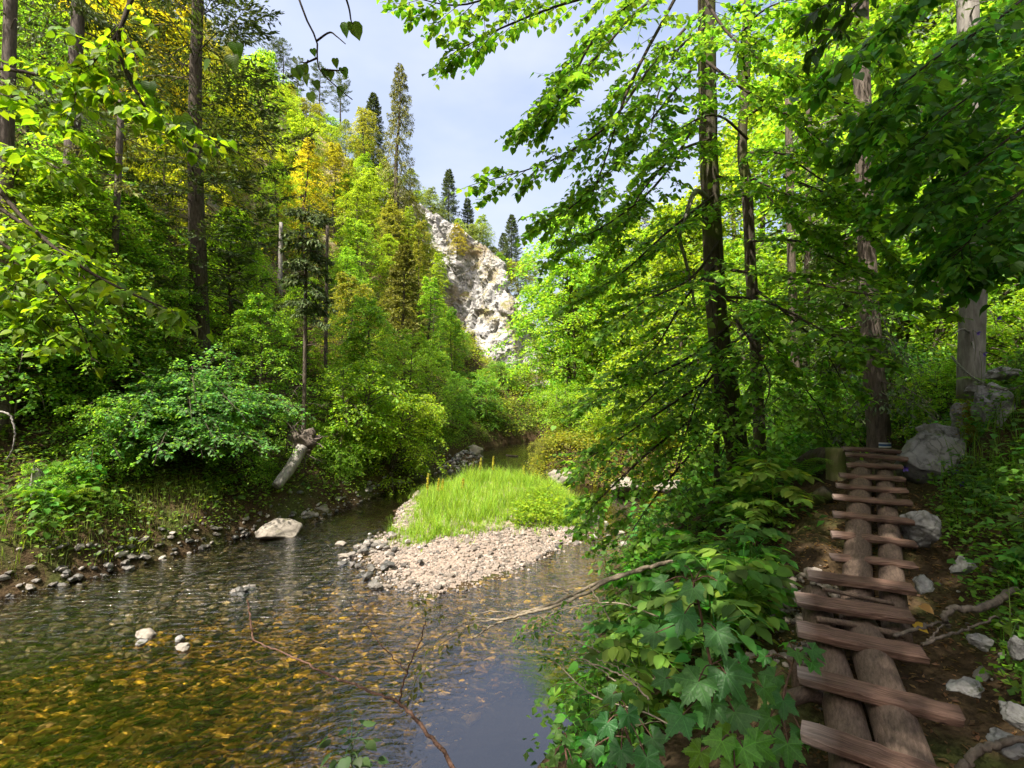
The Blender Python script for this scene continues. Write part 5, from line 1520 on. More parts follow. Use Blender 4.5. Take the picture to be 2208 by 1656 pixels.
L2 = [[(1612, 330, 7.5), (1680, 330, 6.6), (1760, 380, 6.0), (1850, 440, 5.6)], [(1612, 250, 7.4), (1700, 200, 6.4), (1820, 220, 5.6), (1930, 280, 5.2)],
      [(1614, 420, 7.5), (1560, 430, 6.9), (1480, 480, 6.6), (1420, 540, 6.4)], [(1618, 520, 7.5), (1720, 520, 6.4), (1800, 560, 5.9), (1900, 600, 5.5)],
      [(1625, 620, 7.6), (1700, 680, 6.8), (1780, 760, 6.3), (1830, 850, 6.0)], [(1630, 700, 7.6), (1560, 760, 7.0), (1500, 850, 6.7), (1470, 920, 6.5)],
      [(1612, 180, 7.4), (1600, 80, 6.6), (1650, 20, 5.9), (1740, -10, 5.5)], [(1614, 380, 7.5), (1700, 420, 6.8), (1800, 440, 6.5), (1900, 480, 6.2)],
      [(1630, 760, 7.6), (1700, 800, 7.0), (1760, 870, 6.7), (1790, 930, 6.5)], [(1640, 850, 7.6), (1600, 900, 7.0), (1560, 970, 6.7), (1540, 1040, 6.5)],
      [(1612, 300, 7.4), (1550, 250, 6.8), (1480, 270, 6.5), (1400, 350, 6.3)], [(1612, 100, 7.3), (1720, 60, 6.3), (1850, 80, 5.6), (1960, 130, 5.2)],
      [(1660, 160, 7.0), (1780, 220, 6.3), (1870, 310, 6.0), (1930, 390, 5.9)], [(1690, 380, 7.0), (1800, 430, 6.4), (1880, 510, 6.1), (1920, 570, 6.0)], [(1690, -20, 7.0), (1790, 20, 6.4), (1870, 90, 6.1), (1910, 170, 6.0)]]
path_tree('lime_tree', 'thinner dark lime trunk standing right of the leaning one', [(1642, 1060, 7.6), (1632, 800, 7.6), (1620, 600, 7.6), (1610, 400, 7.5), (1600, 330, 7.5), (1608, 150, 7.4), (1612, -80, 7.3)], 0.095, 0.06, L2, 0.074, (0.115, 0.25, 0.032), 'bark_moss', 120, 7.5, twigs=26, leaves=11)
path_tree('sapling', 'very thin straight stem just left of the leaning lime trunk', [(1545, 1080, 6.5), (1546, 900, 6.5), (1543, 720, 6.5), (1545, 560, 6.6)], 0.045, 0.025, [[(1545, 760, 6.5), (1480, 790, 6.2), (1400, 860, 6.0), (1360, 900, 5.9)], [(1545, 640, 6.5), (1600, 660, 6.2), (1650, 720, 6.0), (1680, 760, 5.9)]], 0.08, LIME_LEAF, 'bark', 20, 6.5, twigs=12)
path_tree('slim_tree', 'left stem of the slim pair deep between lime and marked trunk', [(1722, 975, 10.5), (1716, 800, 10.5), (1705, 500, 10.5), (1700, 200, 10.5)], 0.11, 0.07, [[(1710, 500, 10.5), (1650, 520, 9.8), (1600, 600, 9.4)], [(1706, 400, 10.5), (1780, 420, 9.8), (1850, 500, 9.2)]], 0.09, GREEN, 'bark', 10, 10.5, tmpl=DIAMOND, key='diamond_leaf')
path_tree('slim_tree', 'right stem of the slim pair deep between lime and marked trunk', [(1742, 970, 11.5), (1738, 800, 11.5), (1742, 500, 11.5), (1745, 200, 11.5)], 0.085, 0.06, [[(1742, 450, 11.5), (1800, 470, 10.8), (1860, 540, 10.4)]], 0.09, GREEN, 'bark', 10, 11.5, tmpl=DIAMOND, key='diamond_leaf')

# trunk with the painted trail mark
mk = on_ground(1897, 7.9); mt = empty('spruce_tree', mk, 'spruce trunk painted with a white and blue trail mark', 'tree')
mpth = smooth_path([mk - UP * 0.3, P(1894, 920, 7.9), P(1882, 780, 7.9), P(1872, 620, 7.9), P(1862, 300, 7.8), P(1850, -200, 7.8)], 30)
mb = MB(); tube(mb, mpth - mk, np.linspace(0.175, 0.105, 30), 14, rough=0.05); mb.build('trunk', M['bark_brown'], mt)
mw_, ml_ = MB(), Leaves()
for k in range(34):
    p0 = mpth[random.randint(9, 29)]; az = random.uniform(0, 6.28); L = random.uniform(0.8, 2.0); o = np.array((math.cos(az), math.sin(az), 0))
    bp = smooth_path([p0, p0 + o * L * 0.5 - UP * 0.1 * L, p0 + o * L - UP * 0.5 * L], 6); tube(mw_, bp, np.linspace(0.014, 0.003, 6), 3, cap=False)
    for q in range(6):
        pq = bp[random.randint(2, 5)]; tube(mw_, np.array([pq, pq + unit(o + rng.normal(0, 0.8, 3)) * random.uniform(0.2, 0.5) - UP * 0.1]), [0.005, 0.002], 3, cap=False)
    m_ = 110; t = rng.uniform(0.2, 1, m_); c = bp[np.minimum((t * 5).astype(int), 4)]
    sd_ = np.cross(o, UP) * rng.choice((-1, 1), (m_, 1)) * rng.random((m_, 1)) * 0.4 * L * (1.1 - t)[:, None]
    ml_.add(c + sd_ + rng.normal(0, 0.06, (m_, 3)) - UP * 0.1, unit(sd_ * 2 + o * 0.4 - UP * 0.6 + rng.normal(0, 0.3, (m_, 3))), UP + rng.normal(0, 0.5, (m_, 3)), 0.10 * rng.uniform(0.6, 1.3, m_))
mw_.v = [v - mk for v in mw_.v]; mw_.build('dead_branches', M['bark_brown'], mt)['kind'] = 'stuff'
ml_.p = [x_ - mk for x_ in ml_.p]; cmb = MB(); ml_.to_mb(cmb, NEEDLE); cmb.build('crown', M['needle'], mt, color=SPRUCE)
# the mark: three stripes wrapped on the bark
c0 = P(1899, 957, 7.9); c0[1] = 7.9
for nm, dz, hh, m_ in (('white_stripe', 0.028, 0.024, 'white_paint'), ('blue_stripe', 0.0, 0.032, 'blue_paint'), ('white_stripe', -0.028, 0.024, 'white_paint')):
    an = np.linspace(-2.25, -1.2, 9); rr = 0.179
    ax_ = np.array((np.interp(c0[2] + dz, mpth[:, 2], mpth[:, 0]), np.interp(c0[2] + dz, mpth[:, 2], mpth[:, 1])))
    vv = []
    for zz in (-hh / 2, hh / 2):
        vv += [(ax_[0] + rr * math.cos(t) - mk[0], ax_[1] + rr * math.sin(t) - mk[1], c0[2] + dz + zz - mk[2]) for t in an]
    mb = MB(); mb.add(vv, [(i, i + 1, i + 10, i + 9) for i in range(8)]); mb.build(nm, M[m_], mt)

# barkless grey trunk on the slope
gp = np.array((P(2095, 800, 6.5)[0], 6.5, 0)); gp[2] = min(gz(gp[0], gp[1]), P(2095, 810, 6.5)[2])
gt = empty('barkless_tree', gp, 'barkless silver-grey trunk standing on the rocky slope', 'tree')
gpth = smooth_path([P(2092, 860, 6.5), P(2096, 700, 6.5), P(2102, 570, 6.5), P(2098, 400, 6.5), P(2090, 150, 6.5), P(2082, -200, 6.5)], 30)
mb = MB(); tube(mb, gpth - gp, np.linspace(0.145, 0.11, 30), 16, rough=0.02); mb.build('trunk', M['deadwood'], gt)
for k in range(16):
    p0 = gpth[random.randint(4, 28)] - gp; az = random.uniform(2.2, 4.4); L = random.uniform(0.3, 1.1); o = np.array((math.cos(az), math.sin(az), 0))
    mb = MB(); tube(mb, smooth_path([p0, p0 + o * L * 0.5 + UP * 0.04, p0 + o * L - UP * L * random.uniform(-0.1, 0.3)], 6), np.linspace(0.016, 0.004, 6), 5); mb.build('dead_branch', M['deadwood'], gt)
lv_ = Leaves(); wd_ = MB()

# ------------------------------------------------------------------ leafy boughs from trees outside the frame
def hanging(name, label, boughs, size, color, n, tw=16, tl=0.5, leaves=7, tmpl=HEART, key='lime_leaf', r0=0.014, wood='twig_dark', flat=0.4, hang=0.35, droop=0.3, sub=2):
    g = P(*boughs[0][0]); e = empty(name, g, label, 'branch')
    wd, lvs = MB(), Leaves()
    for b in boughs:
        bough(wd, lvs, [P(*q) for q in b], r0, 0.003, tw, tl, leaves, size, droop=droop, sub=sub, flat=flat, hang=hang, start=0.1)
    wd.v = [v - g for v in wd.v]; wd.build('branches', M[wood], e)
    split_leaves(lvs, tmpl, key, M['leaf'], e, color, n=n, loc0=g)
    return e


random.seed(51); rng = np.random.default_rng(51)
DARK_LIME = (0.075, 0.210, 0.036)
hanging('leafy_bough', 'dark large-leaved boughs filling the upper right corner', [
    [(2330, -120, 4.6), (2180, 20, 4.2), (2040, 110, 3.9), (1930, 200, 3.8), (1860, 300, 3.8)], [(2330, 60, 4.5), (2190, 150, 4.1), (2060, 230, 3.9), (1960, 330, 3.8)],
    [(2330, 200, 4.4), (2200, 280, 4.1), (2090, 370, 4.0), (1990, 450, 3.9)], [(2320, 330, 4.4), (2220, 400, 4.1), (2130, 480, 4.0), (2050, 560, 4.0)],
    [(2200, -160, 4.4), (2060, -40, 4.0), (1940, 40, 3.8), (1840, 120, 3.7)], [(2340, 460, 4.3), (2230, 520, 4.1), (2180, 580, 4.0)],
    [(2280, -60, 4.9), (2120, 60, 4.7), (2000, 170, 4.6), (1900, 260, 4.6)], [(2270, -80, 5.6), (2160, 40, 5.5), (2090, 140, 5.4), (2040, 230, 5.4)], [(2290, 240, 5.6), (2180, 310, 5.5), (2100, 390, 5.4), (2040, 470, 5.4)], [(2260, 380, 5.5), (2160, 440, 5.4), (2090, 510, 5.3), (2060, 550, 5.3)], [(2240, 90, 5.5), (2140, 180, 5.4), (2070, 270, 5.3), (2020, 340, 5.3)], [(2300, 130, 4.9), (2150, 230, 4.7), (2020, 320, 4.6), (1930, 400, 4.6)]],
    0.086, DARK_LIME, 220, tw=27, tl=0.66, leaves=10)
hanging('leafy_bough', 'oval-leaved twig hanging dark against the sky at the top right', [[(1980, -80, 3.0), (1880, -20, 2.9), (1820, 40, 2.85), (1770, 90, 2.8)], [(1900, -60, 3.0), (1830, -10, 2.9), (1780, 10, 2.85)]],
        0.075, (0.03, 0.08, 0.015), 60, tw=8, tl=0.22, leaves=5, tmpl=OVAL, key='oval_leaf', r0=0.007, sub=1)
GLOW = (0.15, 0.28, 0.016)
hanging('leafy_bough', 'sunlit lime bough hanging at the left edge below the tall trunk', [
    [(-120, 130, 2.9), (20, 150, 2.8), (120, 170, 2.75), (220, 205, 2.7), (270, 230, 2.7)], [(-120, 210, 2.9), (0, 230, 2.8), (110, 260, 2.75), (170, 290, 2.7)],
    [(-120, 300, 2.8), (-20, 310, 2.7), (60, 330, 2.65), (120, 360, 2.6)], [(290, -20, 2.9), (250, 80, 2.8), (195, 140, 2.75), (165, 200, 2.7)],
    [(255, 70, 2.8), (270, 150, 2.8), (330, 250, 2.75), (420, 285, 2.7)]],
    0.056, GLOW, 260, tw=16, tl=0.36, leaves=9, sub=1)
hanging('leafy_bough', 'sunlit lime bough arching down across the left edge', [
    [(-60, 330, 2.6), (15, 430, 2.5), (100, 520, 2.4), (200, 590, 2.35), (300, 640, 2.3), (375, 672, 2.3)], [(-80, 470, 2.6), (0, 520, 2.5), (80, 590, 2.45), (150, 660, 2.4), (180, 720, 2.35)],
    [(-80, 590, 2.5), (-10, 620, 2.45), (50, 660, 2.4), (90, 690, 2.4)], [(-60, 400, 2.6), (30, 470, 2.5), (110, 520, 2.45), (170, 560, 2.4)]],
    0.054, GLOW, 260, tw=16, tl=0.32, leaves=9, sub=1)
# bare twig hanging into the sky with a few leaves
hanging_root = P(640, -30, 2.6)
sk = empty('hanging_twig', hanging_root, 'bare dark twig with a few leaves hanging in the sky', 'branch')
mb = MB()
for pts in ([(635, -30, 2.6), (660, 40, 2.6), (683, 88, 2.6), (684, 125, 2.6), (692, 155, 2.6), (735, 195, 2.6), (760, 215, 2.6)], [(683, 88, 2.6), (710, 70, 2.6), (725, 78, 2.6), (745, 95, 2.6)], [(684, 125, 2.6), (660, 135, 2.6), (648, 133, 2.6)],
            [(744, -10, 2.5), (753, 20, 2.5), (757, 45, 2.5), (762, 52, 2.5)], [(692, 150, 2.6), (725, 152, 2.6), (742, 152, 2.6)], [(665, 130, 2.6), (655, 148, 2.6)]):
    pp = smooth_path([P(*q) for q in pts], 12) - hanging_root; tube(mb, pp, np.linspace(0.006, 0.0025, 12), 5)
mb.build('stem', M['twig_dark'], sk)
lvs = Leaves()
for px, py, s in [(746, 62, 0.065), (767, 66, 0.08), (648, 152, 0.05), (640, 158, 0.055), (660, 168, 0.05), (658, 148, 0.045), (702, 158, 0.045), (724, 135, 0.04), (742, 155, 0.05), (713, 160, 0.04), (735, 198, 0.055), (672, 210, 0.05), (682, 182, 0.045), (676, 112, 0.035), (510, 105, 0.07), (503, 135, 0.08), (447, 140, 0.06), (400, 270, 0.10), (405, 282, 0.09), (322, 188, 0.07), (345, 262, 0.07)]:
    p = P(px, py, 2.6); ax = unit(np.array((random.uniform(-.5, .5), random.uniform(-.2, .2), -0.9)))
    lvs.add(p - ax * s * 0.5, ax, unit((random.uniform(-.4, .4), -1, 0.5)), s * 1.15)
split_leaves(lvs, HEART, 'lime_leaf', M['leaf'], sk, (0.08, 0.17, 0.018), n=60, loc0=hanging_root)

# ------------------------------------------------------------------ grass island
random.seed(61); rng = np.random.default_rng(61)


def blades(pts, h, width, lean=0.35, seg=4):
    n = len(pts); a = rng.uniform(0, 6.28, n); o = np.stack([np.cos(a), np.sin(a), np.zeros(n)], -1); s = np.stack([-np.sin(a), np.cos(a), np.zeros(n)], -1)
    ln = rng.uniform(0.05, lean, n) * h
    V = []
    for k in range(seg):
        t = k / (seg - 1)
        c = pts + UP * (h * t * (1 - 0.12 * t))[:, None] + o * (ln * t ** 2)[:, None]
        w = (width * (1 - t * 0.92))[:, None]
        V += [c - s * w, c + s * w]
    V = np.stack(V, 1)
    q = np.array([(2 * k, 2 * k + 1, 2 * k + 3, 2 * k + 2) for k in range(seg - 1)])
    return V.reshape(-1, 3), (q[None] + (np.arange(n) * 2 * seg)[:, None, None]).reshape(-1, 4)


GR2 = np.vstack([GRASS[:4], [(1.5, 11.2), (2.0, 12.8), (1.5, 15.8)], GRASS[7:]])
tc_ = np.concatenate([sample_poly(GR2, 2300), GR2[rng.integers(0, len(GR2), 0)].reshape(-1, 2)])
ed_ = chain_dist(tc_[:, 0], tc_[:, 1], GR2, True)
tc_ = np.concatenate([tc_, tc_[ed_ < 0.35] + rng.normal(0, 0.22, (int((ed_ < 0.35).sum()), 2))])
ed_ = chain_dist(tc_[:, 0], tc_[:, 1], GR2, True) * np.where(inside(tc_[:, 0], tc_[:, 1], GR2), 1, 0)
th_ = np.maximum((0.12 + 0.27 * sstep(ed_ / 0.8) + 0.19 * vnoise(np.column_stack([tc_ * 1.5, tc_[:, 0] * 0]), 8)) * rng.uniform(0.5, 1.35, len(tc_)), 0.07)
nb = 12
gp2 = np.repeat(tc_, nb, 0) + rng.normal(0, 0.035, (len(tc_) * nb, 2))
hh = np.repeat(th_, nb) * rng.uniform(0.55, 1.15, len(gp2))
p3 = np.column_stack([gp2, ground_z(gp2[:, 0], gp2[:, 1])])
mb = MB(); mb.add(*blades(p3, hh, rng.uniform(0.003, 0.0075, len(hh)), lean=0.85))
gi = mb.build('grass', M['grass'], color=(0.19, 0.325, 0.03)); tag(gi, 'bright sunlit tall grass covering the gravel island', 'grass', kind='stuff')
dk = rng.choice(len(p3), 900, replace=False)
mb = MB(); mb.add(*blades(p3[dk] + rng.normal(0, 0.02, (900, 3)) * (1, 1, 0), hh[dk] * rng.uniform(0.9, 1.35, 900), rng.uniform(0.002, 0.004, 900), lean=0.6))
o = mb.build('dry_grass_stems', M['grass'], color=(0.36, 0.33, 0.12)); tag(o, 'straw-coloured seeding stems among the island grass', 'grass', kind='stuff')
# broad-leaved herbs at the island's right end
hp = sample_poly(np.array([(0.0, 10.5), (1.2, 11.3), (1.7, 12.6), (1.3, 14.5), (0.4, 13.0)]), 260)
lvs = Leaves()
for q in hp:
    z0 = gz(q[0], q[1]); n_ = 14
    pos = np.column_stack([q[0] + rng.normal(0, 0.10, n_), q[1] + rng.normal(0, 0.10, n_), z0 + rng.uniform(0.05, 0.34, n_)])
    lvs.add(pos, unit(rng.normal(0, 1, (n_, 3)) * (1, 1, 0.3)), UP + rng.normal(0, 0.35, (n_, 3)), rng.uniform(0.05, 0.10, n_))
mb = MB(); lvs.to_mb(mb, DIAMOND); o = mb.build('island_herbs', M['leaf'], color=(0.17, 0.27, 0.025)); tag(o, 'leafy green herbs at the right end of the gravel island', 'herbs', kind='stuff')
# tall seeding dock stalks standing out of the grass
for i, (px, py, lab) in enumerate([(921, 1040, 'yellow seeding dock stalk leftmost in the island grass'), (944, 1050, 'yellow dock stalk, left one of the close pair in the grass'), (953, 1052, 'yellow dock stalk, right one of the close pair in the grass'), (997, 1050, 'yellow dock stalk standing alone mid island'),
                                   (1062, 1000, 'tall pale grass plume at the back of the island'), (1128, 1022, 'yellow plume at the right back of the island'), (1035, 1003, 'thin grass plume at the island back left')]):
    d = 13.2 if i < 4 else 15.5
    x = (px - 1104) / F * d; z0 = gz(x, d); top = P(px, py, d)[2]
    e = empty('dock_stalk', (x, d, z0), lab, 'plant')
    H = max(0.5, top - z0 + 0.22); mb = MB(); tube(mb, smooth_path([(0, 0, 0), (0.01, 0, H * 0.5), (0.03, 0, H)], 6), 0.006, 4); mb.build('stem', M['branch_pale'], e)
    n_ = 170; t = rng.uniform(0.45, 1, n_); ps = np.column_stack([0.03 * t ** 2 + rng.normal(0, 0.025, n_) * (1.15 - t), rng.normal(0, 0.025, n_) * (1.15 - t), H * t])
    lvs = Leaves(); lvs.add(ps, unit(rng.normal(0, 1, (n_, 3)) + UP), rnd_unit(n_), 0.04); mb = MB(); lvs.to_mb(mb, DIAMOND); mb.build('seed_head', M['leaf'], e, color=(0.36, 0.36, 0.08))

# ------------------------------------------------------------------ herb layer of both banks
def cover(name, pts, n_each, hmax, size, color, label, tmpl=DIAMOND, spread=0.12, flat=0.35):
    lvs = Leaves(); z0 = ground_z(pts[:, 0], pts[:, 1]); m = len(pts)
    P3 = np.repeat(np.column_stack([pts, z0]), n_each, 0); k = len(P3)
    hfac = np.repeat(rng.uniform(0.3, 1, m), n_each)
    P3 = P3 + np.column_stack([rng.normal(0, spread, k), rng.normal(0, spread, k), rng.uniform(0.02, 1, k) * hmax * hfac])
    lvs.add(P3, unit(rng.normal(0, 1, (k, 3)) * (1, 1, 0.35)), UP + rng.normal(0, flat, (k, 3)), size * rng.uniform(0.5, 1.25, k))
    mb = MB(); lvs.to_mb(mb, tmpl); o = mb.build(name, M['leaf'], color=color); tag(o, label, 'undergrowth', kind='stuff')


def scatter(n, xr, yr, test):
    out = []
    while sum(map(len, out)) < n:
        q = np.column_stack([rng.uniform(*xr, n * 2), rng.uniform(*yr, n * 2)]); q = q[~inside(q[:, 0], q[:, 1], RIVER)]
        out.append(q[test(q)])
    return np.concatenate(out)[:n]


def path_off(q):
    d = np.full(len(q), 1e9); s = np.zeros(len(q))
    for i in range(len(PATH) - 1):
        dd, t, sg = seg_dist(q[:, 0], q[:, 1], PATH[i][:2], PATH[i + 1][:2]); b = dd < d
        d = np.where(b, dd, d); s = np.where(b, -np.sign(sg), s)
    return d * s


lt = lambda q: (chain_dist(q[:, 0], q[:, 1], LEFT) < 14) & (chain_dist(q[:, 0], q[:, 1], LEFT) < chain_dist(q[:, 0], q[:, 1], RIGHT)) & (chain_dist(q[:, 0], q[:, 1], LEFT) > 0.35) & (vnoise(np.column_stack([q * 0.7, np.zeros(len(q))]), 4) > -0.25)
cover('undergrowth', scatter(5200, (-24, 2), (6, 32), lt), 9, 0.5, 0.11, (0.065, 0.135, 0.02), 'leafy undergrowth covering the left bank slope', spread=0.2)
hill_t = lambda q: (chain_dist(q[:, 0], q[:, 1], LEFT) > 9) & (q[:, 0] < 0.2 * (q[:, 1] - 30))
cover('hillside_scrub', scatter(4500, (-45, 0), (22, 52), hill_t), 9, 0.8, 0.17, (0.17, 0.19, 0.03), 'dry yellowish scrub and grass on the upper hillside', spread=0.35)
rt = lambda q: (path_off(q) < -0.62) & (chain_dist(q[:, 0], q[:, 1], RIGHT) < chain_dist(q[:, 0], q[:, 1], LEFT)) & (q[:, 1] < 24) & (vnoise(np.column_stack([q * 1.1, np.zeros(len(q))]), 14) > -0.45) & ~((q[:, 0] > 1.6) & (q[:, 0] < 2.5) & (q[:, 1] > 2.4) & (q[:, 1] < 4.3))
cover('bank_herbs', scatter(2600, (0.2, 12), (2.6, 24), rt), 12, 0.45, 0.075, (0.060, 0.155, 0.025), 'low green herbs covering the bank below the path', spread=0.13)
st_ = lambda q: (path_off(q) > 0.55) & (q[:, 1] < 16) & (vnoise(np.column_stack([q * 1.2, np.zeros(len(q))]), 24) > -0.5) & ~((path_off(q) < 1.05) & (q[:, 1] < 3.0))
cover('slope_herbs', scatter(3000, (2.2, 13), (1.6, 16), st_), 12, 0.36, 0.062, (0.058, 0.145, 0.022), 'low green herbs covering the slope above the path', spread=0.12)
cover('slope_clover', scatter(2200, (2.2, 6.5), (1.9, 7.0), lambda q: (path_off(q) > 0.48) & (vnoise(np.column_stack([q * 1.7, np.zeros(len(q))]), 25) > -0.35) & ~((path_off(q) < 0.75) & (q[:, 1] < 2.2))), 11, 0.20, 0.040, (0.10, 0.215, 0.03), 'small-leaved ground cover on the slope beside the ladder', spread=0.08)
cover('far_slope_herbs', scatter(2200, (-7, 9), (27.5, 42), lambda q: (chain_dist(q[:, 0], q[:, 1], LEFT) > 0.2) & (chain_dist(q[:, 0], q[:, 1], LEFT) < chain_dist(q[:, 0], q[:, 1], RIGHT))), 11, 0.55, 0.15, (0.15, 0.20, 0.035), 'green and yellowish herbs on the ground below the cliff', spread=0.28)
cover('far_bank_moss', scatter(3600, (0.9, 8), (14.6, 27), lambda q: (chain_dist(q[:, 0], q[:, 1], RIGHT) < 3) & (chain_dist(q[:, 0], q[:, 1], RIGHT) < chain_dist(q[:, 0], q[:, 1], LEFT))), 14, 0.45, 0.10, (0.17, 0.19, 0.03), 'yellowish moss and herbs on the far right bank', spread=0.2)
cover('waterside_herbs', scatter(2300, (-13, 4), (7, 36), lambda q: (chain_dist(q[:, 0], q[:, 1], LEFT) < 2.6) & (chain_dist(q[:, 0], q[:, 1], LEFT) > 0.15) & (chain_dist(q[:, 0], q[:, 1], LEFT) < chain_dist(q[:, 0], q[:, 1], RIGHT)) & (vnoise(np.column_stack([q * 0.9, np.zeros(len(q))]), 44) > -0.3)), 11, 0.32, 0.075, (0.11, 0.19, 0.03), 'low green herbs close above the left waterline', spread=0.14)
lq = scatter(5200, (1.2, 4.2), (0.9, 5.5), lambda q: np.abs(path_off(q)) < 1.25)
lvs = Leaves(); lvs.add(np.column_stack([lq, ground_z(lq[:, 0], lq[:, 1]) + 0.012]), unit(rng.normal(0, 1, (len(lq), 3)) * (1, 1, 0.15)), UP + rng.normal(0, 0.35, (len(lq), 3)), rng.uniform(0.015, 0.05, len(lq)))
mb = MB(); lvs.to_mb(mb, LANCE); o = mb.build('leaf_litter', M['leaf'], color=(0.15, 0.095, 0.05)); tag(o, 'brown leaf litter on the soil beside the ladder', 'litter', kind='stuff')
# grass tufts on the slope and at the left bank foot
q = scatter(2600, (2.2, 7), (2.0, 8), lambda q: (path_off(q) > 0.5) & (vnoise(np.column_stack([q * 1.6, np.zeros(len(q))]), 33) > 0.0))
mb = MB(); mb.add(*blades(np.column_stack([q, ground_z(q[:, 0], q[:, 1])]), rng.uniform(0.15, 0.42, len(q)), rng.uniform(0.003, 0.007, len(q)), lean=0.9))
o = mb.build('slope_grass', M['grass'], color=(0.08, 0.17, 0.02)); tag(o, 'arching grass blades on the slope right of the path', 'grass', kind='stuff')
q = scatter(2200, (-12, -6.4), (6.6, 11), lambda q: (chain_dist(q[:, 0], q[:, 1], LEFT) < 1.4) & (chain_dist(q[:, 0], q[:, 1], LEFT) > 0.12) & (chain_dist(q[:, 0], q[:, 1], LEFT) < chain_dist(q[:, 0], q[:, 1], RIGHT)))
mb = MB(); mb.add(*blades(np.column_stack([q, ground_z(q[:, 0], q[:, 1])]), rng.uniform(0.15, 0.4, len(q)), rng.uniform(0.003, 0.007, len(q)), lean=0.9))
o = mb.build('bank_grass', M['grass'], color=(0.15, 0.20, 0.04)); tag(o, 'dry arching grass on the lower left bank', 'grass', kind='stuff')

# ------------------------------------------------------------------ herbs, ferns and saplings
def frond_mesh(seed, L=1.0):
    r = np.random.default_rng(seed); lvs = Leaves(); wd = MB()
    path = smooth_path([(0, 0, 0), (0.22, 0, 0.26), (0.55, 0.02, 0.40), (0.82, 0.03, 0.36), (1.0, 0.04, 0.24)], 24) * L
    tube(wd, path, np.linspace(0.007, 0.002, 24), 4, cap=False)
    tan = unit(np.gradient(path, axis=0)); side = unit(np.cross(tan, UP))
    for k in range(3, 24):
        u = k / 23; pl = 0.30 * L * math.sin(math.pi * (0.12 + 0.86 * u)) ** 0.8 * (1 - 0.35 * u)
        for sg in (1, -1):
            d = unit(side[k] * sg + tan[k] * 0.45 - UP * 0.18)
            n_ = 10; t = (np.arange(n_) + 0.6) / n_
            pos = path[k] + d * (pl * t)[:, None] - UP * (0.12 * pl * t ** 2)[:, None]
            for s2 in (1, -1):
                ax = unit(np.cross(d, UP) * s2 * -sg + d * 0.5)
                lvs.add(pos, ax, np.cross(side[k], tan[k]) + r.normal(0, 0.1, (n_, 3)), 0.30 * pl * (1.15 - 0.85 * t) * 0.62 + 0.004)
    cm_ = MB(); lvs.to_mb(cm_, LANCE); n0 = cm_.n
    for v, qd in zip(wd.v, [None]):
        pass
    wdq = np.concatenate(wd.q); cm_.add(np.concatenate(wd.v), wdq)
    return cm_.mesh('frond', M['leaf'])


FR = [frond_mesh(70 + i) for i in range(3)]


def fern(px, d, L, n, label, color=(0.075, 0.19, 0.02), loc=None):
    p = on_ground(px, d, 0.02) if loc is None else np.asarray(loc)
    e = empty('fern', p, label, 'fern')
    for k in range(n):
        o = obj('frond', FR[k % 3], e, color=tuple(c * random.uniform(0.8, 1.2) for c in color))
        s = L * random.uniform(0.7, 1.1); o.scale = (s, s, s); o.rotation_euler = (random.uniform(-.15, .15), random.uniform(-0.35, 0.15), k * 6.283 / n + random.uniform(-.3, .3))


fern(1590, 4.35, 0.62, 8, 'large fern arching beside the gravel patch below the ladder')
fern(1545, 4.8, 0.55, 7, 'fern half hidden behind the larger one on the near bank')
fern(1725, 5.9, 0.7, 8, 'shaded fern left of the mossy post')
fern(1700, 6.6, 0.6, 7, 'dark fern behind the one by the mossy post', (0.05, 0.13, 0.02))
fern(133, 8.9, 0.75, 8, 'bright fern on the left bank beside the grey stump', (0.12, 0.24, 0.02))
fern(2160, 6.2, 0.55, 7, 'fern high on the slope near the right edge')
fern(2050, 6.8, 0.5, 7, 'fern on the slope below the grey trunk')


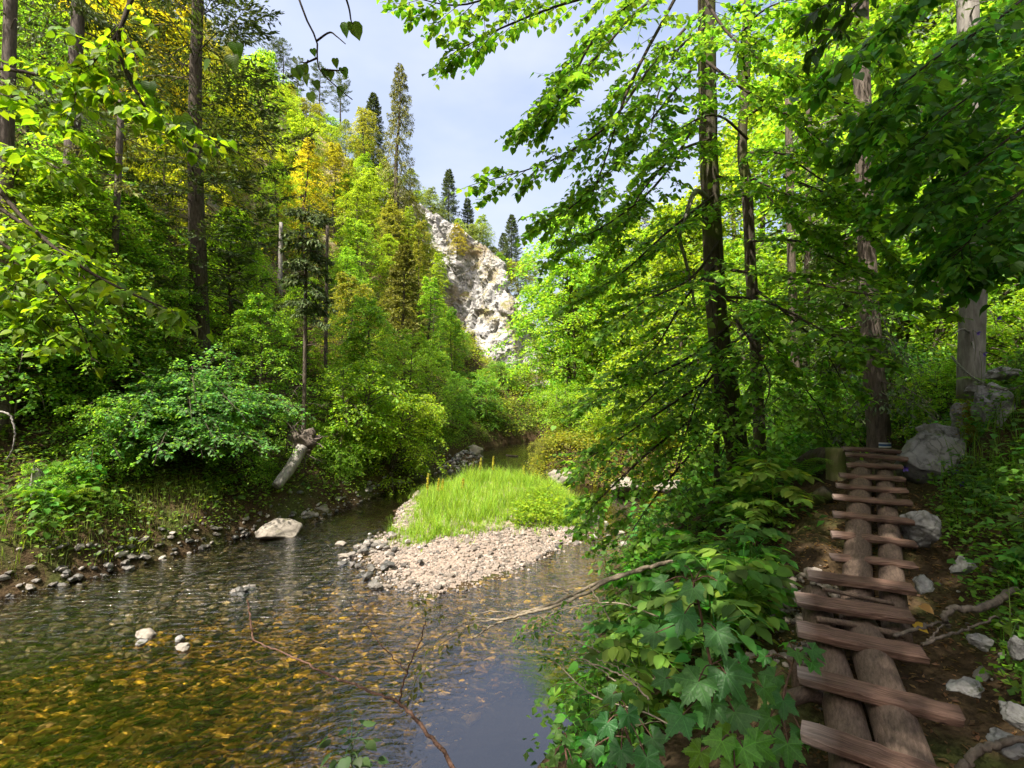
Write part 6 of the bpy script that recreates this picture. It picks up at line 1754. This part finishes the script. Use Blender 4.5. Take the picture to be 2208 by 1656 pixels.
def herb_mesh(seed, kind_):
    r = np.random.default_rng(seed); lvs = Leaves(); wd = MB()
    H = 1.0
    if kind_ == 'pinnate':      # ash or elder-like sprays of paired leaflets
        for k in range(9):
            a = k * 2.4 + r.uniform(-.3, .3); z = 0.35 + 0.6 * k / 9; o = np.array((math.cos(a), math.sin(a), 0)); L = r.uniform(0.4, 0.62)
            pth = smooth_path([UP * z, UP * (z + 0.10) + o * L * 0.5, UP * (z + 0.02) + o * L], 8); tube(wd, pth, 0.006, 3, cap=False)
            sd_ = np.cross(o, UP)
            for j in range(2, 8):
                for sg in (1, -1):
                    lvs.add(pth[j], unit(sd_ * sg + o * 0.45 - UP * 0.12 + r.normal(0, 0.1, 3)), UP + r.normal(0, 0.2, 3), 0.19 * (1.1 - 0.5 * abs(j / 7 - 0.5)))
            lvs.add(pth[-1], o - UP * 0.2, UP, 0.2)
        tmpl = OVAL
    elif kind_ == 'broad':
        for k in range(30):
            a = k * 2.4; z = 0.10 + 0.85 * k / 30; o = np.array((math.cos(a), math.sin(a), 0)); L = r.uniform(0.18, 0.42)
            pth = smooth_path([UP * z, UP * (z + 0.12) + o * L * 0.6, UP * (z + 0.10) + o * L], 5); tube(wd, pth, 0.006, 3, cap=False)
            lvs.add(pth[-1], unit(o - UP * 0.35 + r.normal(0, 0.15, 3)), UP + o * 0.3 + r.normal(0, 0.2, 3), r.uniform(0.13, 0.22))
        tmpl = HEART
    else:                       # low trifoliate leaves
        for k in range(26):
            a = r.uniform(0, 6.28); L = r.uniform(0.1, 0.75); o = np.array((math.cos(a), math.sin(a), 0)); z = r.uniform(0.2, 0.75)
            pth = smooth_path([o * 0.05, o * L * 0.6 + UP * z * 0.8, o * L + UP * z], 5); tube(wd, pth, 0.005, 3, cap=False)
            for b in (-0.9, 0, 0.9):
                ax = np.array((math.cos(a + b), math.sin(a + b), -0.15)); lvs.add(pth[-1], ax, UP + r.normal(0, 0.2, 3), r.uniform(0.14, 0.24))
        tmpl = OVAL
    tube(wd, smooth_path([(0, 0, -0.1), (0.03, 0.02, 0.5), (0.02, 0.0, 0.98)], 6), np.linspace(0.014, 0.006, 6), 4, cap=False)
    cm_ = MB(); lvs.to_mb(cm_, tmpl); cm_.add(np.concatenate(wd.v), np.concatenate(wd.q))
    return cm_.mesh('herb', M['leaf'])


HB = {k: [herb_mesh(80 + i, k) for i in range(3)] for k in ('pinnate', 'broad', 'low')}


def herb(loc, kind_, h, color, label, group, name='herb', cat='plant'):
    o = obj(name, HB[kind_][random.randint(0, 2)], None, color=tuple(c * random.uniform(0.75, 1.25) for c in color))
    o.location = tuple(loc); s = h * random.uniform(0.8, 1.2); o.scale = (s, s, s); o.rotation_euler = (random.uniform(-.15, .15), random.uniform(-.15, .15), random.uniform(0, 6.28))
    return tag(o, label, cat, group)


HG, HL = (0.075, 0.205, 0.036), (0.105, 0.25, 0.034)
for q in scatter(62, (0.5, 3.2), (2.7, 6.6), lambda q: path_off(q) < -0.75):
    k = random.choice(['pinnate', 'pinnate', 'broad', 'low'])
    herb((q[0], q[1], gz(q[0], q[1])), k, {'pinnate': 0.62, 'broad': 0.5, 'low': 0.35}[k], random.choice([HG, HL]),
         {'pinnate': 'bright feather-leaved herb on the near bank between water and ladder', 'broad': 'broad-leaved herb on the near bank between water and ladder', 'low': 'low three-leaved herb on the near bank between water and ladder'}[k], 'near bank ' + k + ' herbs')
for q in scatter(40, (1.5, 6), (6.6, 12), lambda q: path_off(q) < -0.75):
    k = random.choice(['pinnate', 'broad'])
    herb((q[0], q[1], gz(q[0], q[1])), k, 0.6, HG, {'pinnate': 'feather-leaved herb around the foot of the lime trunks', 'broad': 'broad-leaved herb around the foot of the lime trunks'}[k], 'herbs around the lime trunks ' + k)
for q in scatter(90, (2.4, 6.5), (2.2, 6.8), lambda q: path_off(q) > 0.62):
    k = random.choice(['low', 'broad', 'low'])
    herb((q[0], q[1], gz(q[0], q[1])), k, {'broad': 0.34, 'low': 0.28}[k], HG, {'broad': 'broad-leaved herb on the slope right of the ladder', 'low': 'low three-leaved herb on the slope right of the ladder'}[k], 'slope ' + k + ' herbs')
for i, q in enumerate([(-7.9, 8.3), (-8.2, 8.6), (-7.7, 8.8), (-8.5, 9.0), (-8.0, 9.2), (-7.4, 9.1)]):
    herb((q[0], q[1], gz(*q)), 'broad', 0.65, HL, 'bright leafy herb on the grassy left bank', 'herbs on the grassy left bank')
herb(P(760, 1660, 2.9) - UP * 0.15, 'broad', 0.42, (0.05, 0.13, 0.04), 'bluish leafy sprig rising at the bottom edge before the water', None)

# sycamore saplings with large lobed leaves in the foreground
def sapling(label, stem, leaves, color):
    g = P(*stem[0]); e = empty('sycamore_sapling', g, label, 'plant')
    sp = smooth_path([P(*q) for q in stem], 20)
    wd = MB(); tube(wd, sp - g, np.linspace(0.009, 0.004, 20), 6)
    lvs = Leaves()
    for px, py, d, s in leaves:
        c = P(px, py, d); k = np.argmin(np.abs(sp[:, 2] - (c[2] + 0.02))); a0 = sp[k]
        out = c - a0; out[2] *= 0.3
        ax = unit(unit(out) * 0.9 - UP * random.uniform(0.25, 0.75) + rng.normal(0, 0.12, 3))
        nm = unit(UP * 0.8 + np.array((-0.1, -0.65, 0)) + rng.normal(0, 0.25, 3))
        s = s * 0.82
        b = c - ax * s * 0.45
        tube(wd, smooth_path([a0 - g, (a0 + b) / 2 - g + UP * 0.025, b - g], 6), 0.003, 4, cap=False)
        lvs.add(b, ax, nm, s)
    wd.build('stem', M['twig'], e)
    split_leaves(lvs, MAPLE, 'sycamore_leaf', M['leaf'], e, color, n=300, loc0=g)


random.seed(77); rng = np.random.default_rng(77)
SY = (0.085, 0.27, 0.075)
sapling('tall sycamore sapling with dark lobed leaves in the foreground', [(1580, 1720, 1.95), (1562, 1560, 2.02), (1530, 1420, 2.1), (1506, 1300, 2.15), (1496, 1255, 2.17)],
        [(1420, 1262, 2.15, 0.085), (1490, 1285, 2.1, 0.095), (1560, 1262, 2.15, 0.085), (1470, 1225, 2.25, 0.07), (1530, 1230, 2.25, 0.07), (1470, 1345, 2.05, 0.12), (1395, 1375, 2.05, 0.10), (1555, 1385, 2.0, 0.12),
         (1490, 1490, 1.95, 0.145), (1585, 1480, 1.95, 0.14), (1420, 1470, 2.1, 0.09), (1610, 1440, 2.1, 0.09), (1455, 1560, 1.9, 0.125), (1530, 1540, 1.95, 0.12), (1600, 1560, 1.9, 0.13), (1660, 1500, 2.0, 0.10)], SY)
sapling('low sycamore sapling at the bottom with bright lobed leaves', [(1600, 1740, 1.8), (1590, 1660, 1.85), (1580, 1600, 1.88)],
        [(1545, 1615, 1.8, 0.10), (1610, 1640, 1.78, 0.10), (1560, 1590, 1.85, 0.075), (1500, 1640, 1.8, 0.09), (1650, 1620, 1.8, 0.10), (1580, 1690, 1.72, 0.11)], (0.13, 0.33, 0.04))
sapling('sycamore shoots leaning against the widest plank', [(1690, 1720, 2.0), (1685, 1600, 2.1), (1690, 1500, 2.2), (1712, 1420, 2.35)],
        [(1690, 1530, 2.1, 0.10), (1650, 1560, 2.1, 0.10), (1720, 1415, 2.3, 0.085), (1765, 1412, 2.25, 0.08), (1695, 1385, 2.4, 0.07), (1760, 1440, 2.25, 0.07), (1660, 1470, 2.25, 0.09), (1735, 1590, 2.0, 0.10), (1700, 1630, 1.95, 0.11), (1650, 1640, 1.95, 0.09), (1640, 1420, 2.4, 0.07)], (0.08, 0.26, 0.05))
sapling('sycamore sapling with bluish leaves over the edge of the pool', [(1390, 1740, 2.1), (1370, 1640, 2.2), (1345, 1560, 2.3), (1335, 1510, 2.35)],
        [(1310, 1505, 2.35, 0.09), (1360, 1500, 2.35, 0.09), (1300, 1575, 2.25, 0.10), (1360, 1560, 2.2, 0.10), (1270, 1620, 2.2, 0.09), (1340, 1640, 2.1, 0.11), (1420, 1610, 2.1, 0.10), (1400, 1660, 2.0, 0.11), (1300, 1680, 2.1, 0.1)], (0.07, 0.23, 0.065))
sapling('small sycamore sapling at the pool edge, lowest of the leaves', [(1250, 1740, 2.2), (1225, 1650, 2.3), (1215, 1590, 2.4)], [(1195, 1575, 2.4, 0.05), (1225, 1600, 2.35, 0.055), (1190, 1640, 2.3, 0.06), (1240, 1660, 2.25, 0.06), (1215, 1690, 2.2, 0.07)], (0.09, 0.24, 0.04))
hanging('leafy_bough', 'small-leaved twigs reaching over the pool from the bank', [[(1480, 1500, 2.9), (1380, 1450, 3.1), (1260, 1390, 3.4), (1170, 1350, 3.6)], [(1500, 1600, 2.6), (1400, 1540, 2.8), (1280, 1500, 3.0), (1200, 1430, 3.2)], [(1420, 1330, 3.6), (1330, 1300, 3.8), (1230, 1310, 4.0), (1150, 1340, 4.1)]],
        0.048, HL, 160, tw=13, tl=0.30, leaves=6, tmpl=OVAL, key='oval_leaf', r0=0.006, wood='branch_pale', sub=1)

# ------------------------------------------------------------------ bare and fallen branches
def branch(name, label, strands, m, cat='branch', sides=7):
    g = P(*strands[0][0][0]); e = empty(name, g, label, cat)
    for i, (pts, r0, r1) in enumerate(strands):
        path = smooth_path([P(*q) for q in pts], 8 * len(pts)); path = path + rng.normal(0, 0.004, path.shape)
        mb = MB(); tube(mb, path - g, np.linspace(r0, r1, len(path)), sides, rough=0.1); mb.build('stem' if i == 0 else 'side_branch', M[m], e)
    return e


branch('bare_branch', 'long bare brown branch reaching out low over the golden shallows', [
    ([(1010, 1700, 2.15), (930, 1590, 2.5), (862, 1518, 2.85), (780, 1483, 3.2), (700, 1450, 3.6), (612, 1408, 4.1), (543, 1380, 4.5)], 0.0105, 0.0055), ([(546, 1382, 4.5), (540, 1335, 4.6), (534, 1293, 4.65)], 0.009, 0.007),
    ([(858, 1517, 2.87), (880, 1440, 2.95), (905, 1385, 3.0), (916, 1343, 3.05)], 0.006, 0.003), ([(877, 1447, 2.95), (830, 1400, 3.1), (785, 1340, 3.3), (750, 1293, 3.4)], 0.004, 0.002)], 'twig')
branch('fallen_branch', 'pale fallen branch slanting over the water below the lime tree', [
    ([(1480, 1205, 5.0), (1430, 1215, 4.95), (1330, 1245, 4.85), (1240, 1290, 4.7), (1150, 1320, 4.6), (1080, 1335, 4.5), (1000, 1345, 4.45)], 0.026, 0.006),
    ([(1400, 1222, 4.9), (1300, 1252, 4.9), (1210, 1295, 4.75), (1120, 1325, 4.65), (1060, 1350, 4.5), (1015, 1380, 4.4)], 0.02, 0.007),
    ([(1240, 1285, 4.7), (1210, 1268, 4.8), (1170, 1262, 4.9)], 0.008, 0.004), ([(1120, 1325, 4.6), (1060, 1318, 4.7), (1000, 1330, 4.7)], 0.007, 0.003), ([(1000, 1345, 4.45), (950, 1375, 4.4), (915, 1420, 4.3)], 0.006, 0.003),
    ([(1270, 1265, 4.75), (1300, 1310, 4.6), (1315, 1340, 4.5)], 0.009, 0.005), ([(1015, 1345, 4.45), (980, 1300, 4.6), (1010, 1290, 4.6)], 0.005, 0.002)], 'branch_pale')
hanging('rowan_spray', 'reddening fine-leaved spray at the tip of the fallen branch', [[(1080, 1335, 4.5), (1000, 1330, 4.5), (930, 1310, 4.5), (905, 1300, 4.5)], [(1060, 1350, 4.5), (980, 1370, 4.4), (920, 1420, 4.3), (890, 1480, 4.2)]], 0.06, (0.16, 0.19, 0.05), 60, tw=7, tl=0.18, leaves=5, tmpl=OVAL, key='oval_leaf', r0=0.004, wood='branch_pale', sub=0)
branch('arched_branch', 'thin arched white dead branch at the left edge', [([(-10, 885, 7.6), (20, 895, 7.6), (32, 930, 7.6), (28, 965, 7.6), (14, 993, 7.6)], 0.016, 0.007)], 'deadwood')
branch('leaning_sapling', 'pale crooked bare trunk leaning on the sunlit left bank', [([(727, 985, 14.2), (738, 945, 14.3), (745, 910, 14.4), (750, 860, 14.5)], 0.06, 0.03)], 'branch_pale', 'tree')
branch('driftwood', 'grey driftwood pole lying along the left waterline', [([(-20, 1284, 7.7), (60, 1272, 7.9), (140, 1252, 8.3)], 0.028, 0.012)], 'deadwood', 'log')
branch('driftwood', 'thin dark branch stranded in the far river reach', [([(1092, 982, 22.6), (1105, 983, 22.4), (1118, 984, 22.3)], 0.05, 0.03)], 'bark', 'log')
branch('fallen_pole', 'pale dead pole lying on the slope behind the thin spruce', [([(585, 855, 16.0), (610, 865, 16.0), (640, 885, 15.8)], 0.03, 0.02)], 'branch_pale', 'log')
branch('dead_twig', 'pair of pale dry twigs sticking out of the bank over the pool', [([(1400, 1505, 2.6), (1340, 1455, 2.8), (1275, 1430, 3.0), (1230, 1410, 3.1)], 0.006, 0.003), ([(1380, 1480, 2.7), (1330, 1440, 2.85), (1285, 1420, 3.0)], 0.004, 0.002), ([(1330, 1470, 2.8), (1290, 1440, 2.95), (1230, 1420, 3.1)], 0.004, 0.002)], 'branch_pale')

# upturned root plate and its grey log on the left bank
rp = P(655, 955, 12.3)
v, t = rock_shape(4, 8, (0.6, 0.95), 0.35, 5, (0.42, 0.22, 0.34)); rt_ = empty('upturned_stump', rp, 'upturned root plate with torn dark roots on the left bank', 'stump')
mb = MB(); mb.add(v, None, t); mb.build('root_plate', M['bark_brown'], rt_)
for k in range(22):
    a = random.uniform(0, 6.28); L = random.uniform(0.3, 0.75); o = np.array((math.cos(a), -0.3, math.sin(a)))
    mb = MB(); tube(mb, smooth_path([o * 0.25, o * L * 0.7 + rng.normal(0, .06, 3), o * L + rng.normal(0, .12, 3) - UP * 0.1], 7), np.linspace(0.03, 0.006, 7), 5); mb.build('root', M['bark_brown'], rt_)
mb = MB(); tube(mb, smooth_path([P(652, 965, 12.2) - rp, P(625, 1010, 11.8) - rp, P(596, 1048, 11.4) - rp], 14), np.linspace(0.15, 0.12, 14), 12, rough=0.05); mb.build('log', M['deadwood'], rt_)
# grey broken stump
sp0 = on_ground(80, 8.9, 0.05); s_ = empty('broken_stump', sp0, 'weathered grey broken stump on the left bank beside the fern', 'stump')
n_ = 16; mb = MB(); a = np.linspace(0, 6.283, n_, endpoint=False); rows = []
for z, r in ((0, 0.19), (0.12, 0.15), (0.3, 0.125), (0.42, 0.11)):
    rows.append(np.stack([r * (1 + 0.15 * np.sin(3 * a + z * 4)) * np.cos(a) + z * 0.12, r * np.sin(a), np.full(n_, z)], -1))
rows.append(np.stack([0.09 * np.cos(a) + 0.07, 0.09 * np.sin(a), 0.55 + rng.uniform(-0.1, 0.14, n_)], -1)); rows.append(np.stack([0.05 * np.cos(a) + 0.06, 0.05 * np.sin(a), np.full(n_, 0.42)], -1))
i = np.arange(5)[:, None] * n_; j = np.arange(n_)[None]; mb.add(np.concatenate(rows), np.stack([i + j, i + (j + 1) % n_, i + n_ + (j + 1) % n_, i + n_ + j], -1).reshape(-1, 4), None)
mb.build('stump_wood', M['deadwood'], s_)
# mossy post beside the ladder head
po = P(1802, 1075, 5.6); mb = MB(); tube(mb, smooth_path([po - UP * 0.4, P(1803, 1020, 5.6), P(1800, 966, 5.6)], 12), np.linspace(0.105, 0.095, 12), 16, rough=0.04)
M['moss_wood'] = bark_material('moss_wood', (0.09, 0.075, 0.035), (0.26, 0.23, 0.12), scale=6, moss=(0.10, 0.12, 0.03))
o = mb.build('mossy_post', M['moss_wood']); tag(o, 'sawn mossy post left of the top of the plank ladder', 'post')
branch('rotten_log', 'dark rotten log lying left of the mossy post', [([(1790, 985, 6.0), (1755, 985, 6.2), (1715, 1010, 6.4)], 0.12, 0.07)], 'bark_moss', 'log', 12)
branch('rotten_log', 'moss-covered log on the slope below the mossy post', [([(1790, 1060, 5.2), (1740, 1090, 5.4), (1690, 1120, 5.5)], 0.09, 0.06)], 'bark_moss', 'log', 12)

# roots beside the ladder
for k, (lab, pts, r) in enumerate([('thick twisted root looping out of the soil right of the ladder', [(2190, 1270, 2.9), (2120, 1310, 2.75), (2060, 1312, 2.75), (2035, 1330, 2.72), (2045, 1350, 2.68)], 0.022),
                     ('thin forked root running from the planks under the looping root', [(1925, 1372, 2.72), (1985, 1355, 2.72), (2040, 1340, 2.72)], 0.012),
                     ('pale thin root crossing the soil below the looping root', [(1990, 1390, 2.6), (2040, 1370, 2.65), (2100, 1350, 2.7), (2150, 1330, 2.75)], 0.009),
                     ('grey root curving up at the bottom right corner', [(2060, 1670, 1.75), (2110, 1620, 1.75), (2170, 1600, 1.72), (2240, 1590, 1.7)], 0.017)]):
    branch('tree_root', lab, [(pts, r, r * 0.6)] + ([([(2000, 1385, 2.62), (2010, 1372, 2.64), (2035, 1345, 2.7)], 0.006, 0.004)] if k == 1 else []), 'bark_brown', 'root')

# chain along the path
ch = smooth_path([P(2052, 768, 6.0), P(2075, 795, 5.55), P(2110, 822, 5.1), P(2150, 838, 4.85), P(2185, 838, 4.7), P(2230, 822, 4.5)], 200)
seg = np.concatenate([[0], np.cumsum(np.linalg.norm(np.diff(ch, axis=0), axis=1))])
che = empty('safety_chain', ch[0], 'dark iron safety chain slung along the rocks at right', 'chain')
lm = MB(); ang = np.linspace(0, 6.283, 12, endpoint=False)
ring = np.stack([0.022 * np.cos(ang), 0.012 * np.sin(ang), 0 * ang], -1); vv = []; qq = []
for k in range(12):
    c = ring[k]; tdir = unit(ring[(k + 1) % 12] - ring[k - 1]); nn_ = np.cross(tdir, UP)
    for j in range(5):
        b = 6.283 * j / 5; vv.append(c + 0.0045 * (nn_ * math.cos(b) + UP * math.sin(b)))
        qq.append((k * 5 + j, k * 5 + (j + 1) % 5, ((k + 1) % 12) * 5 + (j + 1) % 5, ((k + 1) % 12) * 5 + j))
lm.add(vv, qq); LM = lm.mesh('chain_link', M['chain'])
nlk = int(seg[-1] / 0.033)
for k in range(nlk):
    s = (k + 0.5) * 0.033; p = np.array([np.interp(s, seg, ch[:, c]) for c in range(3)]); p2 = np.array([np.interp(s + 0.02, seg, ch[:, c]) for c in range(3)])
    qd = Vector(p2 - p).to_track_quat('X', 'Z'); o = obj('chain_link', LM, che)
    o.rotation_mode = 'QUATERNION'; o.rotation_quaternion = qd @ Matrix.Rotation(math.pi / 2 * (k % 2) + 0.4, 3, 'X').to_quaternion(); o.location = tuple(p - ch[0])

# moss streak between the upright rocks
mp_ = P(2104, 930, 5.35); lvs = Leaves(); n_ = 2600
t = rng.random(n_); c = np.array([P(2100, 868, 5.45)]) * (1 - t)[:, None] + np.array([P(2108, 985, 5.1)]) * t[:, None]
lvs.add(c + rng.normal(0, 1, (n_, 3)) * (0.07, 0.04, 0.03), unit(rng.normal(0, 1, (n_, 3)) - UP * 0.3), unit((0, -1, 0.4)) + rng.normal(0, 0.5, (n_, 3)), 0.028)
mb = MB(); lvs.to_mb(mb, LANCE); o = mb.build('moss', M['leaf'], color=(0.13, 0.12, 0.012)); tag(o, 'golden-brown moss streak between the upright white rocks', 'moss', kind='stuff')

# violet bellflowers
for (px, py, d, lab) in [(2072, 1042, 4.5, 'violet bellflower in front of the big grey boulder'), (2058, 1016, 4.7, 'faint violet bellflower against the big grey boulder'), (1951, 1010, 4.9, 'violet bellflower beside the highest planks'), (2202, 1110, 3.6, 'violet bellflower at the right edge of the slope'),
                         (2122, 763, 5.6, 'violet bellflower at the foot of the grey trunk'), (2108, 718, 5.7, 'violet bellflower in front of the grey trunk'), (2153, 685, 5.6, 'violet bellflower high right of the grey trunk')]:
    p = P(px, py, d); e = empty('bellflower', p, lab, 'flower')
    lvs = Leaves(); dv = unit(np.array((random.uniform(-.4, .4), -0.8, -0.35)))
    s1 = unit(np.cross(dv, UP)); s2 = np.cross(dv, s1)
    for k in range(5):
        b = k * 1.2566; rad = s1 * math.cos(b) + s2 * math.sin(b)
        lvs.add(-dv * 0.012, unit(dv * 0.75 + rad * 0.65), unit(dv - rad), 0.045)
    lvs.objects('petal', leaf_mesh('petal', OVAL, M['petal']), e, range(5), (0.16, 0.09, 0.50), jitter=0.1)
    mb = MB(); tube(mb, smooth_path([-dv * 0.012, -dv * 0.05 + UP * 0.01, np.array((0.05, 0.08, -0.14)), np.array((0.06, 0.10, -0.32))], 8), 0.0022, 4); mb.build('stem', M['leaf'], e, color=(0.06, 0.12, 0.02))

# fallen leaves
for (px, py, d, lab, col) in [(1986, 1305, 2.85, 'orange-yellow fallen leaf right of the ladder', (0.55, 0.32, 0.10)), (1972, 1345, 2.75, 'yellow fallen leaf under the plank end', (0.55, 0.36, 0.03)), (1190, 1490, 4.6, 'brown leaf lying on the calm pool', (0.12, 0.045, 0.02))]:
    p = P(px, py, d)
    if 'pool' in lab: p = P(px, py, CAM_Z * F / (py - 828.0)); p[2] = 0.012
    o = obj('fallen_leaf', leaf_mesh('fallen_leaf', HEART, M['leaf']), None, color=col); o.location = tuple(p); o.scale = (0.07, 0.07, 0.07); o.rotation_euler = (0.3, 0.2, random.uniform(0, 6)); tag(o, lab, 'leaf')

# ------------------------------------------------------------------ labels that tell look-alikes apart
LAND = {'tree': [('the tall dark fir', 436, 330), ('the weeping spruce', 862, 330), ('the golden yellow hillside tree', 665, 480), ('the hazel bush', 420, 960), ('the dead pale pole', 605, 540), ('the thin straight spruce', 655, 720),
                 ('the bare spruce trunk', 165, 200), ('the limestone cliff', 1060, 680), ('the cracked rock rib', 765, 375), ('the leaning lime trunk', 1540, 600), ('the thinner lime trunk', 1625, 500), ('the trail-marked trunk', 1880, 700), ('the silver-grey trunk', 2095, 500), ('the mossy far bank', 1220, 960), ('the white ledge', 740, 1080)],
        'plant': [('the plank ladder head', 1880, 1000), ('the plank ladder foot', 1880, 1500), ('the big grey boulder', 2000, 985), ('the large fern', 1590, 1140), ('the calm pool', 1150, 1500), ('the fallen pale branch', 1250, 1280), ('the tall sycamore sapling', 1510, 1400), ('the leaning lime trunk', 1590, 980), ('the silver-grey trunk', 2095, 760),
                  ('the white ledge', 740, 1080), ('the hazel bush', 420, 960), ('the upturned root plate', 655, 950), ('the grey stump', 80, 1060), ('the gravel bar', 1050, 1150), ('the looping root', 2080, 1320)]}


def look(o):
    ch_ = [c for c in o.children if c.name.startswith('crown')]
    c = (ch_[0] if ch_ else o).color
    r, g = c[0], c[1]
    if r > 0.9 * g: return 'yellow'
    if r > 0.68 * g: return 'yellow-green'
    if g > 0.24: return 'bright green'
    if g > 0.16: return 'mid-green'
    return 'dark green'


buckets = {}
ALL_TOP = [o for o in C.objects if o.parent is None and o.get('group') and o.get('category') in ('tree', 'bush', 'plant')]
for o in ALL_TOP:
    x, y, z = o.location
    if y < 0.5: continue
    up_ = 0.45 * (o.scale[2] * 10 if o.get('category') == 'tree' else 0.5)
    px = 1104 + F * x / y; py = 828 - F * (z + min(up_, 5) - CAM_Z) / y
    marks = LAND['plant' if o['category'] in ('plant', 'bush') and y < 24 else 'tree']
    nm_, mx, my = min(marks, key=lambda m: (m[1] - px) ** 2 + (m[2] - py) ** 2)
    dx, dy = px - mx, py - my
    rel = ('right of' if dx > 0 else 'left of') if abs(dx) > abs(dy) else ('below' if dy > 0 else 'above')
    far = 'far' if y > 34 else ''
    noun = o.name.split('.')[0].replace('_', ' ')
    kindw = {'herb': ('feather-leaved herb' if 'pinnate' in o['group'] or 'feather' in o['label'] else 'three-leaved herb' if 'three' in o['label'] else 'broad-leaved herb')}.get(noun, noun)
    key = ' '.join(w for w in (far, look(o), kindw, rel, nm_) if w)
    buckets.setdefault(key, []).append((px, o))
ORD = ['first', 'second', 'third', 'fourth', 'fifth', 'sixth', 'seventh', 'eighth', 'ninth', 'tenth', 'eleventh', 'twelfth', 'thirteenth', 'fourteenth', 'fifteenth', 'sixteenth', 'seventeenth', 'eighteenth', 'nineteenth', 'twentieth']
for key, lst in buckets.items():
    rows_ = [('', lst)]
    if len(lst) > 7:
        lst.sort(key=lambda t: t[1].location.y)
        k3 = (len(lst) + 2) // 3
        rows_ = [(', near row', lst[:k3]), (', middle row', lst[k3:2 * k3]), (', back row', lst[2 * k3:])]
    for extra, sub in rows_:
        sub.sort(key=lambda t: t[0])
        for i, (px, o) in enumerate(sub):
            o['label'] = key + extra if len(sub) == 1 else f'{key}{extra}, {ORD[min(i, 19)]} from left'
